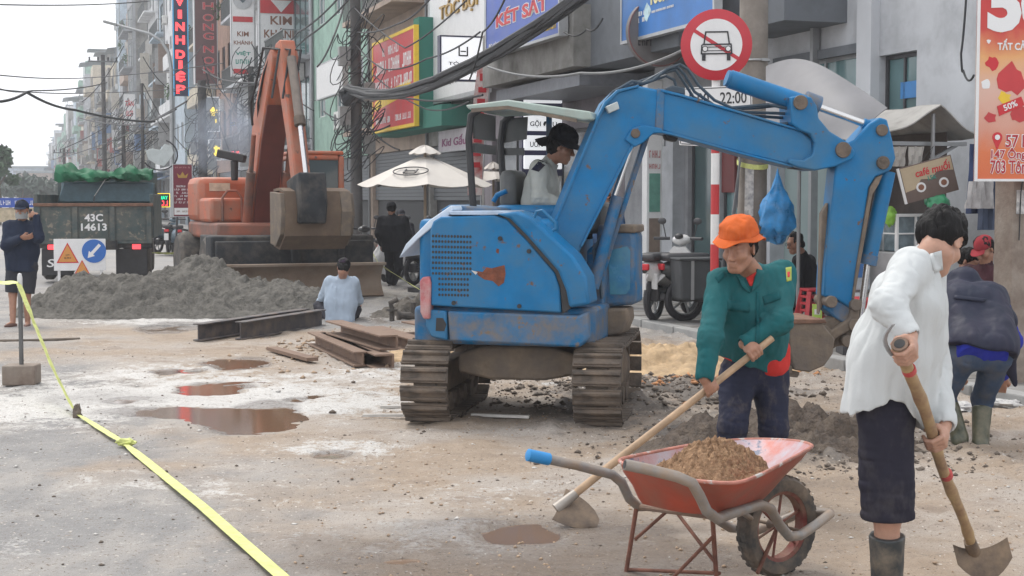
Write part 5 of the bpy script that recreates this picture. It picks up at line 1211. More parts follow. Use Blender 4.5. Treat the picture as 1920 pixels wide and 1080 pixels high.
for x, y in ((-0.0, 0.12), (-0.55, 1.9), (0.42, 1.9), (-0.5, 0.2)):
    m = MB(); m.tube([(x, y, 0), (x, y, zr - 0.08 - 0.25 * abs(x) / 0.55)], 0.022, 8); m.build('post', M_FRAME, ST)
m = MB(); m.bar((-0.6, 0.2, 2.12), (0.45, 0.2, 2.12), 0.04); m.bar((0.0, 0.16, 1.95), (0.42, 0.3, 2.12), 0.03); m.build('cross_bar', M_FRAME, ST, smooth=0)
P = [[(-0.15 + 0.75 * i / 12, 1.75 + 0.05 * math.sin(i * 1.3), 0.6 + 1.65 * j / 10) for j in range(11)] for i in range(13)]; m = MB(); m.grid(P, 0.01); m.build('back_tarp', M_TARPD, ST)
P = [[(0.28 + 0.04 * math.sin(i * 1.1), 0.3 + 1.4 * i / 10, 0.9 + 1.35 * j / 8) for j in range(9)] for i in range(11)]; m = MB(); m.grid(P, 0.01); m.build('side_tarp', M_TARPD, ST)
M_TOWEL = mat('greyish towel', (0.47, 0.45, 0.42), 0.9, var=0.15, scale=8, bump=0.3)
for k, (pa, pb, dr) in enumerate((((1674, 275), (1700, 312), 0.0), ((1704, 275), (1732, 322), 0.03))):
    a0, a1 = at(pa[0], pa[1], 15.1), at(pb[0], pb[1], 15.1); P = [[(a0[0] + (a1[0] - a0[0]) * i / 6 * (1 - 0.2 * j / 6), a0[1] + 0.02 * math.sin(i * 2 + j), a0[2] + (a1[2] - a0[2]) * j / 6 - (dr if i > 3 else 0) * j / 6) for j in range(7)] for i in range(7)]
    P = np.array(P); c0 = P[3, 0].copy(); m = MB(); m.grid(P - c0, 0.008); o = m.build('towel', M_TOWEL); o.location = tuple(c0); tag(o, ('left grey towel hung on the stall bar', 'right grey towel hung on the stall bar with a long corner')[k], 'towel', 'towels on the stall bar')
c = at(1741, 336, 14.9); CS = thing('menu_board', 'tilted brown coffee menu board with red script lettering', 'menu board', c, R(4))
sg = 14.9 / FOC; tl = Matrix.Rotation(R(-15), 4, 'Y')
m = MB(); m.box((0, 0, 0), (102 * sg, 0.03, 68 * sg), M=tl); m.build('board', mat('dark brown board print', (0.13, 0.09, 0.075), 0.5, var=0.15), CS, bevel=0.004)
m = MB(); hw_, hh = 51 * sg, 34 * sg; m.prism([(-hw_ + 0.01, hh - 0.01), (hw_ - 0.01, hh - 0.01), (hw_ - 0.01, 0.03), (0.1, 0.06), (0.02, 0.0), (-0.08, 0.02), (-0.16, -0.06), (-hw_ + 0.01, -0.07)], -0.018, -0.0152, M=tl); m.build('cream_band', mat('cream board print', (0.45, 0.36, 0.24), 0.5, var=0.1), CS, smooth=0)
put_text(CS, 'café muối', 0.03, 0.11, 0.36, 0.1, M_REDL, -0.019, 0.02, 0.002, 0.1, tilt=R(15)); put_text(CS, '15k', 0.03, 0.02, 0.09, 0.045, M_GREENL, -0.019, 0.02, 0.002, tilt=R(15))
for x, z in ((-0.08, -0.08), (0.15, -0.03)):
    m = MB(); m.lathe([(0.05, 0), (0.05, 0.004)], 16, Matrix.Translation((x, -0.016, z)) @ XR); cu = m.build('printed_cup', M_WHTL, CS); m = MB(); m.lathe([(0.03, 0), (0.03, 0.003)], 12, Matrix.Translation((x, -0.0205, z)) @ XR); m.build('printed_coffee', M_BRNL, cu)
m = MB(); m.box((-hw_ - 0.008, 0, 0), (0.02, 0.034, 68 * sg), M=tl); m.build('edge_strip', M_WHT, CS, smooth=0)
m = MB(); m.tube([(0.0, 0.0, 0.2), (0.05, 0.02, 0.33)], 0.003, 4); m.tube([(-0.12, 0.0, 0.12), (0.05, 0.02, 0.33)], 0.003, 4); m.build('hanging_string', M_CABLE, CS)
lump('plastic_bag', 'round green plastic bag hanging below the menu board', 'bag', mat('green plastic bag', (0.03, 0.27, 0.12), 0.3, var=0.3, scale=9, spec=0.6), at(1756, 380, 14.95), 0.115, 0.1, 0.095, 8, 0.16)
# glass cabinet, fridge, drink cooler, buckets, stools
def cab(name, label, cat, px, py, D, w, d, h, zb, m_, parts):
    c = at(px, py, D); r = thing(name, label, cat, (c[0], c[1], zb), ANG_PROJ + R(8)); m = MB(); m.box((0, 0, h / 2), (w, d, h)); m.build('body', m_, r, bevel=0.012)
    for nm, cc, ss, mt in parts: m = MB(); m.box(cc, ss); m.build(nm, mt, r, bevel=0.004)
    return r
M_CLEAR = mat('pale clear plastic', (0.42, 0.50, 0.54), 0.2, var=0.2, scale=6); M_BLUEL = mat('blue label', (0.04, 0.16, 0.42), 0.5, var=0.2)
cab('fridge', 'grey white fridge standing under the menu board', 'fridge', 1690, 480, 15.3, 0.62, 0.55, 1.02, 0.09, M_GREYB, [('door', (0, -0.285, 0.5), (0.58, 0.03, 0.94), M_GREYB), ('handle', (-0.24, -0.32, 0.7), (0.025, 0.04, 0.25), M_FRAME)])
gc = cab('display_cabinet', 'white framed glass display cabinet standing on the fridge', 'cabinet', 1694, 400, 15.3, 0.46, 0.36, 0.36, 1.115, mat('cabinet glass', (0.13, 0.17, 0.19), 0.15, var=0.4, scale=9), [('frame_post', (-0.24, -0.185, 0.18), (0.03, 0.03, 0.37), M_WHT), ('frame_post', (0.0, -0.187, 0.18), (0.025, 0.02, 0.37), M_WHT), ('frame_post', (0.24, -0.185, 0.18), (0.03, 0.03, 0.37), M_WHT), ('frame_rail', (0, -0.186, 0.365), (0.5, 0.03, 0.03), M_WHT), ('shelf', (0, -0.02, 0.18), (0.47, 0.37, 0.015), M_WHT)])
cab('drink_cooler', 'clear drink container with blue label and white lid beside the bucket cylinder', 'cooler', 1606, 480, 15.2, 0.2, 0.2, 0.5, 0.72, M_CLEAR, [('lid', (0, 0, 0.52), (0.22, 0.22, 0.05), M_WHT), ('label', (0, -0.102, 0.2), (0.16, 0.006, 0.14), M_BLUEL)])
c = at(1620, 478, 15.5); tb_ = thing('folding_table', 'small metal table holding the drink container behind the bucket arm', 'table', (c[0], c[1], 0.09), ANG_PROJ); m = MB(); m.box((0, 0, 0.615), (0.6, 0.5, 0.025)); m.build('table_top', M_FRAME, tb_, bevel=0.004)
for x in (-0.27, 0.27):
    for y in (-0.22, 0.22): m = MB(); m.bar((x, y, 0), (x, y, 0.6), 0.025); m.build('leg', M_FRAME, tb_, smooth=0)
lump('plastic_bag', 'small lime green bag on the cabinet shelf', 'bag', mat('lime plastic', (0.2, 0.42, 0.05), 0.4, var=0.3), at(1668, 405, 15.05), 0.06, 0.05, 0.1, 12)
c = at(1612, 560, 14.9); bk_ = thing('bucket', 'red plastic bucket with white band behind the excavator bucket', 'bucket', (c[0], c[1], 0.09 + 0.28)); m = MB(); m.lathe([(0.11, 0), (0.15, 0.22), (0.155, 0.26), (0.14, 0.262), (0.1, 0.02)], 24); m.build('body', M_RED, bk_); m = MB(); m.lathe([(0.139, 0.14), (0.142, 0.14), (0.148, 0.19), (0.145, 0.19)], 24, cap=False); m.build('white_band', M_WHT, bk_); m = MB(); m.lathe([(0.16, 0.25), (0.16, 0.28), (0.05, 0.3)], 24); m.build('lid', M_RED, bk_)
c = at(1612, 590, 14.9); cr = thing('crate', 'dark plastic crate under the red bucket', 'crate', (c[0], c[1], 0.09)); m = MB(); m.box((0, 0, 0.14), (0.4, 0.35, 0.27)); m.build('box', M_DK if 'black rubber parts' in _M else M_FRAMED, cr, bevel=0.01); m = MB(); m.box((0, -0.178, 0.2), (0.2, 0.01, 0.05)); m.build('hand_hole', M_BLK, cr)
M_STOOL = mat('red plastic stool', (0.42, 0.02, 0.03), 0.4, var=0.1)
c = at(1528, 570, 16.2)
for k in range(5):
    sk = thing('stool', ['red plastic stool at the bottom of the stack', 'red plastic stool second from the bottom of the stack', 'red plastic stool in the middle of the stack', 'red plastic stool second from the top of the stack', 'red plastic stool at the top of the stack'][k], 'stool', (c[0], c[1], 0.09 + 0.075 * k), 0.2, 'stacked red stools')
    m = MB(); m.box((0, 0, 0.27), (0.26, 0.26, 0.03)); m.build('seat', M_STOOL, sk, bevel=0.01)
    for x in (-1, 1):
        for y in (-1, 1): m = MB(); m.bar((x * 0.15, y * 0.15, 0), (x * 0.11, y * 0.11, 0.255), 0.05, 0.03); m.build('leg', M_STOOL, sk)
c = at(1532, 590, 15.8); pb_ = thing('menu_board', 'narrow lime green price board standing by the red stools', 'menu board', (c[0], c[1], 0.09), -0.1); m = MB(); m.box((0, 0, 0.26), (0.1, 0.03, 0.36)); m.build('board', mat('lime board', (0.42, 0.62, 0.12), 0.5, var=0.1), pb_); m = MB(); m.box((0, 0, 0.04), (0.12, 0.1, 0.07)); m.build('foot', M_FRAMED, pb_)
for k in range(3): m = MB(); m.box((0, -0.018, 0.18 + 0.09 * k), (0.06, 0.006, 0.055)); m.build('printed_square', (M_BLUEL, M_REDL, M_WHTL)[k], pb_, smooth=0)
# clothes rack beside the post
for k, (px, col, lb) in enumerate(((1842, (0.03, 0.05, 0.12), 'dark blue jacket hanging beside the square concrete post'), (1862, (0.06, 0.08, 0.13), 'faded blue shirt hanging against the square concrete post'), (1838, (0.38, 0.37, 0.37), 'pale grey raincoat hanging above the blue jacket'))):
    y0, y1 = ((270, 400), (320, 430), (340, 390))[k]; a0 = at(px, y0, 14.6 - 0.1 * k); hgt = (y1 - y0) * 14.6 / FOC
    P = np.array([[((i - 4) * 0.026 * (1 + 0.4 * j / 8), 0.03 * math.sin(i * 1.9 + k + 0.3 * j), -hgt * j / 8) for j in range(9)] for i in range(9)]); m = MB(); m.grid(P, 0.02); o = m.build('hanging_cloth', mat('hanging cloth %d' % k, col, 0.85, var=0.3, scale=7)); o.location = tuple(a0); tag(o, lb, 'clothes')
# silver tarp
tl_, tr_, br_, bl_ = at(1436, 124, 16.6), at(1664, 206, 14.7), at(1600, 262, 14.4), at(1436, 262, 15.6); P = []
for i in range(21):
    u_ = i / 20; row = []
    for j in range(11):
        v_ = j / 10; q = (tl_ * (1 - u_) + tr_ * u_) * (1 - v_) + (bl_ * (1 - u_) + br_ * u_) * v_; q = q + np.array([0, -0.25 * math.sin(PI * v_) * math.sin(PI * u_), 0.22 * math.sin(PI * u_) * (1 - v_) + 0.03 * math.sin(7 * u_ + 3 * v_)]); row.append(q)
    P.append(row)
P = np.array(P); c0 = P[10, 5].copy(); m = MB(); m.grid(P - c0, 0.01); o = m.build('tarpaulin', mat('silver grey tarpaulin', (0.2, 0.2, 0.212), 0.6, 0.0, var=0.12, scale=3)); o.location = tuple(c0); tag(o, 'big silver grey tarpaulin stretched behind the excavator arm', 'tarpaulin')

# ---------------------------------------------------------------- market umbrellas
M_UMB = mat('cream umbrella cloth', (0.62, 0.585, 0.54), 0.85, var=0.06, scale=3)
def umbrella(px, py_e, py_t, D, r, label, logo):
    a = at(px, py_e, D); b_ = at(px, py_t, D); U_ = thing('market_umbrella', label, 'umbrella', (a[0], a[1], 0.09), 0.1); ze, zt = a[2] - 0.09, b_[2] - 0.09; n = 8; P = []
    for i in range(n * 4 + 1):
        t = i / 4; k = int(t) % n; f = t - int(t); a0, a1 = 2 * PI * k / n, 2 * PI * (k + 1) / n; row = []
        for j in range(7):
            q = 0.1 + 0.9 * j / 6; x = q * r * ((1 - f) * math.cos(a0) + f * math.cos(a1)); y = q * r * ((1 - f) * math.sin(a0) + f * math.sin(a1)); row.append((x, y, zt - 0.06 + (ze - zt + 0.06) * q ** 1.06 - 0.05 * math.sin(PI * f) * q * q))
        P.append(row)
    m = MB(); m.grid(P, 0.006); cn = m.build('canopy', M_UMB, U_, smooth=20)
    P = [[(q * r * math.cos(2 * PI * i / 24), q * r * math.sin(2 * PI * i / 24), zt + 0.09 - 0.14 * (q / 0.24) ** 1.5 + 0.015 * math.sin(i * 2.2)) for q in np.linspace(0.01, 0.24, 5)] for i in range(25)]; m = MB(); m.grid(P, 0.006); m.build('vent_cap', M_UMB, cn)
    m = MB(); m.tube([(0, 0, 0), (0, 0, zt)], 0.025, 10); m.build('pole', mat('pale wood pole', (0.35, 0.27, 0.2), 0.6), U_)
    for k in range(n): m = MB(); a0 = 2 * PI * k / n; m.bar((0, 0, zt - 0.12), (0.97 * r * math.cos(a0), 0.97 * r * math.sin(a0), ze - 0.03), 0.02); m.build('rib', M_FRAMED, U_, smooth=0)
    m = MB(); m.lathe([(0.3, 0), (0.3, 0.08), (0.06, 0.12)], 20); m.build('base', M_FRAMED, U_)
    if logo:     # ring with a squared letter, lying on the front panel of the canopy
        a0 = 2 * PI * (5.5) / n; mid = (math.cos(a0), math.sin(a0)); slope = (ze - zt) / r
        def on(x, q): return Vector((mid[0] * q * r - mid[1] * x, mid[1] * q * r + mid[0] * x, zt - 0.06 + (ze - zt + 0.06) * q ** 1.06 + 0.006))
        m = MB(); m.tube([on(0.3 * math.cos(t), 0.60 + 0.13 * math.sin(t)) for t in np.linspace(0, 2 * PI, 33)[:-1]], 0.01, 5, close=True); lg = m.build('logo_ring', M_FRAMED, cn)
        for pa, pb in (((-0.1, 0.54), (-0.1, 0.66)), ((-0.1, 0.67), (0.1, 0.67)), ((-0.1, 0.6), (0.08, 0.6)), ((0.1, 0.54), (0.1, 0.65))): m = MB(); m.bar(on(*pa), on(*pb), 0.025, 0.02); m.build('logo_stroke', M_FRAMED, lg, smooth=0)
    return U_
umbrella(797, 346, 283, 25.0, 1.13, 'cream market umbrella with ringed logo shading the parked scooters', True)
umbrella(925, 336, 312, 32.0, 0.85, 'smaller cream market umbrella farther back by the salon post', False)

# ---------------------------------------------------------------- steel, barrier, tape, pipes
M_BEAM = mat('dark steel beam', (0.085, 0.08, 0.085), 0.6, 0.3, var=0.2, scale=5, dirt=((0.2, 0.15, 0.12), 0.3, 5), bump=0.15)
def ibeam(name, label, cat, a, b_, h, w, t, m_, group=None, ch=False, roll=0.0, z=0.0):
    a, b_ = np.array(a[:2]), np.array(b_[:2]); L = float(np.linalg.norm(b_ - a)); ang = math.atan2(*(b_ - a)[::-1])
    if ch: pr = [(-w / 2, 0), (w / 2, 0), (w / 2, t), (-w / 2 + t, t), (-w / 2 + t, h - t), (w / 2, h - t), (w / 2, h), (-w / 2, h)]
    else: pr = [(-w / 2, 0), (w / 2, 0), (w / 2, t), (t / 2, t), (t / 2, h - t), (w / 2, h - t), (w / 2, h), (-w / 2, h), (-w / 2, h - t), (-t / 2, h - t), (-t / 2, t), (-w / 2, t)]
    m = MB(); m.prism(pr, 0, L, 'yz'); o = m.build(name, m_, bevel=0.004, smooth=30); o.location = (a[0], a[1], z); o.rotation_euler = (roll, 0, ang); tag(o, label, cat, group); return o
ibeam('steel_beam', 'dark steel beam on the ground, left of the pair', 'steel beam', (-3.63, 17.2), (-2.72, 19.6), 0.2, 0.14, 0.014, M_BEAM, 'pair of dark steel beams', z=0.005)
ibeam('steel_beam', 'dark steel beam on the ground, right of the pair by the crouching man', 'steel beam', (-3.17, 17.35), (-2.47, 19.3), 0.21, 0.14, 0.014, M_BEAM, 'pair of dark steel beams', z=0.005)
M_RST = mat('sandy rusted steel', (0.26, 0.175, 0.125), 0.85, 0.1, var=0.3, scale=6, bump=0.4, bscale=40, dirt=((0.15, 0.10, 0.08), 0.45, 6))
for k, (a, b_, z, ch, lb) in enumerate((((-1.22, 14.25), (-2.05, 16.6), 0.01, True, 'rusty steel channel at the bottom right of the scrap stack'), ((-1.45, 14.5), (-2.2, 16.7), 0.01, False, 'rusty steel section at the bottom left of the scrap stack'), ((-1.2, 14.5), (-1.95, 16.3), 0.17, True, 'rusty steel channel lying on top of the scrap stack'), ((-0.72, 15.1), (-1.6, 17.4), 0.01, False, 'rusty steel section right of the scrap stack'), ((-0.5, 15.9), (-1.2, 17.3), 0.08, True, 'rusty steel channel near the blue excavator tail'))):
    ibeam('steel_section', lb, 'steel section', a, b_, 0.15, 0.19, 0.02, M_RST, 'scrap steel sections', ch, z=z)
m = MB(); m.box((0.62, 0, 0.02), (1.25, 0.12, 0.035)); o = m.build('plank', M_RST); o.location = (-2.0, 14.9, 0.02); o.rotation_euler = (0, 0, R(118)); tag(o, 'narrow rusty plank lying left of the scrap steel', 'plank')
for k, (px, py, l_, an, lb) in enumerate(((730, 784, 0.4, 0.05, 'pale thin strip lying left of the left track'), (938, 785, 0.45, -0.25, 'pale thin strip lying between the tracks'), (732, 768, 0.16, 0.1, 'short pale scrap strip left of the left track'))):
    q = G(px, py); m = MB(); m.box((0, 0, 0.012), (l_, 0.04, 0.02)); o = m.build('scrap_strip', M_PALE); o.location = (q[0], q[1], 0.01); o.rotation_euler = (0, 0, an); tag(o, lb, 'scrap strip')
M_PIPE = mat('dark iron pipe', (0.07, 0.062, 0.058), 0.7, 0.3, var=0.3, bump=0.4, dirt=((0.15, 0.13, 0.11), 0.4, 6))
q = G(735, 606); PF = thing('pipe_fitting', 'dark iron pipe stub with elbow standing left of the blue excavator', 'pipe', (q[0], q[1], 0.0)); m = MB(); m.tube([(0, 0, 0), (0, 0, 0.2), (-0.02, 0, 0.27), (0.08, 0, 0.32)], 0.035, 12); m.build('riser', M_PIPE, PF); m = MB(); m.lathe([(0.075, 0), (0.075, 0.03)], 14, Matrix.Translation((0, 0, 0.16))); m.build('flange', M_PIPE, PF)
q = G(775, 603); PF = thing('pipe_fitting', 'dark iron valve body lying next to the pipe stub', 'pipe', (q[0], q[1], 0.06), 0.3); m = MB(); m.cyl((-0.2, 0, 0.02), (0.2, 0, 0.02), 0.05); m.cyl((0, 0, 0.02), (0, 0, 0.2), 0.04); m.build('valve_body', M_PIPE, PF)
for x in (-0.2, 0.2): m = MB(); m.cyl((x - 0.015, 0, 0.02), (x + 0.015, 0, 0.02), 0.085); m.build('flange', M_PIPE, PF)
# barrier post
q = G(41, 721); BP = thing('barrier_post', 'steel barrier post in a small concrete block holding the yellow tape', 'barrier post', (q[0], q[1], 0.0), 0.06)
m = MB(); m.box((0, 0, 0.092), (0.285, 0.24, 0.175)); m.build('concrete_base', M_OLDC, BP, bevel=0.012); m = MB(); m.lathe([(0.02, 0.18), (0.02, 0.86)], 12); m.build('post', mat('grey steel post', (0.13, 0.13, 0.13), 0.5, 0.4, var=0.2), BP)
m = MB(); m.lathe([(0.023, 0.86), (0.023, 0.955), (0.016, 0.985), (0.004, 0.99)], 12); m.build('cap', mat('white plastic cap', (0.6, 0.6, 0.6), 0.4), BP)
def ribbon(name, label, pts, w, seed, kn=()):
    P = [np.array(p, float) for p in pts]; n = 16; c = []
    for k in range(len(P) - 1):
        for i in range(n): t = i / n; c.append(P[k] * (1 - t) + P[k + 1] * t)
    c.append(P[-1]); c = np.array(c); rg = np.random.RandomState(seed); rows = []
    d = np.gradient(c, axis=0); d /= np.linalg.norm(d, axis=1, keepdims=True)
    ph = np.cumsum(rg.randn(len(c)) * 0.12)
    for i in range(len(c)):
        side = np.cross(d[i], [0, 0, 1]); side /= np.linalg.norm(side) + 1e-9; up = np.cross(side, d[i]); a = 0.35 + 0.5 * math.sin(ph[i] + i * 0.07)
        ww = w * (1.0 - 0.55 * max([math.exp(-((i / n - kk) / 0.12) ** 2) for kk in kn] + [0])); v = side * math.cos(a) + up * math.sin(a); rows.append([c[i] + v * ww * (j / 3 - 0.5) * 1.0 + up * 0.004 * math.sin(i * 0.9 + j) for j in range(4)])
    R_ = np.array(rows); c0 = c[0].copy(); R_[:, :, 2] = np.maximum(R_[:, :, 2], 0.022); m = MB(); m.grid(R_ - c0, 0.0015); o = m.build(name, M_TAPE, smooth=60); o.location = tuple(c0); tag(o, label, 'barrier tape'); return o
tp = q + np.array([0, -0.03, 0.9]); 
ribbon('barrier_tape', 'yellow barrier tape falling from the post and trailing over the near ground', [tp, at(66, 610, 12.8), at(100, 692, 12.0), at(143, 778, 11.25), at(232, 838, 9.9), at(380, 962, 7.83), at(530, 1095, 6.35)], 0.065, 3, (3.0, 4.0))
ribbon('barrier_tape', 'short yellow barrier tape leaving the picture left of the post', [tp + np.array([0, 0, 0.01]), tp + np.array([-0.3, 0.1, 0.0]), tp + np.array([-1.4, 0.3, 0.03])], 0.06, 4)
lump('tape_knot', 'crumpled tape knot on the ground at the bend of the yellow tape', 'tape knot', M_TAPE, G(236, 838) + np.array([0, 0, 0.03]), 0.06, 0.03, 0.025, 5, 0.35); lump('tape_knot', 'dark muddy tape knot nearer the post', 'tape knot', M_CRUMB, G(145, 782) + np.array([0, 0, 0.035]), 0.035, 0.03, 0.06, 6, 0.35)
ribbon('barrier_tape', 'far yellow barrier tape between the truck and the orange excavator', [at(285, 474, 33), at(320, 475, 33), at(362, 472, 33)], 0.07, 5)
ribbon('barrier_tape', 'slack yellow barrier tape beside the man in black', [at(680, 448, 27), at(712, 496, 26), at(790, 545, 23)], 0.07, 6)
m = MB(); m.tube([np.array(G(0, 641)) - np.array(G(70, 640)) + np.array([0, 0, 0.01]), (0, 0, 0.012), np.array(G(150, 637)) - np.array(G(70, 640)) + np.array([0, 0, 0.01])], 0.018, 6); o = m.build('hose', M_CRUMB); o.location = tuple(G(70, 640)); tag(o, 'thin muddy hose lying on the ground at the left edge', 'hose')

# ---------------------------------------------------------------- scooters
M_SCW = mat('white scooter body', (0.66, 0.66, 0.66), 0.25, var=0.06, coat=0.3); M_SCB = mat('black scooter body', (0.03, 0.032, 0.035), 0.3, var=0.2, coat=0.3); M_SCG = mat('grey blue scooter body', (0.16, 0.22, 0.27), 0.35, var=0.3)
def scooter(name, label, loc, rz, bm_, group=None, mirror=True):
    r = thing(name, label, 'scooter', loc, rz, group)
    for x in (0.0, 1.22):
        m = MB(); m.tube([(x + 0.235 * math.cos(t), 0, 0.28 + 0.235 * math.sin(t)) for t in np.linspace(0, 2 * PI, 25)[:-1]], 0.047, 9, close=True); w = m.build('wheel', M_DK if 'black rubber parts' in _M else M_BLK, r)
        m = MB(); m.tube([(x + 0.19 * math.cos(t), 0, 0.28 + 0.19 * math.sin(t)) for t in np.linspace(0, 2 * PI, 25)[:-1]], 0.014, 6, close=True)
        for k in range(5): a = 2 * PI * k / 5; m.bar((x, 0, 0.28), (x + 0.19 * math.cos(a), 0, 0.28 + 0.19 * math.sin(a)), 0.03, 0.02)
        m.cyl((x, -0.05, 0.28), (x, 0.05, 0.28), 0.04); m.build('rim', M_FRAME, w)
    P = []
    for x, z0, z1, hw_ in ((-0.32, 0.62, 0.74, 0.05), (-0.2, 0.52, 0.78, 0.12), (0.05, 0.46, 0.78, 0.16), (0.3, 0.40, 0.72, 0.16), (0.46, 0.34, 0.5, 0.15)):
        zc_, hz = (z0 + z1) / 2, (z1 - z0) / 2; P.append([(x, hw_ * math.cos(t), zc_ + hz * math.sin(t)) for t in np.linspace(0, 2 * PI, 15)])
    m = MB(); m.grid(P); m.build('rear_body', bm_, r)
    P = [[(x, s * hw_, z + 0.01 * s * s) for s in np.linspace(-1, 1, 7)] for x, z, hw_ in ((0.4, 0.34, 0.15), (0.75, 0.30, 0.16), (0.86, 0.36, 0.19), (0.92, 0.6, 0.21), (0.90, 0.82, 0.17), (0.88, 0.92, 0.08))]
    m = MB(); m.grid(P, 0.04); m.build('leg_shield', bm_, r)
    P = [[(x, hw_ * math.sin(t), z + 0.05 * math.cos(t)) for t in np.linspace(-PI / 2, PI / 2, 9)] for x, z, hw_ in ((0.98, 0.36, 0.05), (1.1, 0.52, 0.07), (1.24, 0.56, 0.07), (1.4, 0.48, 0.05))]; m = MB(); m.grid(P, 0.015); m.build('front_fender', bm_, r)
    m = MB(); m.box((0.0, 0, 0.82), (0.62, 0.26, 0.1)); m.build('seat', M_FRAMED, r, bevel=0.04)
    m = MB(); m.tube([(1.2, 0.08, 0.28), (1.0, 0.08, 0.7), (0.93, 0, 0.95)], 0.03, 8); m.tube([(1.2, -0.08, 0.28), (1.0, -0.08, 0.7), (0.93, 0, 0.95)], 0.03, 8); m.build('fork', M_FRAME, r)
    m = MB(); m.ball((0.94, 0, 1.01), (0.11, 0.13, 0.07)); hb = m.build('handlebar_cowl', bm_, r); m = MB(); m.ball((1.04, 0, 1.02), (0.05, 0.07, 0.06)); m.build('headlight', M_WHT, hb); m = MB(); m.ball((0.84, 0, 1.06), (0.05, 0.06, 0.04)); m.build('speedometer', M_FRAMED, hb)
    for s in (-1, 1):
        m = MB(); m.cyl((0.9, s * 0.15, 1.03), (0.8, s * 0.34, 1.03), 0.022); g_ = m.build('grip', M_FRAMED, hb)
        if mirror: m = MB(); m.tube([(0.88, s * 0.2, 1.05), (0.88, s * 0.24, 1.22)], 0.008, 6); m.ball((0.87, s * 0.25, 1.26), (0.02, 0.06, 0.045)); m.build('mirror', M_FRAMED, hb)
    m = MB(); m.box((-0.33, 0, 0.7), (0.05, 0.14, 0.08)); m.build('tail_light', M_REDL, r, bevel=0.015); m = MB(); m.box((0.1, -0.02, 0.34), (0.5, 0.2, 0.16)); m.cyl((-0.1, -0.15, 0.32), (0.3, -0.14, 0.3), 0.05); m.build('engine', M_FRAMED, r, bevel=0.02)
    m = MB(); m.box((-0.42, 0, 0.52), (0.02, 0.13, 0.2)); m.bar((-0.3, 0, 0.6), (-0.42, 0, 0.5), 0.1, 0.02); m.build('number_plate', M_WHT, r)
    return r
q = at(1226, 606, 19.0); scooter('scooter', 'white scooter parked behind the excavator step with its tail to the road', (q[0], q[1], 0.09), R(62), M_SCW)
q = at(1283, 616, 18.9); sc2 = scooter('scooter', 'dark scooter carrying a black delivery box behind the orange hat worker', (q[0], q[1], 0.09), R(20), M_SCB, mirror=False)
q = at(1303, 524, 18.6); BX = thing('delivery_box', 'big black soft delivery box strapped on the dark scooter', 'box', (q[0], q[1], q[2]), R(12)); m = MB(); m.prism([(-0.24, -0.25), (0.26, -0.24), (0.28, 0.24), (-0.27, 0.26)], -0.2, 0.2); m.build('box', mat('black box fabric', (0.05, 0.055, 0.06), 0.7, var=0.2, bump=0.2), BX, bevel=0.03); m = MB(); m.box((0.0, -0.01, 0.26), (0.56, 0.44, 0.03)); m.build('lid', mat('black box fabric', (0, 0, 0)), BX, bevel=0.01); m = MB(); m.box((-0.1, -0.205, 0.0), (0.04, 0.012, 0.48)); m.build('strap', M_FRAME, BX)
for k, (px, py, D, rz, mt_, lb) in enumerate(((690, 530, 30, 100, M_SCB, 'black scooter parked right beside the orange excavator wheel'), (722, 534, 29.4, 80, M_SCW, 'white scooter parked at the left of the man in black'), (775, 540, 28.2, 60, M_SCB, 'black scooter parked behind the open flap of the blue excavator'), (800, 536, 29.2, 75, M_SCG, 'grey scooter parked under the cream umbrella'), (296, 470, 45, 70, M_SCG, 'grey blue scooter under the small led sign'), (316, 471, 44.5, 95, M_SCB, 'black scooter below the maroon banner'), (334, 472, 44, 110, M_SCG, 'pale blue scooter between banner and orange excavator'))):
    q = G(px, py); sc_l = D / q[1]; q = at(px, py, D); scooter('scooter', lb, (q[0], q[1], 0.09 if S_of(q) > SK else 0.0), R(rz), mt_, 'parked scooters')
lump('plastic_bag', 'white plastic bag hanging on the scooter beside the man in black', 'bag', mat('white plastic bag', (0.66, 0.66, 0.65), 0.5, var=0.1), at(711, 484, 28.6), 0.16, 0.12, 0.3, 15, 0.2, neck=True)
# pale bricks of shop goods in front of the concrete house, post with medical looking plates beside the salon
c = at(1222, 430, 23.5); PL = thing('advert_column', 'narrow white advertising column with green and brown panels beside the grey pier', 'advert column', (c[0], c[1], 0.09), ANG_PROJ); m = MB(); m.box((0, 0, 1.7), (0.26, 0.2, 3.4)); m.build('column', M_WHT, PL, bevel=0.01)
for z0, z1, mt_ in ((1.35, 1.95, M_GREENL), (0.72, 1.25, M_BRNL), (0.1, 0.62, M_GREENL)): m = MB(); m.box((0, -0.105, (z0 + z1) / 2), (0.18, 0.02, z1 - z0)); m.build('panel', mat('muted green panel', (0.12, 0.3, 0.24), 0.5, var=0.2) if mt_ is M_GREENL else mat('muted brown panel', (0.2, 0.15, 0.12), 0.5, var=0.2), PL)
scribble(PL, 0, 2.25, 0.2, 0.12, M_PINKL, -0.101, 80, 0); scribble(PL, 0, 2.06, 0.2, 0.08, M_PINKL, -0.101, 81, 0)
# litter on the right
for k, (px, py, sz, lb) in enumerate(((1790, 772, 0.16, 'crumpled white plastic sheet on the sand behind the man in the raincoat'), (1885, 765, 0.14, 'crumpled pale plastic sheet at the right edge'), (1545, 995, 0.0, ''))):
    if sz: q = G(px, py); lump('plastic_sheet', lb, 'plastic sheet', M_PAPER, (q[0], q[1], 0.03), sz, sz * 0.7, 0.04, 30 + k, 0.4)
q = at(1335, 618, 16.5); tray_ = MB(); tray_.lathe([(0.1, 0), (0.15, 0.08), (0.155, 0.08), (0.1, 0.012)], 20); o = tray_.build('basin', M_RED); o.location = (q[0], q[1], 0.1); tag(o, 'small red plastic basin on the pavement behind the green jacket', 'basin')

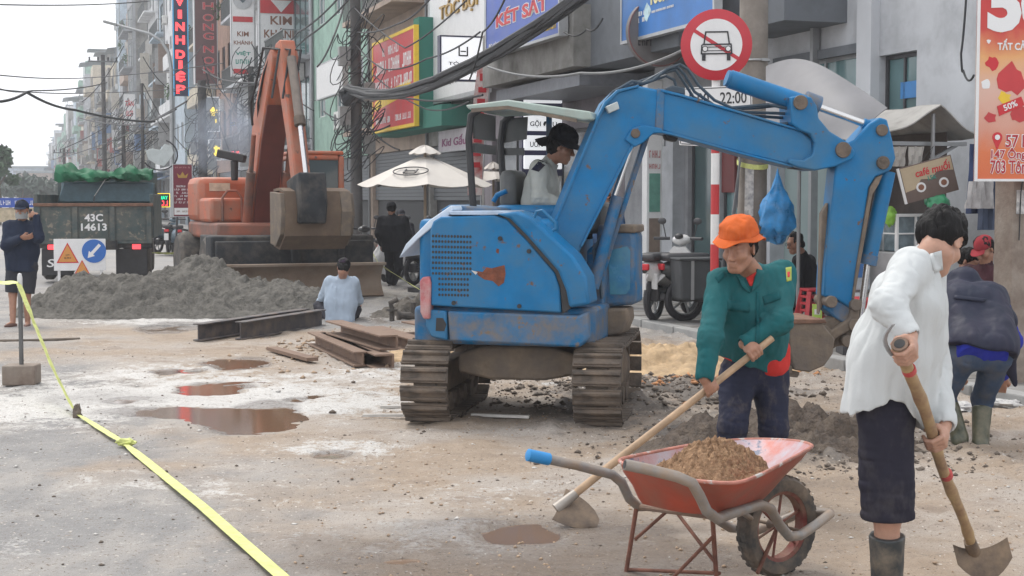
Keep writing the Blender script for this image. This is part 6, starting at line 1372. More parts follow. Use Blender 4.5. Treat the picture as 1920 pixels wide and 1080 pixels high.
# trees far down at the left edge
M_TRK = mat('tree bark', (0.10, 0.08, 0.06), 0.9, var=0.2)
def tree(label, x, y, h, r, seed, col, n=900):
    t = thing('street_tree', label, 'tree', (x, y, -0.05)); m = MB(); m.tube([(0, 0, 0), (0.1, 0, h * 0.3), (0.0, 0.1, h * 0.6)], [0.25, 0.2, 0.1], 8)
    for k in range(5): a = k * 1.3; m.tube([(0, 0, h * 0.45), (r * 0.6 * math.cos(a), r * 0.6 * math.sin(a), h * (0.65 + 0.05 * k))], [0.1, 0.03], 6)
    m.build('trunk', M_TRK, t); rg = random.Random(seed); m = MB()
    cl = [(rg.uniform(-r, r) * 0.7, rg.uniform(-r, r) * 0.7, h * rg.uniform(0.5, 0.92), r * rg.uniform(0.3, 0.55)) for _ in range(12)]
    for q in cl: plant_bits(m, q[:3], (q[3], q[3], q[3] * 0.8), n // 12, rg.randint(0, 9999), 2.6)
    m.build('crown', mat('tree leaves ' + col[0], col[1], 0.7, var=0.45, scale=0.8), t, smooth=0); return t
LG, LB = ('green', (0.055, 0.10, 0.05)), ('bluish', (0.06, 0.09, 0.07))
tree('green street tree at the far left edge of the picture', *at(-6, 330, 95)[:2], 5.2, 1.2, 1, LG, 1300)
tree('low far tree behind the man on the phone', *at(40, 330, 150)[:2], 3.6, 2.6, 2, LB); tree('distant tree at the end of the road', *at(68, 330, 190)[:2], 4.2, 2.8, 3, LB); tree('distant tree left of the road end', *at(18, 330, 210)[:2], 4.6, 3.6, 4, LB); tree('distant tree beside the last shophouses', *at(88, 330, 170)[:2], 3.2, 1.8, 5, LB)
for k, (px, w, h, D, cm, lb) in enumerate(((52, 12, 10, 420, W_BLUE, 'pale blue house closing the far end of the street'), (30, 10, 7, 400, W_WHITE, 'white house at the far end of the street'), (75, 9, 8, 380, W_TAN, 'tan house at the far end of the street'))):
    q = at(px, 360, D); o = thing('far_house', lb, 'house', (q[0], q[1], 0)); m = MB(); m.box((0, 0, h / 2), (w, 9, h)); m.build('wall', cm, o); m = MB(); m.box((0, 0, h + 0.3), (w + 1, 10, 0.6)); m.build('roof', M_ROOF, o)
    for j in range(3): m = MB(); m.box(((j - 1) * w * 0.3, -4.52, h * 0.6), (w * 0.16, 0.1, h * 0.25)); m.build('window', M_GLASS, o)
# ================================================================ BLUE EXCAVATOR
def xf(mb, M):
    mb.v = [tuple(M @ Vector(q)) for q in mb.v]; return mb
P_BLUE = mat('blue machine paint', (0.0015, 0.15, 0.36), 0.45, var=0.14, scale=5, bump=0.12, bscale=14, spec=0.3, dirt=((0.05, 0.155, 0.27), 0.36, 2.6), wear=((0.13, 0.085, 0.065), 0.2, 11))
P_BLUED = mat('muddy blue paint', (0.005, 0.135, 0.31), 0.6, var=0.2, scale=5, spec=0.3, bump=0.2, bscale=20, dirt=((0.20, 0.16, 0.12), 0.42, 4.5), wear=((0.19, 0.14, 0.10), 0.25, 8))
P_BLUEL = mat('faded pale blue paint', (0.38, 0.48, 0.62), 0.4, var=0.2, scale=5)
M_STEEL = mat('muddy track steel', (0.088, 0.072, 0.06), 0.75, 0.1, var=0.4, scale=8, bump=0.7, bscale=35, dirt=((0.185, 0.14, 0.105), 0.45, 7))
M_CLAY = mat('clay caked steel', (0.185, 0.143, 0.105), 0.85, var=0.3, scale=7, bump=0.7, bscale=30, dirt=((0.13, 0.11, 0.095), 0.42, 6))
M_CHROME = mat('chrome rod', (0.62, 0.62, 0.62), 0.22, 0.9, var=0.05)
M_HOSE = mat('black hydraulic hose', (0.035, 0.06, 0.085), 0.5, var=0.2)
M_DK = mat('black rubber parts', (0.025, 0.025, 0.027), 0.6, var=0.3, scale=9)
M_RUSTP = mat('bare rust patch', (0.17, 0.055, 0.03), 0.85, var=0.4, scale=16, bump=0.5, bscale=50)
M_PINK = mat('faded red reflector', (0.42, 0.13, 0.14), 0.5, var=0.25, scale=6, dirt=((0.5, 0.4, 0.38), 0.35, 8))
M_CANOPY = mat('pale green canopy', (0.33, 0.41, 0.375), 0.5, var=0.1, dirt=((0.3, 0.33, 0.3), 0.3, 5))
M_CGLASS = mat('grimy dark canopy sheet', (0.085, 0.09, 0.09), 0.35, var=0.3, scale=5)
M_SEAT = mat('grey seat vinyl', (0.12, 0.122, 0.12), 0.6, var=0.15)

HC = Vector((0.127, 11.46, 0.0)); A_T, A_H, A_B = R(80.3), R(-14), R(7)
EX = thing('excavator', 'blue crawler excavator with a man at its levers and its arm stretched over the workers', 'excavator', HC)
T0 = Matrix.Translation(-HC)
MT = Matrix.Rotation(A_T, 4, 'Z'); MHm = Matrix.Rotation(A_H, 4, 'Z')
def exb(mb, name, m, M=None, parent=None, bevel=0, smooth=35):
    if M is not None: xf(mb, M)
    return mb.build(name, m, parent or EX, bevel=bevel, smooth=smooth)

# tracks
TR, TX, TZ = 0.262, 0.60, 0.305
def stad(u, r=TR):
    """point and tangent angle at arclength u on the track loop"""
    L1 = 2 * TX; L2 = PI * r; P = 2 * (L1 + L2); u %= P
    if u < L1: return (-TX + u, TZ - r, 0.0)
    u -= L1
    if u < L2: a = -PI / 2 + u / r; return (TX + r * math.cos(a), TZ + r * math.sin(a), a + PI / 2)
    u -= L2
    if u < L1: return (TX - u, TZ + r - 0.012 * math.sin(PI * u / L1), PI)
    u -= L1
    a = PI / 2 + u / r; return (-TX + r * math.cos(a), TZ + r * math.sin(a), a + PI / 2)
NSH = 31; PER = 2 * (2 * TX + PI * TR)
sh = MB(); sh.box((0, 0, -0.012), (0.118, 0.35, 0.024)); sh.prism([(-0.05, -0.024), (-0.012, -0.024), (-0.02, -0.05), (-0.042, -0.05)], -0.17, 0.17); sh.prism([(0.02, -0.024), (0.05, -0.024), (0.044, -0.036), (0.026, -0.036)], -0.165, 0.165)
shm = sh.mesh('track_shoe', M_STEEL, 30)
rgt = random.Random(5)
for yc in (0.625, -0.625):
    m = MB(); n = 60
    for w, r0 in ((0.16, TR - 0.004),):
        a = [stad(PER * i / n, r0)[:2] for i in range(n)]; b2 = [stad(PER * i / n, r0 - 0.05)[:2] for i in range(n)]
        Pg = [[(a[i][0], yc - w / 2, a[i][1]), (a[i][0], yc + w / 2, a[i][1]), (b2[i][0], yc + w / 2, b2[i][1]), (b2[i][0], yc - w / 2, b2[i][1]), (a[i][0], yc - w / 2, a[i][1])] for i in range(n)]
        m.grid(Pg, closeu=True)
    tr = exb(m, 'track', M_STEEL, MT)
    for i in range(NSH):
        x, z, ang = stad(PER * (i + 0.3) / NSH, TR); o = link('track_shoe', shm, tr, bevel=0.004)
        o.matrix_local = MT @ Matrix.Translation((x, yc + rgt.uniform(-0.004, 0.004), z)) @ Matrix.Rotation(-ang, 4, 'Y') @ Matrix.Rotation(rgt.uniform(-0.03, 0.03), 4, 'Y')
    m = MB(); m.box((0, yc, TZ), (1.15, 0.13, 0.22)); exb(m, 'track_frame', M_CLAY, MT, tr, 0.01)
    for xw, rr, nm in ((-TX, 0.19, 'sprocket'), (TX, 0.2, 'idler')):
        m = MB(); m.lathe([(rr * 0.3, -0.1), (rr, -0.05), (rr, 0.05), (rr * 0.3, 0.1)], 20, Matrix.Translation((xw, yc, TZ)) @ Matrix.Rotation(PI / 2, 4, 'X')); exb(m, nm, M_STEEL, MT, tr)
    for k in range(4):
        m = MB(); m.lathe([(0.07, -0.1), (0.07, 0.1)], 14, Matrix.Translation((-0.4 + 0.27 * k, yc, 0.13)) @ Matrix.Rotation(PI / 2, 4, 'X')); exb(m, 'track_roller', M_STEEL, MT, tr)
m = MB(); m.prism([(-0.45, 0.36), (-0.45, 0.5), (-0.25, 0.56), (0.25, 0.56), (0.45, 0.5), (0.45, 0.36), (0.2, 0.31), (-0.2, 0.31)], -0.5, 0.5, 'yz'); exb(m, 'undercarriage_frame', M_CLAY, MT, bevel=0.02)
m = MB(); m.lathe([(0.42, 0.5), (0.42, 0.6)], 30); exb(m, 'slew_ring', M_STEEL)

# house, local x forward, y left, seen from its right side
yp = -0.78
PH = Plane(HC + MHm @ Vector((0, yp, 0)), A_H)
def hp(pts, off=0.0): return [PH.px(a, b, off) for a, b in pts]
def hx(px, py, y): return PH.px(px, py, y - yp)
m = MB(); m.prism([(-0.70, -0.70), (0.45, -0.73), (0.62, -0.5), (0.62, 0.72), (-0.4, 0.74), (-0.68, 0.5), (-0.76, 0.0)], 0.585, 0.86, 'xy'); exb(m, 'house_base', P_BLUED, MHm, bevel=0.03)
m = MB(); m.prism([(-0.66, -0.71), (0.12, -0.71), (0.32, -0.6), (0.32, 0.1), (-0.4, 0.5), (-0.64, 0.45), (-0.70, 0.0)], 0.861, 1.50, 'xy'); exb(m, 'engine_bay', P_BLUE, MHm, bevel=0.04)
pp = hp([(806, 430), (812, 415), (826, 406), (925, 403), (950, 411), (985, 448), (1040, 512), (1049, 540), (1052, 587), (807, 573)])
m = MB(); m.prism(pp, yp, yp + 0.07); cov = exb(m, 'side_cover', P_BLUE, MHm, bevel=0.014)
# ventilation holes: 12 rows
m = MB()
for r_ in range(12):
    x0, x1 = (812, 882) if r_ < 8 else (824, 877); yy = 442.5 + r_ * 10.0; k = 13 if r_ < 8 else 10
    for j in range(k):
        x, z = PH.px(x0 + (x1 - x0) * j / (k - 1), yy + (x0 + (x1 - x0) * j / (k - 1) - 812) * 0.02)
        m.add([(x + 0.0095 * math.cos(2 * PI * q / 8), yp - 0.0015, z + 0.011 * math.sin(2 * PI * q / 8)) for q in range(8)], [tuple(range(8))])
exb(m, 'vent_holes', M_DK, MHm, cov, smooth=0)['kind'] = 'stuff'
def patch(pts, name, mt, par, off=0.002):
    m = MB(); m.prism(hp(pts), yp - off, yp + 0.004); exb(m, name, mt, MHm, par, smooth=0)
patch([(893, 508), (905, 510), (912, 501), (922, 503), (934, 500), (946, 497), (948, 513), (945, 530), (935, 537), (924, 527), (908, 524), (896, 516)], 'rust_patch', M_RUSTP, cov)
patch([(931, 466), (936, 467), (935, 476), (930, 473)], 'rust_patch', M_RUSTP, cov); patch([(884, 507), (896, 510), (892, 515)], 'rust_patch', M_PALE, cov, 0.003)
for a, b_ in ((851, 568), (974, 574), (992, 471), (938, 447)):
    x, z = PH.px(a, b_); m = MB(); m.lathe([(0.016, 0), (0.016, 0.012)], 10, Matrix.Translation((x, yp, z)) @ Matrix.Rotation(PI / 2, 4, 'X')); exb(m, 'bolt', M_DK, MHm, cov)
# skirt and its lower muddy lip
m = MB(); m.prism(hp([(838, 583), (1084, 592), (1101, 584), (1104, 636), (1086, 652), (842, 640)]), yp + 0.006, yp + 0.12); exb(m, 'skirt', P_BLUED, MHm, bevel=0.018)
m = MB(); m.prism(hp([(796, 580), (836, 583), (838, 639), (806, 632), (797, 612)]), yp + 0.01, yp + 0.3); ql = exb(m, 'tail_bracket', P_BLUE, MHm, bevel=0.015)
x, z = PH.px(825, 608); m = MB(); m.prism([(x - 0.035, z - 0.05), (x + 0.03, z - 0.05), (x + 0.045, z), (x + 0.02, z + 0.045), (x - 0.03, z + 0.045)], yp + 0.006, yp + 0.02); exb(m, 'recess', M_DK, MHm, ql, smooth=0)
m = MB(); m.prism(hp([(788, 526), (794, 519), (806, 519), (809, 530), (807, 598), (795, 598), (789, 585)]), yp - 0.02, yp + 0.08); exb(m, 'reflector', M_PINK, MHm, bevel=0.012)
# curved shoulder cover in front of the panel
m = MB(); m.prism(hp([(930, 401), (972, 396), (998, 408), (1030, 438), (1076, 480), (1100, 520), (1107, 571), (1068, 577), (1062, 545), (1047, 508), (990, 443), (957, 410)]), yp - 0.025, yp + 0.3); exb(m, 'shoulder_cover', P_BLUE, MHm, bevel=0.03)
m = MB(); m.prism(hp([(928, 400), (958, 409), (990, 442), (1047, 507), (1063, 545), (1069, 578), (1055, 588), (1051, 540), (1041, 511), (985, 447), (950, 410)]), yp + 0.001, yp + 0.05); exb(m, 'seam_gap', M_DK, MHm, smooth=0)
# hood: slit, raised plate and open flap at the rear
m = MB(); m.prism(hp([(840, 396), (935, 395), (960, 402), (925, 403), (845, 403)]), yp + 0.0, yp + 0.75); exb(m, 'hood_edge', P_BLUEL, MHm, bevel=0.004)
m = MB(); m.prism(hp([(822, 396), (842, 384), (870, 386), (930, 391), (935, 396), (846, 403)], 0.3), yp + 0.3, yp + 0.95); exb(m, 'hood', P_BLUED, MHm, bevel=0.02)
m = MB(); m.prism(hp([(744, 484), (757, 458), (800, 414), (842, 385), (846, 392), (836, 408), (806, 427), (780, 448)], 0.0), yp + 0.05, yp + 0.85); exb(m, 'open_flap', mat('white flap underside with painted reflection', (0.56, 0.64, 0.74), 0.4, var=0.12), MHm, bevel=0.006)  # pale blue-grey colour stands in for light reflected on the white underside
m = MB(); hnd = [hx(a, b_, yp - 0.02) for a, b_ in ((1003, 408), (1008, 397), (1018, 394), (1043, 418), (1044, 428), (1038, 433))]; m.tube([(a, yp - 0.05, c) for a, c in hnd], 0.012, 8); exb(m, 'grab_handle', P_BLUE, MHm)
# operator platform
m = MB(); xa, za = hx(922, 385, -0.1); xb, zb = hx(1075, 440, -0.1); m.box(((xa + xb) / 2, 0.33, (0.86 + 1.60) / 2), (xb - xa, 0.8, 0.74)); exb(m, 'operator_tub', P_BLUE, MHm, bevel=0.05)
m = MB(); m.box((0.33, 0.34, 1.5), (0.5, 0.5, 0.24)); exb(m, 'seat', M_SEAT, MHm, bevel=0.04)
xs_, zs_ = hx(961, 360, 0.3); m = MB(); m.box((xs_, 0.34, zs_ + 0.02), (0.13, 0.46, 0.30)); exb(m, 'seat_back', M_SEAT, MHm, bevel=0.05)
m = MB(); a1 = [hx(a, b_, 0.05) for a, b_ in ((925, 378), (932, 366), (950, 358))]; m.tube([(a, 0.05, c) for a, c in a1], 0.02, 8); exb(m, 'arm_rest', P_BLUE, MHm)
# canopy
zr = 2.33; xr0, _ = hx(903, 195, 0.0); xr1, _ = hx(1112, 210, -0.25)
m = MB(); m.prism([(xr0 - 0.03, 2.345), (xr0 + 0.3, 2.38), (xr1, 2.285), (xr1 + 0.02, 2.225), (xr1 - 0.05, 2.22), (xr0 + 0.3, 2.325), (xr0, 2.31)], -0.36, 0.72); can = exb(m, 'canopy_roof', M_CANOPY, MHm, bevel=0.012)
m = MB(); m.prism([(xr0 + 0.02, 2.318), (xr0 + 0.3, 2.335), (xr1 - 0.1, 2.232), (xr1 - 0.1, 2.205), (xr0 + 0.3, 2.31), (xr0 + 0.02, 2.29)], -0.37, -0.345); exb(m, 'roof_edge', M_CLAY, MHm, can, smooth=0)
for yy in (-0.3, 0.66):
    m = MB(); m.tube([(xr0 + 0.02, yy, 1.5), (xr0 - 0.02, yy, 2.1), (xr0 + 0.0, yy, 2.27), (xr0 + 0.08, yy, 2.33)], 0.028, 8); exb(m, 'canopy_post', M_DK, MHm)
m = MB(); m.box((xr0 + 0.01, 0.05, 2.2), (0.02, 0.6, 0.2)); m.box((xr0 + 0.01, 0.05, 2.03), (0.024, 0.6, 0.07)); exb(m, 'rear_sheet', M_CGLASS, MHm, smooth=0)
xq, zq = hx(985, 250, 0.5); m = MB(); m.bar((xr0 + 0.38, 0.68, 1.55), (xr0 + 0.38, 0.68, 2.32), 0.04); exb(m, 'canopy_post', P_BLUED, MHm)
m = MB(); m.prism([(xr0 + 0.0, 2.30), (xr0 + 0.2, 2.31), (xr0 + 0.19, 2.13), (xr0 + 0.0, 2.10)], 0.69, 0.705); m.prism([(xr0 + 0.0, 2.06), (xr0 + 0.17, 2.06), (xr0 + 0.17, 2.0), (xr0 + 0.0, 2.0)], 0.69, 0.705); exb(m, 'side_sheet', M_CGLASS, MHm, smooth=0)
# front guard of the cab on the far side
yg = 0.05
gp = [hx(a, b_, yg) for a, b_ in ((1118, 440), (1122, 418), (1160, 432), (1184, 432), (1190, 445), (1190, 572), (1130, 576), (1120, 560))]
m = MB(); m.prism(gp, yg, yg + 0.4); gd = exb(m, 'front_guard', P_BLUED, MHm, bevel=0.03)
gq = [hx(a, b_, yg) for a, b_ in ((1140, 470), (1176, 462), (1182, 470), (1182, 540), (1174, 552), (1144, 552))]; m = MB(); m.prism(gq, yg - 0.006, yg + 0.01); exb(m, 'guard_window', mat('dull blue acrylic', (0.03, 0.17, 0.34), 0.25, var=0.35, scale=5, dirt=((0.1, 0.3, 0.35), 0.4, 4)), MHm, gd, smooth=0)
ga = hx(1150, 434, yg); gb = hx(1192, 426, yg); m = MB(); m.box(((ga[0] + gb[0]) / 2, yg + 0.2, ga[1] + 0.02), (gb[0] - ga[0], 0.44, 0.06)); exb(m, 'guard_rail', M_CLAY, MHm, gd, bevel=0.015)
gs_ = [hx(a, b_, yg - 0.05) for a, b_ in ((1131, 579), (1176, 578), (1178, 600), (1168, 626), (1131, 632))]; m = MB(); m.prism(gs_, yg - 0.05, yg + 0.25); exb(m, 'step_box', M_CLAY, MHm, bevel=0.02)
m = MB(); m.prism([hx(a, b_, yg - 0.1) for a, b_ in ((1100, 470), (1135, 440), (1132, 632), (1112, 640), (1104, 590))], yg - 0.12, yg + 0.25); exb(m, 'swing_post', P_BLUED, MHm, bevel=0.02)
for k, (pa, pb) in enumerate((((1128, 440), (1122, 540)), ((1135, 442), (1128, 560)))):
    a = hx(*pa, yg - 0.2); b_ = hx(*pb, yg - 0.2); m = MB(); m.tube([(a[0], yg - 0.2, a[1]), (a[0] - 0.06, yg - 0.2, a[1] - 0.12), (b_[0], yg - 0.2, b_[1])], 0.014, 6); exb(m, 'hydraulic_hose', M_HOSE, MHm)

# boom, arm and bucket live in the boom plane
PB = Plane((0.55, 11.15), A_B)
OB = Matrix.Translation(Vector((0.55, 11.15, 0)) - HC) @ Matrix.Rotation(A_B, 4, 'Z')
def bp(pts, off=0.0): return [PB.px(a, b, off) for a, b in pts]
def bb(pts, t, name, m_, bevel=0.012, parent=None, off=0.0):
    m = MB(); m.prism(bp(pts, off - t), off - t, off + t); return exb(m, name, m_, OB, parent, bevel)
bo = bb([(1026, 440), (1044, 400), (1118, 224), (1134, 192), (1158, 170), (1198, 161), (1240, 169), (1276, 178), (1400, 214), (1502, 244), (1524, 262), (1527, 290), (1512, 312), (1488, 312), (1400, 291), (1262, 253), (1240, 246), (1216, 243), (1196, 262), (1180, 288), (1092, 462), (1068, 512), (1040, 500)], 0.105, 'boom', P_BLUE, 0.018)
for pts in ([(1026, 441), (1045, 399), (1118, 223), (1134, 191), (1158, 168), (1198, 159), (1198, 163), (1160, 173), (1138, 195), (1122, 226), (1050, 402), (1031, 443)], [(1240, 167), (1277, 176), (1502, 242), (1502, 246), (1277, 181), (1240, 172)], [(1092, 463), (1180, 289), (1196, 263), (1216, 244), (1262, 254), (1400, 292), (1488, 314), (1488, 310), (1400, 288), (1262, 249), (1216, 239), (1192, 260), (1176, 287), (1087, 462)]):
    bb(pts, 0.125, 'flange', P_BLUE, 0.004, bo)
bb([(1233, 165), (1247, 168), (1244, 247), (1228, 244)], 0.118, 'weld_collar', P_BLUED, 0.01, bo)
bb([(1172, 262), (1186, 240), (1206, 234), (1240, 240), (1246, 250), (1226, 250), (1206, 268), (1190, 276)], 0.135, 'cylinder_lug', P_BLUE, 0.01, bo)
def disc(px, py, r, t, name, m_, parent, off=0.0):
    x, z = PB.px(px, py, off - t); m = MB(); m.lathe([(r, -t), (r, t)], 18, Matrix.Translation((x, off, z)) @ Matrix.Rotation(PI / 2, 4, 'X')); return exb(m, name, m_, OB, parent, 0.004)
disc(1192, 250, 0.035, 0.15, 'pin', M_STEEL, bo)
bb([(1248, 165), (1262, 160), (1285, 164), (1284, 178), (1250, 172)], 0.06, 'hose_clamp', M_HOSE, 0.01, bo); bb([(1244, 246), (1276, 252), (1268, 266), (1250, 262)], 0.05, 'valve_block', M_DK, 0.01, bo)
bb([(1136, 200), (1158, 190), (1162, 204), (1142, 213)], 0.03, 'work_lamp', mat('grey work lamp', (0.38, 0.42, 0.42), 0.3, 0.3, var=0.2), 0.006, bo, off=-0.15)
# hydraulic hoses along the boom
for k, (pts, off) in enumerate((([(1116, 232), (1128, 200), (1150, 172), (1185, 152), (1205, 156), (1225, 150), (1250, 130), (1275, 121), (1290, 130), (1310, 160), (1340, 188), (1372, 202), (1440, 196), (1490, 206)], -0.05), ([(1196, 160), (1215, 150), (1245, 133), (1270, 126), (1284, 140), (1302, 172), (1340, 198), (1395, 210), (1450, 212), (1490, 214)], 0.0), ([(1120, 240), (1134, 202), (1156, 168), (1196, 154), (1236, 140), (1266, 131), (1280, 150), (1300, 182), (1350, 207), (1400, 216), (1480, 222)], 0.06), ([(1345, 200), (1400, 226), (1450, 234), (1492, 230)], -0.06), ([(1360, 206), (1420, 202), (1460, 198), (1492, 204)], 0.1), ([(1204, 158), (1248, 142), (1264, 150), (1270, 170)], 0.03))):
    P3 = [PB.px(a, b_, off) for a, b_ in pts]; m = MB(); m.tube([(x, off, z) for x, z in P3], 0.012, 7); exb(m, 'hydraulic_hose', M_HOSE, OB)
# boom cylinder
def pcyl(pa, pb, r, name, m_, off=0.0, parent=None, n=16):
    a, b_ = PB.px(*pa, off), PB.px(*pb, off); m = MB(); m.cyl((a[0], off, a[1]), (b_[0], off, b_[1]), r, n=n); return exb(m, name, m_, OB, parent)
pcyl((1192, 252), (1147, 382), 0.022, 'cylinder_rod', M_CHROME, -0.02); pcyl((1158, 368), (1112, 540), 0.045, 'boom_cylinder', P_BLUED, -0.02)
bb([(1206, 262), (1220, 252), (1148, 470), (1128, 540), (1116, 545)], 0.035, 'cylinder_guard', P_BLUED, 0.008, off=0.1)
# head bracket at the boom end
bk = bb([(1482, 182), (1500, 178), (1522, 182), (1532, 198), (1536, 222), (1556, 246), (1592, 268), (1604, 284), (1600, 298), (1568, 312), (1528, 320), (1496, 314), (1478, 306), (1480, 298), (1508, 300), (1524, 290), (1528, 268), (1520, 252), (1500, 244), (1484, 232)], 0.15, 'head_bracket', P_BLUE, 0.012)
bb([(1480, 300), (1510, 304), (1508, 318), (1484, 316)], 0.06, 'bump_stop', M_DK, 0.008, bk)
for a, b_, r in ((1502, 192, 0.055), (1582, 281, 0.06)): disc(a, b_, r, 0.17, 'pin', M_STEEL, bk)
# arm cylinder through the bracket
pcyl((1368, 148), (1512, 197), 0.07, 'arm_cylinder', P_BLUE, -0.02, n=22); pcyl((1362, 146), (1374, 150), 0.062, 'cylinder_cap', P_BLUE, -0.02); pcyl((1508, 190), (1534, 200), 0.082, 'gland', P_BLUED, -0.02); pcyl((1530, 199), (1640, 239), 0.028, 'cylinder_rod', M_CHROME, -0.02); pcyl((1618, 231), (1650, 243), 0.04, 'rod_eye', P_BLUE, -0.02)
# arm
ar = bb([(1580, 272), (1602, 262), (1630, 232), (1650, 220), (1664, 224), (1674, 262), (1680, 296), (1672, 318), (1656, 326), (1642, 332), (1630, 352), (1624, 392), (1612, 470), (1600, 556), (1600, 582), (1566, 560), (1545, 556), (1548, 500), (1558, 400), (1566, 322), (1570, 300)], 0.105, 'arm', P_BLUE, 0.014)
bb([(1541, 400), (1553, 380), (1543, 570), (1536, 590), (1538, 520)], 0.035, 'wear_strip', M_CLAY, 0.006, ar)
bb([(1624, 395), (1632, 352), (1644, 333), (1655, 328), (1648, 345), (1636, 365), (1616, 480), (1602, 560), (1598, 560), (1606, 500)], 0.122, 'edge_flange', M_CLAY, 0.004, ar)
for a, b_, r in ((1655, 244, 0.045), (1657, 305, 0.05)): disc(a, b_, r, 0.13, 'pin', M_STEEL, ar)
pcyl((1664, 322), (1628, 490), 0.062, 'bucket_cylinder', P_BLUE, -0.01, n=20); pcyl((1630, 478), (1626, 496), 0.07, 'gland', P_BLUED, -0.01); pcyl((1627, 490), (1612, 606), 0.026, 'cylinder_rod', M_CHROME, -0.01)
# linkage and bucket
bb([(1546, 558), (1600, 574), (1604, 600), (1590, 612), (1566, 596), (1548, 580)], 0.09, 'arm_foot', P_BLUED, 0.012)
bb([(1600, 566), (1612, 572), (1612, 610), (1560, 640), (1530, 652), (1526, 640), (1556, 622), (1592, 598)], 0.13, 'bucket_link', M_CLAY, 0.014)
bb([(1550, 600), (1572, 590), (1588, 612), (1612, 606), (1610, 642), (1570, 650), (1540, 668), (1532, 640)], 0.07, 'tipping_link', M_CLAY, 0.014)
for a, b_, r in ((1546, 624, 0.055), (1606, 572, 0.045), (1604, 610, 0.05), (1560, 566, 0.045), (1538, 660, 0.04), (1590, 640, 0.045)): disc(a, b_, r, 0.15, 'pin', M_CLAY, EX)
bu = bb([(1482, 602), (1540, 604), (1566, 636), (1562, 664), (1546, 686), (1518, 698), (1490, 694), (1482, 660)], 0.30, 'bucket', M_CLAY, 0.012)
for k, yy in enumerate((606, 634, 662, 688)):
    bb([(1474, yy), (1486, yy - 2), (1486, yy + 14), (1475, yy + 13)], 0.29, 'wear_bar', M_STEEL, 0.008, bu)
bb([(1474, 598), (1548, 599), (1550, 606), (1474, 608)], 0.315, 'bucket_lip', M_RUST, 0.006, bu)
for k in range(4):
    bb([(1476, 694), (1500, 698), (1496, 708), (1474, 706)], 0.035, 'bucket_tooth', M_STEEL, 0.006, bu, off=-0.24 + 0.16 * k)
m = MB()
for k in range(6):
    x, z = PB.px(1592, 642 + 9 * k, 0.0); m.tube([(x + 0.012 * math.cos(t) * (1 if k % 2 else 0.3), 0.012 * math.cos(t) * (0.3 if k % 2 else 1), z + 0.024 * math.sin(t)) for t in np.linspace(0, 2 * PI, 9)[:-1]], 0.006, 5, close=True)
exb(m, 'chain', M_STEEL, OB)['kind'] = 'stuff'

# ================================================================ ORANGE WHEELED EXCAVATOR
P_OR = mat('weathered orange paint', (0.44, 0.105, 0.045), 0.5, var=0.16, scale=3, bump=0.1, bscale=10, dirt=((0.30, 0.16, 0.11), 0.4, 2.5), wear=((0.09, 0.06, 0.05), 0.2, 6))
P_ORD = mat('grimy orange paint', (0.30, 0.095, 0.055), 0.6, var=0.2, scale=3, dirt=((0.12, 0.08, 0.065), 0.5, 2))
M_CHAS = mat('oily dark chassis', (0.032, 0.035, 0.04), 0.7, 0.0, var=0.35, scale=4, spec=0.2, dirt=((0.13, 0.115, 0.1), 0.3, 3))
M_TYRE = mat('dusty tyre rubber', (0.05, 0.048, 0.046), 0.85, var=0.3, scale=6, bump=0.2, dirt=((0.16, 0.135, 0.11), 0.36, 5))
M_BUCK = mat('sand caked bucket steel', (0.17, 0.12, 0.082), 0.85, 0.1, var=0.3, scale=4, bump=0.5, bscale=14, dirt=((0.13, 0.09, 0.065), 0.45, 3))
M_BLADE = mat('rust brown dozer blade', (0.24, 0.17, 0.125), 0.8, 0.1, var=0.22, scale=3, dirt=((0.30, 0.25, 0.2), 0.4, 2), bump=0.3)
OX = Vector((-4.42, 26.8, 0)); fA = math.atan2(-0.917, 0.40)
EO = thing('excavator', 'weathered orange wheeled excavator with raised boom smoking behind the gravel pile', 'excavator', OX)
MC = Matrix.Rotation(math.atan2(-U[1], -U[0]) + R(4), 4, 'Z'); MO = Matrix.Translation((0, 0, -0.30)) @ Matrix.Rotation(fA, 4, 'Z') @ Matrix.Scale(0.89, 4)
MW = MC.copy(); MC = MC @ Matrix.Diagonal((1, 1.1, 0.82, 1))
def ob(mb, name, m_, M, parent=None, bevel=0, smooth=35):
    return xf(mb, M).build(name, m_, parent or EO, bevel=bevel, smooth=smooth)
m = MB(); m.box((0.0, 0, 0.95), (4.2, 1.3, 0.55)); m.box((0.9, 0, 1.05), (0.8, 2.3, 0.4)); m.box((1.9, 0, 0.95), (0.5, 2.5, 0.62)); ob(m, 'chassis', M_CHAS, MC, bevel=0.03)
m = MB(); m.box((2.2, 0.62, 0.85), (0.14, 1.15, 0.62)); m.box((2.2, -0.62, 0.85), (0.14, 1.15, 0.62)); m.box((2.26, 0.0, 0.82), (0.1, 0.16, 0.7)); m.box((2.26, 0.7, 0.8), (0.1, 0.1, 0.7)); ob(m, 'stabiliser_frame', M_CHAS, MC, bevel=0.02)
P = [[(2.62 - 0.16 * math.sin(PI * i / 8), -1.28 + 2.56 * j / 10, 0.05 + 0.62 * i / 8) for j in range(11)] for i in range(9)]
m = MB(); m.grid(P, 0.05); bl = ob(m, 'dozer_blade', M_BLADE, MC); m = MB(); m.box((2.64, 0, 0.69), (0.14, 2.6, 0.06)); ob(m, 'blade_edge', M_BLADE, MC, bl, 0.01)
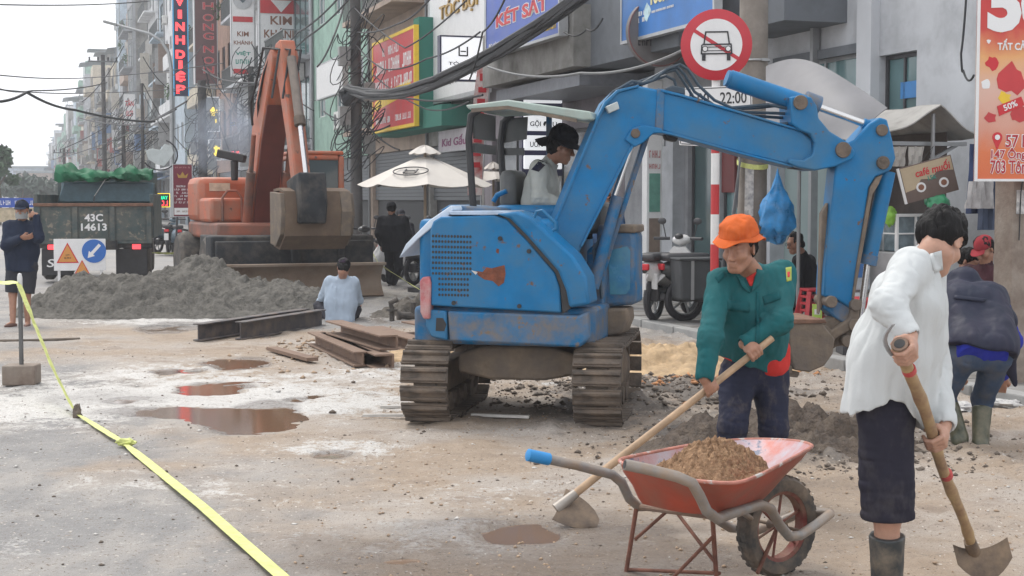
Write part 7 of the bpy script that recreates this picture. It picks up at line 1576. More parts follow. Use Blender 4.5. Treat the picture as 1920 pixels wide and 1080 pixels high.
for sx in (1.35, -1.35):
    for sy in (-1, 1):
        m = MB(); m.lathe([(0.28, -0.2), (0.42, -0.21), (0.5, -0.15), (0.52, 0), (0.5, 0.15), (0.42, 0.21), (0.28, 0.2)], 28, Matrix.Translation((sx, sy * 1.15, 0.52)) @ Matrix.Rotation(PI / 2, 4, 'X')); wt = ob(m, 'wheel', M_TYRE, MW)
        m = MB(); m.lathe([(0.1, -0.19), (0.27, -0.14), (0.28, 0), (0.27, 0.14), (0.1, 0.19)], 20, Matrix.Translation((sx, sy * 1.15, 0.52)) @ Matrix.Rotation(PI / 2, 4, 'X')); ob(m, 'rim', M_BLADE, MW, wt)
m = MB(); m.lathe([(0.75, 1.34), (0.75, 1.42)], 30); ob(m, 'slew_ring', M_CHAS, MO)
m = MB(); m.prism([(-1.9, -1.0), (-1.6, -1.22), (1.1, -1.22), (1.25, -0.9), (1.25, 1.2), (-1.6, 1.22), (-1.9, 1.0), (-2.05, 0)], 1.40, 1.72, 'xy'); ob(m, 'house_base', P_ORD, MO, bevel=0.05)
m = MB(); m.prism([(-1.95, -0.95), (-1.6, -1.23), (-0.55, -1.23), (-0.55, 1.23), (-1.6, 1.23), (-1.95, 0.95), (-2.12, 0)], 1.721, 2.62, 'xy'); cw = ob(m, 'counterweight', P_OR, MO, bevel=0.12)
m = MB(); m.prism([(-0.545, -1.23), (0.55, -1.23), (0.55, -0.5), (-0.545, -0.5)], 1.721, 2.2, 'xy'); ob(m, 'side_tank', P_OR, MO, bevel=0.06)
m = MB(); m.box((-0.54, -0.8, 2.42), (0.02, 0.42, 0.16)); ob(m, 'paper_label', mat('torn beige label', (0.5, 0.42, 0.32), 0.7, var=0.25, scale=8), MO, cw, smooth=0)
m = MB(); m.tube([(0.59, -0.62, 1.75), (0.59, -0.62, 2.2), (0.59, -0.72, 2.34), (0.59, -0.9, 2.34), (0.59, -1.0, 2.2), (0.59, -1.0, 1.75)], 0.025, 8); ob(m, 'hand_rail', P_ORD, MO)
m = MB(); m.tube([(-0.3, -0.55, 2.55), (-0.3, -0.55, 2.95)], [0.07, 0.08], 12); m.bar((-0.45, -0.85, 3.1), (-0.2, -0.35, 2.98), 0.22, 0.16); ob(m, 'exhaust', M_DK, MO, bevel=0.02)
# cab
cx0, cx1, cy0, cy1, cz0, cz1 = -0.2, 1.2, 0.36, 1.22, 1.72, 3.02
m = MB()
for x in (cx0, cx1):
    for y in (cy0, cy1): m.bar((x, y, cz0), (x, y, cz1), 0.11)
for z in (cz0 + 0.03, cz1 - 0.03):
    for y in (cy0, cy1): m.bar((cx0 + 0.056, y, z), (cx1 - 0.056, y, z), 0.1)
    for x in (cx0, cx1): m.bar((x, cy0 + 0.056, z), (x, cy1 - 0.056, z), 0.1)
m.box(((cx0 + cx1) / 2, (cy0 + cy1) / 2, cz1 + 0.06), (cx1 - cx0 + 0.1, cy1 - cy0 + 0.1, 0.08)); m.box(((cx0 + cx1) / 2, (cy0 + cy1) / 2, cz0 + 0.15), (cx1 - cx0 - 0.12, cy1 - cy0 - 0.12, 0.3)); cb = ob(m, 'cab', P_OR, MO, bevel=0.03)
m = MB(); m.box(((cx0 + cx1) / 2, (cy0 + cy1) / 2, (cz0 + cz1) / 2 + 0.1), (cx1 - cx0 - 0.02, cy1 - cy0 - 0.02, cz1 - cz0 - 0.3)); ob(m, 'cab_glass', glass_mat('dark cab glass', (0.05, 0.075, 0.085)), MO, cb, smooth=0)
# boom, arm, bucket in the plane y = yb
yb = -0.22
def op(pts, t, name, m_, bevel=0.03, parent=None, off=0.0):
    m = MB(); m.prism(pts, yb + off - t, yb + off + t); return ob(m, name, m_, MO, parent, bevel)
bm = op([(0.15, 1.55), (0.7, 1.5), (1.0, 2.3), (1.5, 3.3), (1.95, 3.95), (2.4, 4.55), (2.5, 4.8), (2.38, 4.98), (2.1, 4.85), (1.5, 4.45), (0.95, 3.75), (0.5, 2.75)], 0.25, 'boom', P_OR)
op([(0.66, 1.5), (0.98, 2.3), (1.48, 3.3), (1.93, 3.95), (1.98, 3.93), (1.54, 3.27), (1.04, 2.26), (0.74, 1.5)], 0.225, 'boom_underside_shade', mat('boom paint darkened as shade', (0.13, 0.03, 0.022), 0.5, var=0.2, scale=3), 0.01, bm)  # dark red strip: the shade under the orange boom put into the colour
ar2 = op([(2.05, 4.72), (2.3, 5.05), (2.6, 5.1), (2.85, 4.6), (3.45, 3.0), (3.68, 2.3), (3.42, 2.2), (3.0, 3.3), (2.45, 4.35)], 0.15, 'arm', P_OR)
for yy in (-0.42, 0.42):
    m = MB(); m.cyl((0.75, yb + yy * 0.85, 1.6), (1.2, yb + yy * 0.85, 2.7), 0.09); m.cyl((1.2, yb + yy * 0.85, 2.7), (1.45, yb + yy * 0.85, 3.4), 0.045); ob(m, 'boom_cylinder', P_ORD, MO)
def ocyl(a, b_, r, name, m_, y=0.0):
    m = MB(); m.cyl((a[0], yb + y, a[1]), (b_[0], yb + y, b_[1]), r); return ob(m, name, m_, MO)
ocyl((2.88, 4.75), (3.42, 3.55), 0.085, 'bucket_cylinder', mat('grey brown cylinder', (0.2, 0.165, 0.14), 0.5, 0.2, var=0.2)); ocyl((3.38, 3.65), (3.44, 3.5), 0.105, 'gland', M_STEEL); ocyl((3.42, 3.55), (3.84, 2.5), 0.045, 'cylinder_rod', M_CHROME); ocyl((1.3, 4.25), (2.05, 4.95), 0.085, 'arm_cylinder', P_OR, 0.05)
op([(3.35, 2.5), (3.85, 2.6), (4.2, 2.65), (4.3, 2.1), (4.2, 1.75), (4.05, 1.75), (3.95, 2.2), (3.5, 2.2)], 0.25, 'bucket_linkage', M_CHAS)
for k, off in enumerate((-0.2, 0.0, 0.2)):
    m = MB(); m.tube([(1.2, yb + off * 0.6 - 0.2, 3.6), (1.5, yb + off * 0.7 - 0.28, 4.0), (1.9, yb + off * 0.5 - 0.26, 4.55), (2.4, yb + off - 0.2, 4.95), (2.8, yb + off, 4.9), (3.0, yb + off - 0.2, 4.0)], 0.025, 6); ob(m, 'hydraulic_hose', M_DK, MO)
# bucket: side plates, curved back and teeth
MO = MO @ Matrix.Translation((0, 0, 0.36))
bs = [(3.25, 1.95), (3.95, 1.92), (4.05, 1.6), (3.95, 1.2), (3.6, 0.98), (3.25, 1.02)]
for sy in (-1, 1):
    m = MB(); m.prism(bs, yb + sy * 0.62 - 0.05 + 0.15, yb + sy * 0.62 + 0.05 + 0.15); bkt = ob(m, 'bucket_side', M_CLAY, MO, bevel=0.01)
P = []
for (x, z) in ((3.25, 1.95), (3.6, 1.97), (3.95, 1.92), (4.06, 1.6), (3.97, 1.2), (3.62, 0.97), (3.25, 1.02)): P.append([(x, yb + 0.15 - 0.6 + 1.2 * j / 6, z) for j in range(7)])
m = MB(); m.grid(P, 0.05); bko = ob(m, 'bucket', M_BUCK, MO)
for j in range(5):
    m = MB(); m.prism([(3.30, 1.04), (3.22, 0.98), (2.98, 1.0), (3.2, 1.08)], yb + 0.15 - 0.52 + 0.26 * j - 0.05, yb + 0.15 - 0.52 + 0.26 * j + 0.05); ob(m, 'bucket_tooth', M_BUCK, MO, bko, 0.008)
for k, yy in enumerate((0.5,)):
    m = MB(); m.prism([(3.97, 1.93), (4.1, 1.6), (4.0, 1.18), (4.03, 1.16), (4.15, 1.6), (4.0, 1.96)], yb + 0.15 + yy - 0.1, yb + 0.15 + yy + 0.1); ob(m, 'wear_strip', M_CLAY, MO, bko, 0.01)

# ================================================================ DUMP TRUCK
P_TRK = mat('worn dark green truck body', (0.045, 0.07, 0.072), 0.6, var=0.25, scale=3, dirt=((0.16, 0.145, 0.12), 0.34, 4), bump=0.15)
P_TRKP = mat('scraped tailgate panel', (0.05, 0.075, 0.075), 0.65, var=0.3, scale=3, wear=((0.22, 0.19, 0.15), 0.3, 8), dirt=((0.13, 0.12, 0.1), 0.4, 4))
M_TARP = mat('green tarpaulin', (0.010, 0.105, 0.048), 0.6, var=0.35, scale=3, spec=0.25)
M_TAIL = mat('lit tail lamp', (0.7, 0.05, 0.05), 0.3, var=0, emit=((1.0, 0.06, 0.08), 1.3))
c = at(178, 515, 30.0); TK = thing('dump_truck', 'dark green dump truck with furled green tarpaulin seen from behind', 'dump truck', (c[0], c[1], 0), ANG_PROJ - R(7))
# local x right, y forward (away); tailgate plane y=0
def tb(mb, name, m_, parent=None, bevel=0, smooth=35): return mb.build(name, m_, parent or TK, bevel=bevel, smooth=smooth)
hw = 1.13
m = MB(); m.box((-hw, 1.9, 1.45), (0.08, 3.7, 1.0)); m.box((hw, 1.9, 1.45), (0.08, 3.7, 1.0)); m.box((0, 1.9, 0.96), (2 * hw - 0.09, 3.7, 0.08)); m.box((0, 3.72, 1.75), (2 * hw - 0.09, 0.08, 1.5)); bd = tb(m, 'cargo_box', P_TRK, bevel=0.01)
m = MB(); m.box((0, 0.0, 1.26), (2 * hw + 0.02, 0.07, 0.86)); tg = tb(m, 'tailgate', P_TRK, bevel=0.01)
for k, x in enumerate((-0.72, 0, 0.72)):
    m = MB(); m.box((x, -0.04, 1.25), (0.56, 0.012, 0.68)); tb(m, 'tailgate_panel', P_TRKP, tg, 0.004, 0)
for x in (-1.08, -0.36, 0.36, 1.08):
    m = MB(); m.box((x, -0.055, 1.26), (0.1, 0.045, 0.84)); tb(m, 'tailgate_rib', P_TRK, tg, 0.008, 0)
m = MB(); m.box((0, -0.05, 1.71), (2 * hw + 0.06, 0.09, 0.07)); tb(m, 'top_rail', M_RUST, tg, 0.01, 0)
put_text(tg, '43C', 0.0, 1.42, 0.36, 0.17, M_WHTL, -0.047, 0.03, name='plate_number'); put_text(tg, '14613', 0.0, 1.21, 0.5, 0.17, M_WHTL, -0.047, 0.03, name='plate_number')
m = MB(); m.prism([(-hw + 0.12, 1.76), (hw - 0.1, 1.76), (hw - 0.1, 2.24), (-hw + 0.25, 2.24)], 2.9, 3.0); m.box((0.05, 3.6, 2.0), (2 * hw - 0.3, 1.3, 0.5)); tb(m, 'cab', mat('truck blue cab back', (0.07, 0.13, 0.16), 0.45, var=0.2), bevel=0.03)
P = []
for i in range(61):
    t = i / 60; x = -1.02 + 2.05 * t; row = []
    for j in range(15):
        a = -0.3 + PI * 1.15 * j / 14; r_ = 0.2 + 0.05 * math.sin(t * 19) + 0.03 * math.sin(t * 41 + j)
        row.append((x, 2.85 - r_ * math.cos(a) * 1.6, 2.32 + r_ * math.sin(a) * (1.0 + 0.25 * math.sin(t * 9)) + 0.07 * float(vnoise(np.array([t * 5, j * 0.5, 0]), 3)) + 0.06 * abs(float(vnoise(np.array([t * 16, j * 0.9, 1]), 5)))))
    P.append(row)
m = MB(); m.grid(P, 0.012); tb(m, 'tarpaulin', M_TARP)
m = MB(); m.box((0, 0.1, 0.80), (2 * hw, 0.16, 0.14)); m.box((0, 1.5, 0.8), (0.9, 3.4, 0.2)); tb(m, 'chassis', M_CHAS, bevel=0.01)
TK.scale = (1, 1, 0.89)
for x in (-0.82, 0.82):
    m = MB(); m.box((x, 0.02, 0.76), (0.17, 0.03, 0.11)); tb(m, 'tail_lamp', M_TAIL, bevel=0.01)
for sx in (-1, 1):
    m = MB(); m.box((sx * 0.72, 0.06, 0.42), (0.62, 0.03, 0.60)); fl = tb(m, 'mud_flap', M_DK, bevel=0.01)
    if sx < 0: put_text(fl, 'Sta', -0.72, 0.40, 0.4, 0.18, M_WHTL, 0.043, 0.01, 0.004, 0.2)
    for y in (0.75,):
        for o_ in (-0.15, 0.15):
            m = MB(); m.lathe([(0.24, -0.11), (0.38, -0.12), (0.44, -0.07), (0.44, 0.07), (0.38, 0.12), (0.24, 0.11)], 22, Matrix.Translation((sx * 0.8 + o_, y, 0.43)) @ Matrix.Rotation(PI / 2, 4, 'Y')); tb(m, 'wheel', M_TYRE)
    m = MB(); m.lathe([(0.24, -0.11), (0.38, -0.12), (0.44, -0.07), (0.44, 0.07), (0.38, 0.12), (0.24, 0.11)], 22, Matrix.Translation((sx * 0.85, 4.0, 0.43)) @ Matrix.Rotation(PI / 2, 4, 'Y')); tb(m, 'wheel', M_TYRE)
m = MB(); m.tube([(0.0, -0.06, 1.72), (0.02, -0.07, 1.9), (0.04, 2.8, 2.35)], 0.012, 5); tb(m, 'rope', M_DK)
# warning board leaning at the back of the truck
p = at(150, 492, 29.2); WB = thing('warning_board', 'white road works board with orange triangles and blue arrow disc behind the gravel', 'warning board', (p[0], p[1], 0.55), ANG_PROJ - R(7))
m = MB(); m.box((0, 0, 0.0), (0.98, 0.03, 0.62)); m.box((-0.4, 0.04, -0.35), (0.05, 0.05, 0.4)); m.box((0.4, 0.04, -0.35), (0.05, 0.05, 0.4)); m.build('board', M_WHT, WB, bevel=0.004, smooth=0)
M_ORT = mat('orange triangle face', (0.62, 0.27, 0.06), 0.5, var=0.1)
for cx, cz, s in ((-0.23, 0.03, 0.21), (0.04, -0.24, 0.14)):
    m = MB(); m.prism([(cx - s, cz - s * 0.9), (cx + s, cz - s * 0.9), (cx, cz + s)], -0.021, -0.015); tri = m.build('triangle_sign', M_REDL, WB, smooth=0); m = MB(); m.prism([(cx - s * 0.82, cz - s * 0.8), (cx + s * 0.82, cz - s * 0.8), (cx, cz + s * 0.8)], -0.025, -0.02); m.build('triangle_face', M_ORT, tri, smooth=0)
scribble(WB, -0.23, -0.06, 0.13, 0.03, M_BLK, -0.025, 70, 0); scribble(WB, -0.23, 0.0, 0.07, 0.03, M_BLK, -0.025, 71, 0)
m = MB(); m.lathe([(0.23, 0), (0.23, 0.012)], 30, Matrix.Translation((0.27, -0.015, 0.07)) @ Matrix.Rotation(PI / 2, 4, 'X')); ds = m.build('arrow_disc', mat('blue sign disc', (0.02, 0.13, 0.45), 0.4, var=0.05), WB)
m = MB(); q = Matrix.Translation((0.27, 0, 0.07)) @ Matrix.Rotation(R(-40), 4, 'Y')
m.prism([(-0.03, 0.17), (0.03, 0.17), (0.03, -0.06), (0.075, -0.06), (0, -0.18), (-0.075, -0.06), (-0.03, -0.06)], -0.031, -0.026, M=Matrix.Translation((0.27, 0, 0.07)) @ Matrix.Rotation(R(42), 4, 'Y')); m.build('arrow', M_WHTL, ds, smooth=0)
# ================================================================ PEOPLE
from mathutils.bvhtree import BVHTree
SKIN = mat('tanned skin', (0.34, 0.175, 0.115), 0.5, var=0.12, scale=30, sss=0.15); SKINP = mat('lighter skin', (0.44, 0.25, 0.18), 0.5, var=0.1, scale=30, sss=0.15)
HAIR = mat('black hair', (0.008, 0.0075, 0.008), 0.6, var=0.4, scale=90, bump=0.9, bscale=90, stretch=(1, 1, 0.25), spec=0.2); M_EYE = mat('dark eye', (0.02, 0.015, 0.012), 0.2, var=0); M_BROW = mat('dark brow', (0.03, 0.022, 0.02), 0.7, var=0)
def cloth(name, col, var=0.14, scale=9, dirt=None, bump=0.25): return mat(name, col, 0.85, 0, var, scale, bump * 2, 9, dirt=dirt, spec=0.2, dist=0.02, stretch=(1, 1, 0.6))
def un(v): v = np.array(v, float); return v / np.linalg.norm(v)

def grip(S, C, A, elbow, rod, hint, k=1.0, thumb=1):
    """hand closed round a rod through C along A; returns the wrist"""
    A = un(A); C = np.array(C, float); B = C - np.array(elbow, float); B = un(B - A * (B @ A)); Nn = np.cross(A, B)
    if Nn @ np.array(hint, float) < 0: Nn = -Nn
    f = lambda a, rr, o: C + A * o + (Nn * math.cos(a) + B * math.sin(a)) * rr
    S.ell(C + Nn * (rod + 0.014 * k) - B * 0.006, (0.041 * k, 0.036 * k, 0.016 * k), [A, B, Nn], 0.012)
    for i, (o, L) in enumerate(((-0.031, 0.86), (-0.0105, 1.0), (0.0105, 1.04), (0.031, 0.95))):
        rr = rod + 0.0095 * k; an = [0.75, 1.5, 2.3, 2.3 + 0.75 * L]; pts = [f(0.35, rod + 0.017 * k, o * k)] + [f(a, rr, o * k * (1 - 0.03 * j)) for j, a in enumerate(an)]
        S.path(pts, [0.0105 * k, 0.0105 * k, 0.0098 * k, 0.009 * k, 0.0078 * k], 0.004)
    t0 = 0.036 * k * thumb
    S.path([C + Nn * (rod + 0.012 * k) - B * 0.022 + A * t0 * 0.7, f(-0.85, rod + 0.013 * k, t0 * 1.1), f(-1.7, rod + 0.011 * k, t0 * 0.95), f(-2.4, rod + 0.010 * k, t0 * 0.75)], [0.015 * k, 0.0125 * k, 0.0108 * k, 0.009 * k], 0.008)
    w = C + Nn * (rod + 0.018 * k) - B * 0.062 * k
    S.cone(C + Nn * (rod + 0.016 * k) - B * 0.02, w, 0.026 * k, 0.026 * k, 0.015, flat=(Nn, 0.72)); return w

def relaxed(S, w, d, k=1.0):
    """loosely curled hand beyond wrist w along d"""
    d = un(d); s = un(np.cross(d, [0.3, 0.8, 0.5])); n_ = np.cross(s, d)
    S.ell(w + d * 0.045, (0.05 * k, 0.04 * k, 0.017 * k), [d, s, n_], 0.015)
    for i, o in enumerate((-0.029, -0.01, 0.01, 0.029)):
        a = w + d * 0.08 + s * o; b_ = a + d * 0.035 + n_ * 0.012; c_ = b_ + d * 0.02 + n_ * 0.022; S.path([a, b_, c_, c_ + n_ * 0.018], [0.0105 * k, 0.0098 * k, 0.009 * k, 0.0078 * k], 0.004)
    S.path([w + d * 0.03 + s * 0.03, w + d * 0.065 + s * 0.05 + n_ * 0.02, w + d * 0.09 + s * 0.045 + n_ * 0.035], [0.014, 0.012, 0.009], 0.008)

def head(S, c, f, u, k=1.0):
    f = un(f); u = np.array(u, float); u = un(u - f * (u @ f)); r = np.cross(f, u); c = np.array(c, float)
    P = lambda a, b_, d: c + (f * a + r * b_ + u * d) * k
    S.ell(P(-0.012, 0, 0.035), (0.093 * k, 0.074 * k, 0.083 * k), [f, r, u], 0.02); S.ell(P(0.022, 0, -0.035), (0.066 * k, 0.060 * k, 0.080 * k), [f, r, u], 0.03)
    S.cone(P(0.062, -0.014, -0.098), P(0.062, 0.014, -0.098), 0.02 * k, None, 0.025); S.cone(P(0.0, -0.052, -0.06), P(0.052, -0.02, -0.095), 0.016 * k, 0.015 * k, 0.03); S.cone(P(0.0, 0.052, -0.06), P(0.052, 0.02, -0.095), 0.016 * k, 0.015 * k, 0.03)
    S.cone(P(0.076, -0.03, 0.026), P(0.076, 0.03, 0.026), 0.014 * k, None, 0.02)
    for s in (-1, 1):
        S.ell(P(0.094, s * 0.031, 0.006), (0.014 * k, 0.019 * k, 0.011 * k), [f, r, u], 0.012, 'sub'); S.ell(P(0.072, s * 0.031, 0.004), (0.015 * k, 0.015 * k, 0.0125 * k), [f, r, u], 0.003)
        S.ell(P(0.058, s * 0.042, -0.026), (0.024 * k, 0.022 * k, 0.018 * k), [f, r, u], 0.03)
        S.ell(P(-0.008, s * 0.078, -0.004), (0.02 * k, 0.009 * k, 0.031 * k), [un(f + 0.0 * u), un(r - 0.35 * s * f), u], 0.006); S.ell(P(-0.002, s * 0.086, -0.002), (0.009 * k, 0.005 * k, 0.017 * k), [f, r, u], 0.006, 'sub')
        S.ell(P(0.097, s * 0.012, -0.037), (0.011 * k, 0.009 * k, 0.008 * k), [f, r, u], 0.008)
    S.cone(P(0.084, 0, 0.014), P(0.108, 0, -0.032), 0.008 * k, 0.0125 * k, 0.012)
    S.cone(P(0.086, -0.018, -0.062), P(0.086, 0.018, -0.062), 0.0075 * k, None, 0.007); S.cone(P(0.084, -0.015, -0.075), P(0.084, 0.015, -0.075), 0.0085 * k, None, 0.007); S.cone(P(0.097, -0.022, -0.0685), P(0.097, 0.022, -0.0685), 0.0032 * k, None, 0.004, 'sub')
    return P, f, r, u

def face_bits(root, o0, P, f, r, u, k, brows=True):
    for s in (-1, 1):
        m = MB(); m.ball((0, 0, 0), (0.005, 0.0125, 0.0052), 10, 6, Matrix([list(f) + [0], list(r) + [0], list(u) + [0], [0, 0, 0, 1]]).transposed()); m.v = [tuple(np.array(q) * k + P(0.0865, s * 0.031, 0.002) - o0) for q in m.v]; m.build('eye', M_EYE, root)
        if brows: m = MB(); m.tube([P(0.084, s * 0.013, 0.027) - o0, P(0.087, s * 0.028, 0.031) - o0, P(0.078, s * 0.046, 0.026) - o0], 0.006 * k, 6); m.build('brow', M_BROW, root)

def wrap(pts):   # smooth polyline of 3d points
    return [np.array(p, float) for p in pts]

def person(label, base, J, face, up, shirt, trous, shoe, skin=SKIN, h=0.006, k=1.0, torso=(0.1, 0.105), hem=None, legs='long', wr=1.0, boots=None, feet=None, hands=None, group=None, hair=True, sleeve=1.0, sh_noise=0.010, name='person', hemz=0.0, extra=()):
    """J: joints in world coordinates. Builds one continuous body and its clothes; returns (root, data)"""
    o0 = np.array([base[0], base[1], base[2]], float); root = thing(name, label, 'person', o0, 0, group)
    J = {a: np.array(b_, float) - o0 for a, b_ in J.items()}
    pts = np.array(list(J.values())); lo, hi = pts.min(0) - 0.3, pts.max(0) + 0.3; lo[2] = max(lo[2], -0.12) if legs != 'none' else lo[2]
    B = SDF(lo, hi, h)
    P, f, r, u = head(B, J['head'], face, up, k)
    B.cone(P(-0.03, 0, -0.06), J['neck'], 0.05 * k, 0.058 * k, 0.03)
    side = un(J['shR'] - J['shL']); hs = un(J['hipR'] - J['hipL']); sp = un(J['neck'] - J['hips'])
    for s in (-1, 1): B.cone(J['hips'] + hs * 0.06 * s, J['chest'] + side * 0.07 * s, 0.085 * k, 0.085 * k, 0.06)
    B.cone(J['shL'] * 0.85 + J['neck'] * 0.15, J['shR'] * 0.85 + J['neck'] * 0.15, 0.05 * k, None, 0.05)
    W = {}
    for s in 'LR':
        w = J['wr' + s]
        if hands and s in hands:
            hd = hands[s]
            if hd[0] == 'grip': w = grip(B, np.array(hd[1]) - o0, hd[2], J['el' + s], hd[3], hd[4], k, hd[5] if len(hd) > 5 else 1)
            else: relaxed(B, w, hd[1], k)
        W[s] = w
        B.path([J['sh' + s], J['el' + s], w], [0.047 * k, 0.038 * k, 0.027 * k], 0.02)
        B.path([J['hip' + s], J['kn' + s], J['an' + s]], [0.078 * k, 0.052 * k, 0.036 * k], 0.03)
        if feet and s in feet:
            d = un(feet[s]); a = J['an' + s]; B.cone(a + np.array([0, 0, -0.035]), a + d * 0.13 + np.array([0, 0, -0.05]), 0.034 * k, 0.024 * k, 0.02)
    body = B.build('body', skin, root)
    # shirt
    if shirt is not None:
        S = SDF(lo, hi, h); tw, td = torso
        hemc = J['hips'] + sp * hemz
        for s in (-1, 1):
            S.path([hemc + hs * 0.07 * s - sp * 0.06, J['hips'] * 0.5 + J['chest'] * 0.5 + side * 0.075 * s, J['chest'] + side * 0.075 * s, J['neck'] * 0.35 + J['chest'] * 0.35 + 0.3 * (J['shR'] if s > 0 else J['shL'])], [td * 1.02 * k, td * 1.04 * k, td * k, 0.07 * k], 0.08)
        S.cone(J['shL'] * 0.93 + J['neck'] * 0.07, J['shR'] * 0.93 + J['neck'] * 0.07, 0.062 * k, None, 0.06)
        for ea, eb, ra, rb in extra: S.cone(np.array(ea) - o0, np.array(eb) - o0, ra, rb, 0.08)
        S.cone(J['neck'] - sp * 0.03, J['neck'] + un(J['head'] - J['neck']) * 0.035, 0.074 * k, 0.066 * k, 0.025)
        if hem and callable(hem): S.f = np.maximum(S.f, hem(S, o0))
        elif hem: S.cut(np.array(hem[0]) - o0, hem[1])
        else: S.cut(hemc - sp * 0.1, -sp)
        for s in 'LR':
            e = J['el' + s]; w = W[s]; d = un(w - e); end = w - d * 0.015 if sleeve == 1.0 else e + (w - e) * (sleeve - 0.5) * 2
            S.path([J['sh' + s], e, end], [0.069 * k * wr, 0.057 * k * wr, 0.044 * k * wr], 0.045)
        fq = [J['el' + s] for s in 'LR']; armw = lambda p: np.exp(-(np.minimum(np.linalg.norm(p - fq[0], axis=1), np.linalg.norm(p - fq[1], axis=1)) / 0.13) ** 2)
        S.noise(sh_noise * 0.35, (6, 6, 6), len(label), 2); S.noise(sh_noise * 0.5, (17, 17, 4.5), 4, 2, ridge=True, where=lambda p: 1 - armw(p)); S.noise(sh_noise * 0.55, (14, 14, 24), 14, 2, ridge=True, where=armw)
        for s in 'LR':
            e = J['el' + s]; w = W[s]
            if sleeve == 1.0: S.cone(w - un(w - e) * 0.075, w - un(w - e) * 0.02, 0.0405 * k * wr, 0.041 * k * wr, 0.003)
            S.ell(w + un(w - e) * 0.02, (0.036, 0.036, 0.036), None, 0.0, 'sub') if sleeve == 1.0 else None
        S.ell(J['neck'] + un(J['head'] - J['neck']) * 0.06 + f * 0.012, (0.056 * k, 0.056 * k, 0.045 * k), None, 0.008, 'sub')
        root['_s'] = 1; shm_ = S.build('shirt', shirt, root)
        del root['_s']
    else: shm_ = None
    if trous is not None:
        T = SDF(lo, hi, h)
        T.cone(J['hips'] + hs * 0.055 * -1 + sp * 0.05, J['hips'] + hs * 0.055 + sp * 0.05, 0.108 * k, None, 0.05); T.cone(J['hipL'], J['hipR'], 0.095 * k, None, 0.05)
        for s in 'LR':
            a, b_, c_ = J['hip' + s], J['kn' + s], J['an' + s]
            if legs == 'long': T.path([a, b_, (c_ + (b_ - c_) * 0.08) if boots is None else b_ + (c_ - b_) * 0.2], [0.102 * k, 0.076 * k, 0.066 * k], 0.03)
            else: e = a + (b_ - a) * legs; T.path([a, e], [0.108 * k, 0.098 * k], 0.03); T.cut_seg = None
        T.noise(0.006, (8, 8, 5), 21, 2); T.noise(0.004, (9, 9, 26), 23, 2, ridge=True)
        if legs != 'long':
            e = (J['hipL'] + (J['knL'] - J['hipL']) * legs + J['hipR'] + (J['knR'] - J['hipR']) * legs) / 2; ax = un((J['knL'] + J['knR']) / 2 - (J['hipL'] + J['hipR']) / 2); T.cut(e, ax)
        T.build('trousers' if legs == 'long' else 'shorts', trous, root)
    if boots is not None:
        for s in 'LR':
            Q = SDF(np.minimum(J['an' + s], J['kn' + s]) - 0.34, np.maximum(J['an' + s], J['kn' + s]) + 0.3, h); a, b_ = J['an' + s], J['kn' + s]; t_ = a + (b_ - a) * boots[1]; d = un(boots[2][s])
            Q.cone(a, t_ + (b_ - a) * 0.06, 0.056, 0.07, 0.02); Q.cone(a + np.array([0, 0, -0.04]) - d * 0.03, a + d * 0.15 + np.array([0, 0, -0.055]), 0.05, 0.04, 0.03); Q.noise(0.004, (14, 14, 9), 3); Q.cut(t_, b_ - a); Q.cone(t_ - (b_ - a) * 0.02, t_ + (b_ - a) * 0.2, 0.058, 0.06, 0.0, 'sub') if False else None
            Q.build('boot', boots[0], root)
    elif shoe is not None:
        for s in 'LR':
            d = un((feet or {}).get(s, f * [1, 1, 0])); a = J['an' + s]; m = MB(); cdir = Matrix.Translation(tuple(a + d * 0.05 + np.array([0, 0, -0.06]))) @ Matrix.Rotation(math.atan2(d[1], d[0]), 4, 'Z'); m.ball((0, 0, 0), (0.135 * k, 0.048 * k, 0.036 * k), 14, 8, cdir); m.build('shoe', shoe, root)
    if hair:
        Hh = SDF(J['head'] - 0.18, J['head'] + 0.18, min(h, 0.006))
        Hh.ell(P(-0.018, 0, 0.045), (0.098 * k, 0.083 * k, 0.088 * k), [f, r, u], 0.01); Hh.ell(P(-0.045, 0, -0.01), (0.068 * k, 0.078 * k, 0.062 * k), [f, r, u], 0.02)
        Hh.ell(P(0.09, 0, -0.05), (0.085 * k, 0.085 * k, 0.095 * k), [f, r, u], 0.012, 'sub'); Hh.noise(0.009, (38, 38, 22), 7, 3); Hh.noise(0.012, (11, 11, 11), 9, 2); Hh.build('hair', HAIR, root)
    if h < 0.009: face_bits(root, o0, P, f, r, u, k)
    return root, dict(P=P, f=f, r=r, u=u, o0=o0, W=W, body=body, shirt=shm_, k=k)

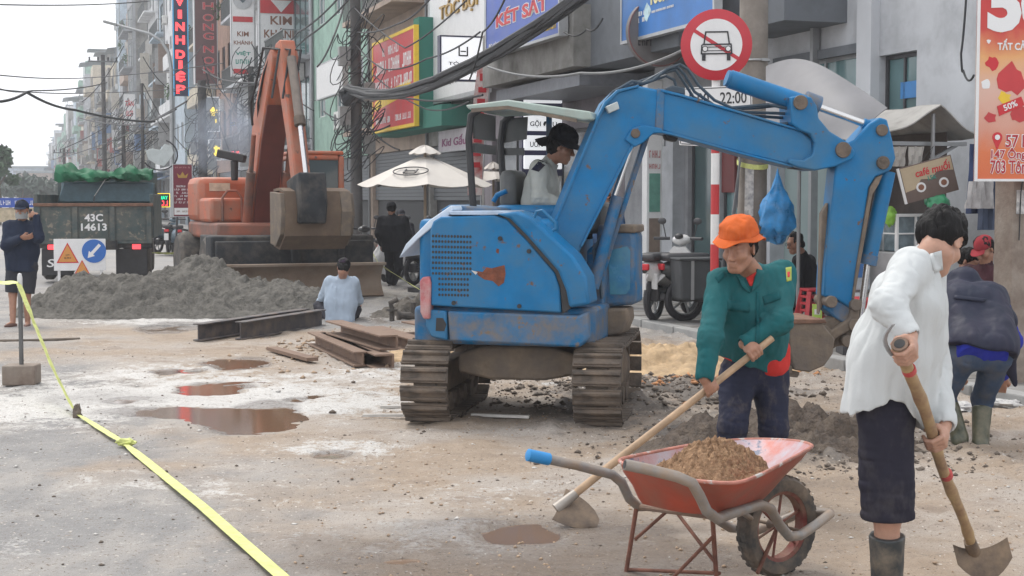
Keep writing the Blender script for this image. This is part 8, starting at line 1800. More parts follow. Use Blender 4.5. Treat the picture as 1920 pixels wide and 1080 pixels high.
def brim_hat(root, D, m_, m_under=None, rb=0.175, tilt=0.0, crown=(0.118, 0.098, 0.105), drop=0.04, lift=0.012, shift=-0.005, band=None):
    P, f, r, u = D['P'], D['f'], D['r'], D['u']; S = SDF(P(0, 0, 0.08) - 0.3, P(0, 0, 0.08) + 0.3, 0.006)
    S.ell(P(shift, 0, 0.055 + lift), crown, [f, r, u], 0.0); S.ell(P(shift, 0, 0.095 + lift), (crown[0] * 0.86, crown[1] * 0.86, 0.055), [f, r, u], 0.03); S.cut(P(0, 0, 0.035 + lift), -u); S.noise(0.011, (11, 11, 11), 5, 2); S.noise(0.005, (24, 24, 24), 6, 2, ridge=True)
    S.build('hat_crown', m_, root)
    rows = []
    for i in range(37):
        t = 2 * PI * i / 36; c_, s_ = math.cos(t), math.sin(t); row = []
        for j in range(6):
            q = j / 5; ra = crown[0] * 0.96 + (rb - crown[0]) * q; rr = crown[1] * 0.96 + (rb * 0.92 - crown[1]) * q
            dz = -drop * q ** 1.3 * (1 + 0.6 * math.sin(2 * t + 0.6) + 0.35 * math.sin(5 * t + 1)) + tilt * c_ * q; row.append(P(shift + ra * c_, rr * s_, 0.045 + lift + dz))
        rows.append(row)
    m = MB(); m.grid(np.array(rows), 0.005); m.build('hat_brim', m_under or m_, root)

def cap(root, D, m_):
    P, f, r, u = D['P'], D['f'], D['r'], D['u']; S = SDF(P(0, 0, 0.05) - 0.25, P(0, 0, 0.05) + 0.25, 0.009); S.ell(P(-0.01, 0, 0.045), (0.105, 0.088, 0.095), [f, r, u], 0); S.cut(P(0, 0, 0.035), -u); S.build('cap', m_, root)
    m = MB(); m.grid(np.array([[P(0.075 + 0.09 * j / 4 * math.cos(a * 1.1), 0.08 * math.sin(a) * (1 + 0.0 * j), 0.043 - 0.022 * j / 4) for j in range(5)] for a in np.linspace(-1.1, 1.1, 9)]), 0.005); m.build('cap_peak', m_, root)

def decal(objs, root, o0, quad, n, name, m_, lift=0.005, th=0.004):
    """a patch of cloth laid on the surface the camera sees inside a picture quad"""
    V, F, b_ = [], [], 0
    for o in objs:
        v = np.empty(len(o.data.vertices) * 3, np.float32); o.data.vertices.foreach_get('co', v); v = v.reshape(-1, 3) + o0; ls = np.empty(len(o.data.polygons) * 4, np.int32); o.data.loops.foreach_get('vertex_index', ls); V.append(v); F.append(ls.reshape(-1, 4) + b_); b_ += len(v)
    bv = BVHTree.FromPolygons([tuple(q) for q in np.concatenate(V)], [tuple(q) for q in np.concatenate(F)])
    nx, ny = n; rows = []; cam_ = Vector((0, 0, CAMH))
    for i in range(nx + 1):
        row = []
        for j in range(ny + 1):
            a, c_ = i / nx, j / ny; q = (np.array(quad[0]) * (1 - a) + np.array(quad[1]) * a) * (1 - c_) + (np.array(quad[3]) * (1 - a) + np.array(quad[2]) * a) * c_
            d = Vector(ray(*q)).normalized(); hit = bv.ray_cast(cam_, d)
            if hit[0] is None: return None
            row.append(np.array(hit[0]) - np.array(d) * lift - o0)
        rows.append(row)
    m = MB(); m.grid(np.array(rows), 0.0); o = m.build(name, m_, root, smooth=60); s = o.modifiers.new('thickness', 'SOLIDIFY'); s.thickness = th; s.offset = 0; return o

# ---------------------------------------------------------------- the hoe, then the man in the green jacket and orange hat
M_WOOD = mat('worn hoe handle wood', (0.43, 0.29, 0.18), 0.6, var=0.18, scale=14, stretch=(1, 1, 1), dirt=((0.28, 0.19, 0.12), 0.4, 9)); M_HOE = mat('muddy hoe steel', (0.13, 0.10, 0.08), 0.6, 0.4, var=0.3, scale=9, dirt=((0.26, 0.19, 0.13), 0.45, 12), bump=0.3)
h0, h1 = at(1048, 950, 7.45), at(1448, 634, 7.78); hd = un(h1 - h0)
def on_line(p0, p1, px):
    best = None
    for t in np.linspace(0, 1, 400):
        q = p0 + (p1 - p0) * t; x = 960 + FOC * q[0] / (q[1] * math.cos(PITCH) - (q[2] - CAMH) * math.sin(PITCH))
        if best is None or abs(x - px) < best[0]: best = (abs(x - px), q)
    return best[1]
HOE = thing('hoe', 'long wooden hoe of the man in the orange hat, blade by the puddle', 'hoe', h0)
m = MB(); m.tube([h0 * 0 + hd * 0.05, hd * 0.4 + np.array([0, 0, 0.004]), hd * 0.9, h1 - h0], [0.021, 0.02, 0.019, 0.018], 12); m.build('handle', M_WOOD, HOE)
m = MB(); m.tube([-hd * 0.02, hd * 0.11], [0.03, 0.024], 12); m.build('socket', mat('dull ferrule', (0.34, 0.31, 0.28), 0.5, 0.5, var=0.2), HOE)
hx_, hz_ = un(np.array([-0.3, -0.62, -0.5])), un(np.array([0.86, -0.1, -0.42])); P = [[hx_ * (i / 8 - 0.5) * 0.21 * math.sqrt(max(0.02, 1 - (0.35 + 0.62 * (j / 6) - 0.35 * (1 - j / 6)) ** 2)) + hz_ * 0.215 * j / 6 + np.array([0, 1, 0.3]) * 0.025 * (2 * (i / 8 - 0.5)) ** 2 for j in range(7)] for i in range(9)]
m = MB(); m.grid(np.array(P), 0.006); m.build('blade', M_HOE, HOE)
C_TEAL = cloth('teal work jacket', (0.011, 0.098, 0.108), dirt=((0.03, 0.12, 0.13), 0.3, 5)); C_NAVY = cloth('dark navy trousers', (0.020, 0.023, 0.045), dirt=((0.12, 0.10, 0.09), 0.16, 12)); C_REDS = cloth('red undershirt', (0.50, 0.035, 0.03)); C_ORH = cloth('orange hat cloth', (0.55, 0.115, 0.028)); C_DKH = cloth('dark brim lining', (0.06, 0.04, 0.035))
gR, gL = on_line(h0, h1, 1330), on_line(h0, h1, 1413)
J = dict(head=at(1386, 466, 7.82), neck=at(1418, 522, 8.0), chest=at(1408, 570, 8.0), hips=at(1414, 688, 8.12), shR=at(1350, 528, 7.92), shL=at(1468, 512, 8.05), elR=at(1332, 632, 7.72), wrR=at(1328, 706, 7.64), elL=at(1464, 604, 7.86), wrL=at(1432, 644, 7.78),
         hipR=at(1384, 704, 8.1), hipL=at(1444, 704, 8.14), knR=at(1374, 800, 7.96), knL=at(1450, 800, 8.06), anR=at(1366, 912, 8.1), anL=at(1450, 916, 8.2))
w1, d1 = person('worker in teal jacket and orange hat bending to pull a long hoe', (J['hips'][0], J['hips'][1], 0.02), J, (-0.56, -0.80, -0.20), (-0.10, -0.2, 1), C_TEAL, C_NAVY, M_DK, h=0.0058, torso=(0.1, 0.112), hands=dict(R=('grip', gR, hd, 0.019, (-0.2, -0.8, 0.5)), L=('grip', gL, hd, 0.019, (0.3, -0.8, 0.5))), hem=((J['hips'] + [0, 0, 0.0]), (-0.35, 0.0, -1)), wr=1.05, sh_noise=0.013, hemz=-0.0)
brim_hat(w1, d1, C_ORH, None, 0.150, drop=0.022, lift=0.020, crown=(0.118, 0.098, 0.098), tilt=0.004)
Q = SDF(J['hips'] - d1['o0'] - 0.3, J['hips'] - d1['o0'] + 0.3, 0.006); c_ = J['hips'] - d1['o0']
for s in (-1, 1): Q.cone(c_ + np.array([0.075 * s, 0, 0.03]), c_ + np.array([0.075 * s, 0, 0.1]), 0.114, None, 0.06)
Q.noise(0.006, (10, 10, 10), 3); Q.cut(c_ + np.array([0, 0, -0.018]), (-0.42, 0, -1)); Q.build('undershirt', C_REDS, w1)
S_ = [d1['shirt']]
C_TEALD = cloth('teal pocket flap', (0.009, 0.085, 0.096))
for quad, n_ in (([(1365, 562), (1406, 566), (1405, 586), (1364, 582)], (6, 3)), ([(1430, 556), (1462, 545), (1464, 560), (1434, 572)], (6, 3))): decal(S_, w1, d1['o0'], quad, n_, 'pocket_flap', C_TEALD, 0.004, 0.007)
decal(S_, w1, d1['o0'], [(1418, 548), (1424, 548), (1424, 664), (1416, 664)], (1, 14), 'placket', C_TEALD, 0.003, 0.005)
decal(S_, w1, d1['o0'], [(1340, 520), (1356, 508), (1362, 516), (1347, 530)], (3, 3), 'epaulette', C_TEALD, 0.004, 0.007)
bd_ = decal(S_, w1, d1['o0'], [(1473, 502), (1484, 500), (1484, 526), (1475, 528)], (4, 6), 'arm_badge', mat('yellow badge', (0.33, 0.38, 0.07), 0.6, var=0.2), 0.003, 0.003); decal(S_, w1, d1['o0'], [(1476, 510), (1481, 509), (1481, 519), (1477, 520)], (2, 3), 'badge_emblem', M_REDL, 0.006, 0.002)
decal([d1['body'], d1['shirt']], w1, d1['o0'], [(1399, 521), (1418, 510), (1410, 536), (1406, 536)], (4, 4), 'shirt_collar', C_REDS, 0.006, 0.004)
for quad in ([(1382, 517), (1394, 524), (1407, 550), (1392, 540)], [(1420, 504), (1434, 508), (1424, 534), (1408, 548)]): decal([d1['body'], d1['shirt']], w1, d1['o0'], quad, (5, 4), 'jacket_collar', C_TEAL, 0.010, 0.007)

# ---------------------------------------------------------------- white shirt man with bamboo handled hoe
C_WSH = cloth('white cotton shirt', (0.52, 0.54, 0.545), 0.05, 6); C_SHT = cloth('black shorts', (0.021, 0.020, 0.032), dirt=((0.06, 0.055, 0.06), 0.2, 14)); M_BOOTG = mat('muddy black rubber boot', (0.03, 0.036, 0.04), 0.45, var=0.2, dirt=((0.2, 0.16, 0.12), 0.3, 8)); M_BAMB = mat('bamboo pole', (0.40, 0.28, 0.14), 0.55, var=0.15, scale=12, dirt=((0.2, 0.11, 0.07), 0.4, 9))
b0, b1 = at(1826, 1036, 6.28), at(1688, 648, 5.28); bd2 = un(b1 - b0)
HO2 = thing('hoe', 'bamboo handled hoe held upright by the man in the white shirt', 'hoe', b0); L_ = float(np.linalg.norm(b1 - b0))
m = MB(); n_ = 22; m.tube([bd2 * (0.04 + (L_ - 0.04) * i / n_) + np.array([0.006 * math.sin(i * 0.5), 0, 0]) for i in range(n_ + 1)], [0.0205 + (0.004 if i % 5 == 2 else 0) + 0.003 * i / n_ for i in range(n_ + 1)], 14); m.build('bamboo_handle', M_BAMB, HO2)
m = MB(); m.tube([b1 - b0 - bd2 * 0.03, b1 - b0 + bd2 * 0.012], [0.027, 0.03], 14); q = m.build('end_collar', M_RST, HO2); m = MB(); m.tube([b1 - b0 + bd2 * 0.010, b1 - b0 + bd2 * 0.0135], 0.02, 12); m.build('end_hole', M_DK, HO2)
for t in (0.42, 0.9): m = MB(); m.tube([bd2 * L_ * t - bd2 * 0.012, bd2 * L_ * t + bd2 * 0.012], 0.0262, 12); m.build('red_tape', mat('faded red tape', (0.42, 0.06, 0.06), 0.6, var=0.2), HO2)
P = [[b1 - b0 + np.array([-0.035 - 0.028 * math.sin(PI * j / 6) - 0.0, 0.03 * (i / 4 - 0.5), 0.075 - 0.11 * j / 6]) + np.array([0.02 * i / 4, 0, 0]) for j in range(7)] for i in range(5)]; m = MB(); m.grid(np.array(P), 0.004); m.build('spare_blade', mat('grey worn steel', (0.28, 0.28, 0.28), 0.4, 0.5, var=0.2), HO2)
m = MB(); m.tube([-bd2 * 0.02, bd2 * 0.1], [0.032, 0.026], 12); m.build('socket', M_HOE, HO2)
sx_ = un(np.array([0.98, 0.05, 0.12])); P = [[sx_ * (i / 10 - 0.5) * 0.235 + np.array([0.02, -0.02, 0.02]) + np.array([0.03, -0.02, -0.13]) * (j / 6) * (1 - 0.35 * (2 * (i / 10 - 0.5)) ** 2) + np.array([0, 0.0, 0.035]) * (2 * (i / 10 - 0.5)) ** 2 for j in range(7)] for i in range(11)]; m = MB(); m.grid(np.array(P), 0.006); m.build('blade', M_HOE, HO2)
gR, gL = on_line(b0, b1, 1692), on_line(b0, b1, 1750)
J = dict(head=at(1764, 452, 5.74), neck=at(1734, 500, 5.76), chest=at(1706, 566, 5.74), hips=at(1660, 742, 5.76), shR=at(1708, 500, 5.60), shL=at(1738, 512, 5.92), elR=at(1666, 574, 5.42), wrR=at(1686, 636, 5.32), elL=at(1752, 690, 5.92), wrL=at(1748, 790, 5.74),
         hipR=at(1660, 760, 5.69), hipL=at(1662, 760, 5.85), knR=at(1664, 962, 5.66), knL=at(1664, 960, 5.88), anR=at(1660, 1152, 5.70), anL=at(1664, 1150, 5.93))
_hc = [at(a, b_, 5.76) for a, b_ in ((1580, 768), (1620, 752), (1650, 738), (1668, 744), (1700, 776), (1730, 806), (1790, 812))]
def hem2(S, o0):
    xs = np.arange(S.n[0]) * S.h + S.lo[0] + o0[0]; zs = np.arange(S.n[2]) * S.h + S.lo[2] + o0[2]
    return (np.interp(xs, [q[0] for q in _hc], [q[2] for q in _hc])[:, None, None] - zs[None, None, :]).astype(np.float32) * 0.8
w2, d2 = person('man in white shirt and black shorts leaning over a bamboo handled hoe', (J['hips'][0], J['hips'][1], 0.02), J, (0.52, 0.58, -0.62), (0.42, 0.42, 0.8), C_WSH, C_SHT, None, skin=SKINP, h=0.0056, torso=(0.11, 0.119), hands=dict(R=('grip', gR, bd2, 0.024, (-0.1, -1, 0.0)), L=('grip', gL, bd2, 0.024, (0.4, -0.9, 0.0))), legs=1.0, boots=(M_BOOTG, 0.78, dict(L=(1, 0.1, 0), R=(1, 0.0, 0))), hem=hem2, wr=1.02, sh_noise=0.013, extra=[(at(1738, 640, 5.80), at(1704, 820, 5.80), 0.065, 0.065), (at(1644, 640, 5.76), at(1634, 790, 5.76), 0.085, 0.078), (at(1682, 690, 5.69), at(1672, 800, 5.69), 0.092, 0.092), (at(1644, 690, 5.69), at(1640, 780, 5.69), 0.096, 0.096)], hair=False, hemz=-0.06)
P_, f, r, u = d2['P'], d2['f'], d2['r'], d2['u']; Hh = SDF(P_(0, 0, 0) - 0.2, P_(0, 0, 0) + 0.2, 0.0045)
Hh.ell(P_(-0.014, 0, 0.048), (0.103, 0.086, 0.086), [f, r, u], 0.01); Hh.ell(P_(-0.046, 0, 0.01), (0.062, 0.08, 0.058), [f, r, u], 0.02); Hh.ell(P_(0.02, -0.07, 0.03), (0.03, 0.018, 0.03), [f, r, u], 0.02); Hh.ell(P_(0.02, 0.07, 0.03), (0.03, 0.018, 0.03), [f, r, u], 0.02); Hh.ell(P_(0.105, 0, -0.045), (0.085, 0.09, 0.085), [f, r, u], 0.01, 'sub')
for s in (-1, 1): Hh.ell(P_(-0.004, s * 0.09, -0.008), (0.024, 0.03, 0.032), [f, r, u], 0.006, 'sub')
Hh.noise(0.009, (34, 34, 11), 7, 2, ridge=True); Hh.noise(0.007, (12, 12, 12), 9, 2); Hh.build('hair', HAIR, w2)
S_ = [d2['shirt']]
decal([d2['shirt'], d2['body']], w2, d2['o0'], [(1744, 476), (1765, 470), (1768, 505), (1752, 512)], (4, 6), 'shirt_collar', C_WSH, 0.008, 0.006)

# ---------------------------------------------------------------- man in the raincoat
C_RAIN = mat('dark navy raincoat', (0.014, 0.02, 0.042), 0.6, var=0.25, scale=5, bump=0.25, bscale=30, dirt=((0.03, 0.025, 0.042), 0.4, 2.5), spec=0.25); C_JEAN = cloth('blue jeans', (0.045, 0.07, 0.12), dirt=((0.10, 0.10, 0.11), 0.3, 9)); M_BOOTO = mat('olive rubber boot', (0.045, 0.055, 0.035), 0.4, var=0.25, scale=8, dirt=((0.16, 0.14, 0.09), 0.35, 8)); C_ROYAL = cloth('royal blue sleeve', (0.02, 0.03, 0.30))
J = dict(head=at(1812, 538, 10.4), neck=at(1806, 530, 10.15), chest=at(1826, 572, 10.0), hips=at(1838, 650, 9.68), shL=at(1776, 556, 10.14), shR=at(1872, 572, 10.05), elL=at(1778, 640, 10.3), elR=at(1900, 640, 10.3), wrL=at(1800, 700, 10.5), wrR=at(1880, 705, 10.5),
         hipL=at(1806, 668, 9.7), hipR=at(1868, 668, 9.72), knL=at(1770, 742, 9.9), knR=at(1842, 748, 9.95), anL=at(1800, 818, 9.86), anR=at(1838, 826, 9.86))
w3_, d3 = person('man in dark navy raincoat and olive boots bending over at the right edge', (J['hips'][0], J['hips'][1], 0.03), J, (0.1, 0.85, -0.5), (0, 0.5, 0.85), C_ROYAL, C_JEAN, None, h=0.0075, torso=(0.1, 0.10), hands=dict(L=('open', (0, 0.3, -1)), R=('open', (0, 0.3, -1))), boots=(M_BOOTO, 0.80, dict(L=(0.55, 0.75, -0.3), R=(0.2, 1, 0))), wr=1.0)
S = SDF(J['hips'] - d3['o0'] - 0.75, J['hips'] - d3['o0'] + 0.75, 0.0085); q = {a: v - d3['o0'] for a, v in J.items()}
for s, sh_ in ((-1, q['shL']), (1, q['shR'])):
    S.path([q['hips'] + np.array([0.10 * s, -0.03, 0.0]), q['chest'] + np.array([0.085 * s, -0.02, 0.02]), sh_ * 0.6 + q['neck'] * 0.4], [0.135, 0.13, 0.09], 0.07)
    S.cone(sh_ * 0.95 + q['neck'] * 0.05, sh_ * 0.55 + 0.45 * (q['elR'] if s > 0 else q['elL']), 0.085, 0.085, 0.05)
S.cut((0, 0, at(1840, 656, 9.7)[2] - d3['o0'][2]), (-0.2, -0.2, -1)); S.cone(q['hips'] + np.array([0.16, 0.05, 0.02]), q['hips'] + np.array([0.27, 0.1, -0.26]), 0.075, 0.02, 0.08, flat=((0.3, 1, 0), 0.5)); S.ell(q['neck'] + np.array([0.0, -0.02, 0.03]), (0.10, 0.09, 0.075), None, 0.05)
S.noise(0.014, (5, 5, 3.2), 31, 2); S.noise(0.006, (12, 12, 5), 32, 2, ridge=True); S.cut(q['hips'] + np.array([0.0, 0.0, -0.085]), (-0.25, -0.25, -1)) if False else None
S.build('raincoat', C_RAIN, w3_)
decal([x for x in w3_.children if x.name.startswith('raincoat')], w3_, d3['o0'], [(1790, 553), (1850, 560), (1846, 566), (1788, 560)], (8, 2), 'cape_seam', C_RAIN, 0.012, 0.006)

# ---------------------------------------------------------------- the digger driver
C_GSH = cloth('grey work shirt', (0.42, 0.43, 0.40), 0.12, 6); C_BLKH = cloth('black hat cloth', (0.015, 0.015, 0.02))
J = dict(head=at(1052, 277, 11.72), neck=at(1026, 312, 11.74), chest=at(1016, 345, 11.74), hips=at(1006, 412, 11.76), shR=at(1010, 318, 11.55), shL=at(1022, 318, 11.92), elR=at(1012, 372, 11.48), elL=at(1036, 370, 11.98), wrR=at(1054, 384, 11.5), wrL=at(1066, 384, 11.9), hipR=at(1008, 416, 11.66), hipL=at(1010, 416, 11.86), knR=at(1092, 414, 11.66), knL=at(1092, 414, 11.9), anR=at(1096, 486, 11.7), anL=at(1096, 486, 11.9))
w4, d4 = person('excavator driver in black brimmed hat and grey shirt at the levers', (J['hips'][0], J['hips'][1], 1.45), J, (0.86, -0.10, -0.22), (0.2, 0, 1), C_GSH, C_NAVY, M_DK, h=0.007, torso=(0.1, 0.108), hands=dict(R=('grip', J['wrR'] + [0.07, 0, 0.0], (0, 0, 1), 0.014, (0, -1, 0)), L=('grip', J['wrL'] + [0.07, 0, 0], (0, 0, 1), 0.014, (0, 1, 0))), sh_noise=0.013)
brim_hat(w4, d4, C_BLKH, None, 0.215, drop=0.04, crown=(0.122, 0.104, 0.125), lift=0.008)
decal([d4['shirt']], w4, d4['o0'], [(996, 318), (1012, 300), (1026, 306), (1010, 322)], (4, 4), 'navy_yoke', C_NAVY, 0.005, 0.004)
m = MB(); c_ = J['wrR'] - np.array(HC) + [0.07, 0, 0]; m.tube([c_ + [0.0, 0, -0.3], c_ + [0, 0, 0.05]], 0.012, 8); m.build('control_lever', M_DK, EX)
m = MB(); c_ = J['wrL'] - np.array(HC) + [0.07, 0, 0]; m.tube([c_ + [0.0, 0, -0.3], c_ + [0, 0, 0.05]], 0.012, 8); m.build('control_lever', M_DK, EX)

# ---------------------------------------------------------------- people farther off
C_HOOD = cloth('navy hooded jacket', (0.018, 0.026, 0.05)); C_SHD = cloth('charcoal shorts', (0.035, 0.037, 0.045)); M_MASK = cloth('grey face mask', (0.30, 0.31, 0.31)); M_SLIP = mat('brown slipper', (0.12, 0.055, 0.04), 0.6)
J = dict(head=at(41, 394, 19.4), neck=at(42, 418, 19.45), chest=at(41, 440, 19.45), hips=at(41, 494, 19.45), shR=at(18, 424, 19.42), shL=at(66, 424, 19.45), elR=at(12, 460, 19.3), wrR=at(40, 446, 19.15), elL=at(72, 446, 19.25), wrL=at(58, 416, 19.25), hipR=at(27, 500, 19.45), hipL=at(55, 500, 19.45), knR=at(24, 552, 19.4), knL=at(50, 552, 19.45), anR=at(24, 601, 19.3), anL=at(52, 602, 19.45))
w5, d5 = person('man in navy hooded jacket, shorts, cap and face mask talking on a phone', (J['hips'][0], J['hips'][1], 0.0), J, (0.08, -1, -0.08), (0, 0, 1), C_HOOD, C_SHD, M_SLIP, h=0.0095, torso=(0.11, 0.128), legs=0.95, hands=dict(L=('grip', J['wrL'] + [0, 0.0, 0.09], (0, 0.2, 1), 0.012, (1, -0.3, 0)), R=('open', (1, 0, 0.1))), feet=dict(L=(0.2, -1, 0), R=(-0.25, -1, 0)), wr=1.15, sh_noise=0.016)
cap(w5, d5, C_HOOD); m = MB(); P_ = d5['P']; m.grid(np.array([[P_(0.098 * math.cos(a * 0.95) - 0.004, 0.076 * math.sin(a), -0.02 - 0.085 * j / 4 ) for j in range(5)] for a in np.linspace(-1.3, 1.3, 9)]), 0.006); m.build('face_mask', M_MASK, w5)
c_ = J['wrL'] + [0, 0, 0.09]; PHN = thing('phone', 'black phone held to the ear of the man in the navy jacket', 'phone', c_); m = MB(); m.box((0, 0, 0), (0.018, 0.07, 0.15)); m.build('case', M_BLK, PHN, bevel=0.004); m = MB(); m.box((-0.0105, 0, 0), (0.003, 0.06, 0.135)); m.build('screen', M_GLASS, PHN)
C_LBL = cloth('pale blue shirt', (0.36, 0.43, 0.52), 0.06, 6); C_DKT = cloth('dark grey trousers', (0.045, 0.045, 0.055))
J = dict(head=at(644, 503, 19.75), neck=at(642, 520, 19.82), chest=at(640, 545, 19.84), hips=at(638, 592, 19.75), shL=at(618, 528, 19.84), shR=at(664, 530, 19.84), elL=at(606, 556, 19.98), wrL=at(600, 566, 20.2), elR=at(672, 562, 19.98), wrR=at(668, 572, 20.2), hipL=at(626, 596, 19.8), hipR=at(650, 596, 19.8), knL=at(598, 574, 20.1), knR=at(666, 580, 20.15), anL=at(606, 600, 20.12), anR=at(662, 602, 20.2))
w6, d6 = person('crouching man in pale blue shirt and dark cap with his back turned', (J['hips'][0], J['hips'][1], 0.0), J, (-0.25, 0.9, -0.45), (0, 0.4, 0.9), C_LBL, C_DKT, M_DK, h=0.0095, torso=(0.11, 0.125), hands=dict(L=('open', (0, 1, -0.3)), R=('open', (0, 1, -0.3))), wr=1.1, sh_noise=0.015); cap(w6, d6, cloth('dark plum cap', (0.035, 0.022, 0.04)))
C_BLK = cloth('black jacket cloth', (0.016, 0.017, 0.021), 0.2)
J = dict(head=at(734, 391, 27.6), neck=at(735, 406, 27.6), chest=at(737, 422, 27.6), hips=at(738, 462, 27.6), shL=at(716, 413, 27.6), shR=at(757, 413, 27.6), elL=at(711, 438, 27.55), wrL=at(716, 458, 27.7), elR=at(764, 440, 27.6), wrR=at(760, 460, 27.7), hipL=at(730, 466, 27.6), hipR=at(746, 466, 27.6), knL=at(730, 502, 27.7), knR=at(747, 502, 27.5), anL=at(731, 529, 27.6), anR=at(738, 531, 27.55))
w7, d7 = person('man in black jacket and trousers standing with his back turned by the scooters', (J['hips'][0], J['hips'][1], 0.05), J, (0.2, 0.95, -0.1), (0, 0, 1), C_BLK, C_BLK, M_FRAMED, h=0.012, torso=(0.11, 0.15), hands=dict(L=('open', (0, 0.2, -1)), R=('open', (0, 0.2, -1))), wr=1.35); cap(w7, d7, C_BLK)
J = dict(head=at(1491, 456, 17.3), neck=at(1506, 482, 17.35), chest=at(1507, 505, 17.38), hips=at(1508, 556, 17.4), shR=at(1497, 490, 17.2), shL=at(1518, 490, 17.55), elR=at(1495, 535, 17.15), wrR=at(1472, 555, 17.1), elL=at(1512, 535, 17.6), wrL=at(1476, 556, 17.5), hipR=at(1506, 562, 17.3), hipL=at(1508, 562, 17.5), knR=at(1468, 570, 17.25), knL=at(1468, 570, 17.5), anR=at(1470, 626, 17.2), anL=at(1470, 626, 17.5))
w8, d8 = person('seated man in black with glasses and short hair behind the green jacket worker', (J['hips'][0], J['hips'][1], 0.09), J, (-0.85, -0.35, -0.2), (0, 0, 1), C_BLK, C_BLK, M_FRAMED, h=0.0085, torso=(0.1, 0.115), hands=dict(L=('open', (-1, 0, -0.2)), R=('open', (-1, 0, -0.2)))); P_ = d8['P']
for s in (-1, 1): m = MB(); m.tube([P_(0.1, s * 0.033 + 0.022 * math.cos(t), 0.004 + 0.016 * math.sin(t)) for t in np.linspace(0, 2 * PI, 15)[:-1]], 0.003, 5, close=True); m.build('glasses_rim', M_BLK, w8)
q = at(1508, 585, 17.4); sk = thing('stool', 'dark plastic stool under the seated man in black', 'stool', (q[0], q[1], 0.09)); m = MB(); m.box((0, 0, 0.33), (0.32, 0.32, 0.03)); m.build('seat', M_FRAMED, sk, bevel=0.01)
for x in (-1, 1):
    for y in (-1, 1): m = MB(); m.bar((x * 0.16, y * 0.16, 0), (x * 0.13, y * 0.13, 0.32), 0.04); m.build('leg', M_FRAMED, sk)
C_BLS = cloth('dull blue work shirt', (0.05, 0.10, 0.2)); C_PAT = cloth('patterned helmet', (0.34, 0.14, 0.09), 0.6, 18)
def stand(label, px, hy, D, face, sh, tr, zb=0.0, wid=0.2, skin=SKIN, dy=0.0, h=0.012):
    s = D / FOC; c = at(px, hy, D); x, y, z = c; f = un((face[0], face[1], 0)); r = np.array([f[1], -f[0], 0]); b_ = lambda a, d, e: np.array([x, y, z]) + r * a + f * d + np.array([0, 0, e])
    J = dict(head=c, neck=b_(0, -0.03, -0.16), chest=b_(0, -0.03, -0.32), hips=b_(0, -0.02, -0.68), shR=b_(wid, -0.03, -0.22), shL=b_(-wid, -0.03, -0.22), elR=b_(wid + 0.06, 0.0, -0.48), elL=b_(-wid - 0.06, 0, -0.48), wrR=b_(wid, 0.18, -0.62), wrL=b_(-wid, 0.18, -0.62), hipR=b_(0.09, 0, -0.74), hipL=b_(-0.09, 0, -0.74), knR=b_(0.1, 0.03, -1.1), knL=b_(-0.1, 0.0, -1.1), anR=b_(0.1, -0.02, -1.48), anL=b_(-0.1, -0.02, -1.48))
    return person(label, (x, y, z - 1.56), J, face, (0, 0, 1), sh, tr, M_FRAMED, skin=skin, h=h, torso=(0.1, 0.115), hands=dict(L=('open', tuple(f)), R=('open', tuple(f))))
w9, d9 = stand('person in patterned helmet and dull blue shirt seen through the boom cylinder gap', 1134, 374, 21.5, (-0.15, -1, -0.05), C_BLS, C_DKT, skin=SKINP); cap(w9, d9, C_PAT)
wA, dA = stand('vendor in maroon cap and dark jacket behind the raincoat man', 1846, 468, 13.9, (-0.7, -0.5, -0.5), cloth('dark maroon jacket', (0.05, 0.018, 0.024), 0.5, 6), C_DKT, h=0.009); cap(wA, dA, cloth('maroon cap', (0.30, 0.035, 0.045)))
wB, dB = stand('rider in dark clothes half hidden behind the man in black', 752, 404, 31.5, (0.1, -1, 0), C_DKT, C_DKT, skin=SKINP); cap(wB, dB, C_DKT)
wC, dC = stand('vendor with hunched back in dark red beside the fridge', 1818, 490, 14.2, (0.6, -0.6, -0.4), cloth('dark red jacket', (0.16, 0.02, 0.03), 0.4, 6), C_DKT, h=0.01)

# ================================================================ WHEELBARROW
M_TUBE = mat('galvanised muddy tube', (0.27, 0.26, 0.25), 0.5, 0.35, var=0.2, scale=14, dirt=((0.33, 0.24, 0.17), 0.4, 9), bump=0.15, bscale=60); M_TRAY = mat('scuffed red tray paint', (0.36, 0.06, 0.032), 0.55, var=0.18, scale=6, bump=0.2, bscale=25, dirt=((0.24, 0.10, 0.07), 0.45, 4), wear=((0.42, 0.40, 0.42), 0.12, 10)); M_TRAYI = mat('worn tray inside', (0.46, 0.09, 0.045), 0.5, var=0.2, scale=6, dirt=((0.42, 0.45, 0.52), 0.5, 4), wear=((0.10, 0.12, 0.19), 0.26, 8)); M_BGRIP = mat('blue rubber grip', (0.02, 0.22, 0.52), 0.5, var=0.1)
M_RIMR = mat('rusty red rim', (0.20, 0.04, 0.035), 0.7, 0.2, var=0.3, scale=12, dirt=((0.25, 0.17, 0.12), 0.45, 10)); M_LEG = mat('rusty leg rod', (0.19, 0.085, 0.06), 0.8, 0.3, var=0.35, scale=20)
wc = at(1457, 992, 6.46); wc[2] = 0.222; BW = thing('wheelbarrow', 'red wheelbarrow with bent grey tube handles and a load of wet sand', 'wheelbarrow', (wc[0], wc[1], 0)); bo0 = np.array([wc[0], wc[1], 0])
def A(px, py, D): return at(px, py, D) - bo0
ax = R(36); fw = np.array([math.cos(ax), math.sin(ax), 0]); lat = np.array([-math.sin(ax), math.cos(ax), 0]); wz = np.array([0, 0, 1.0])
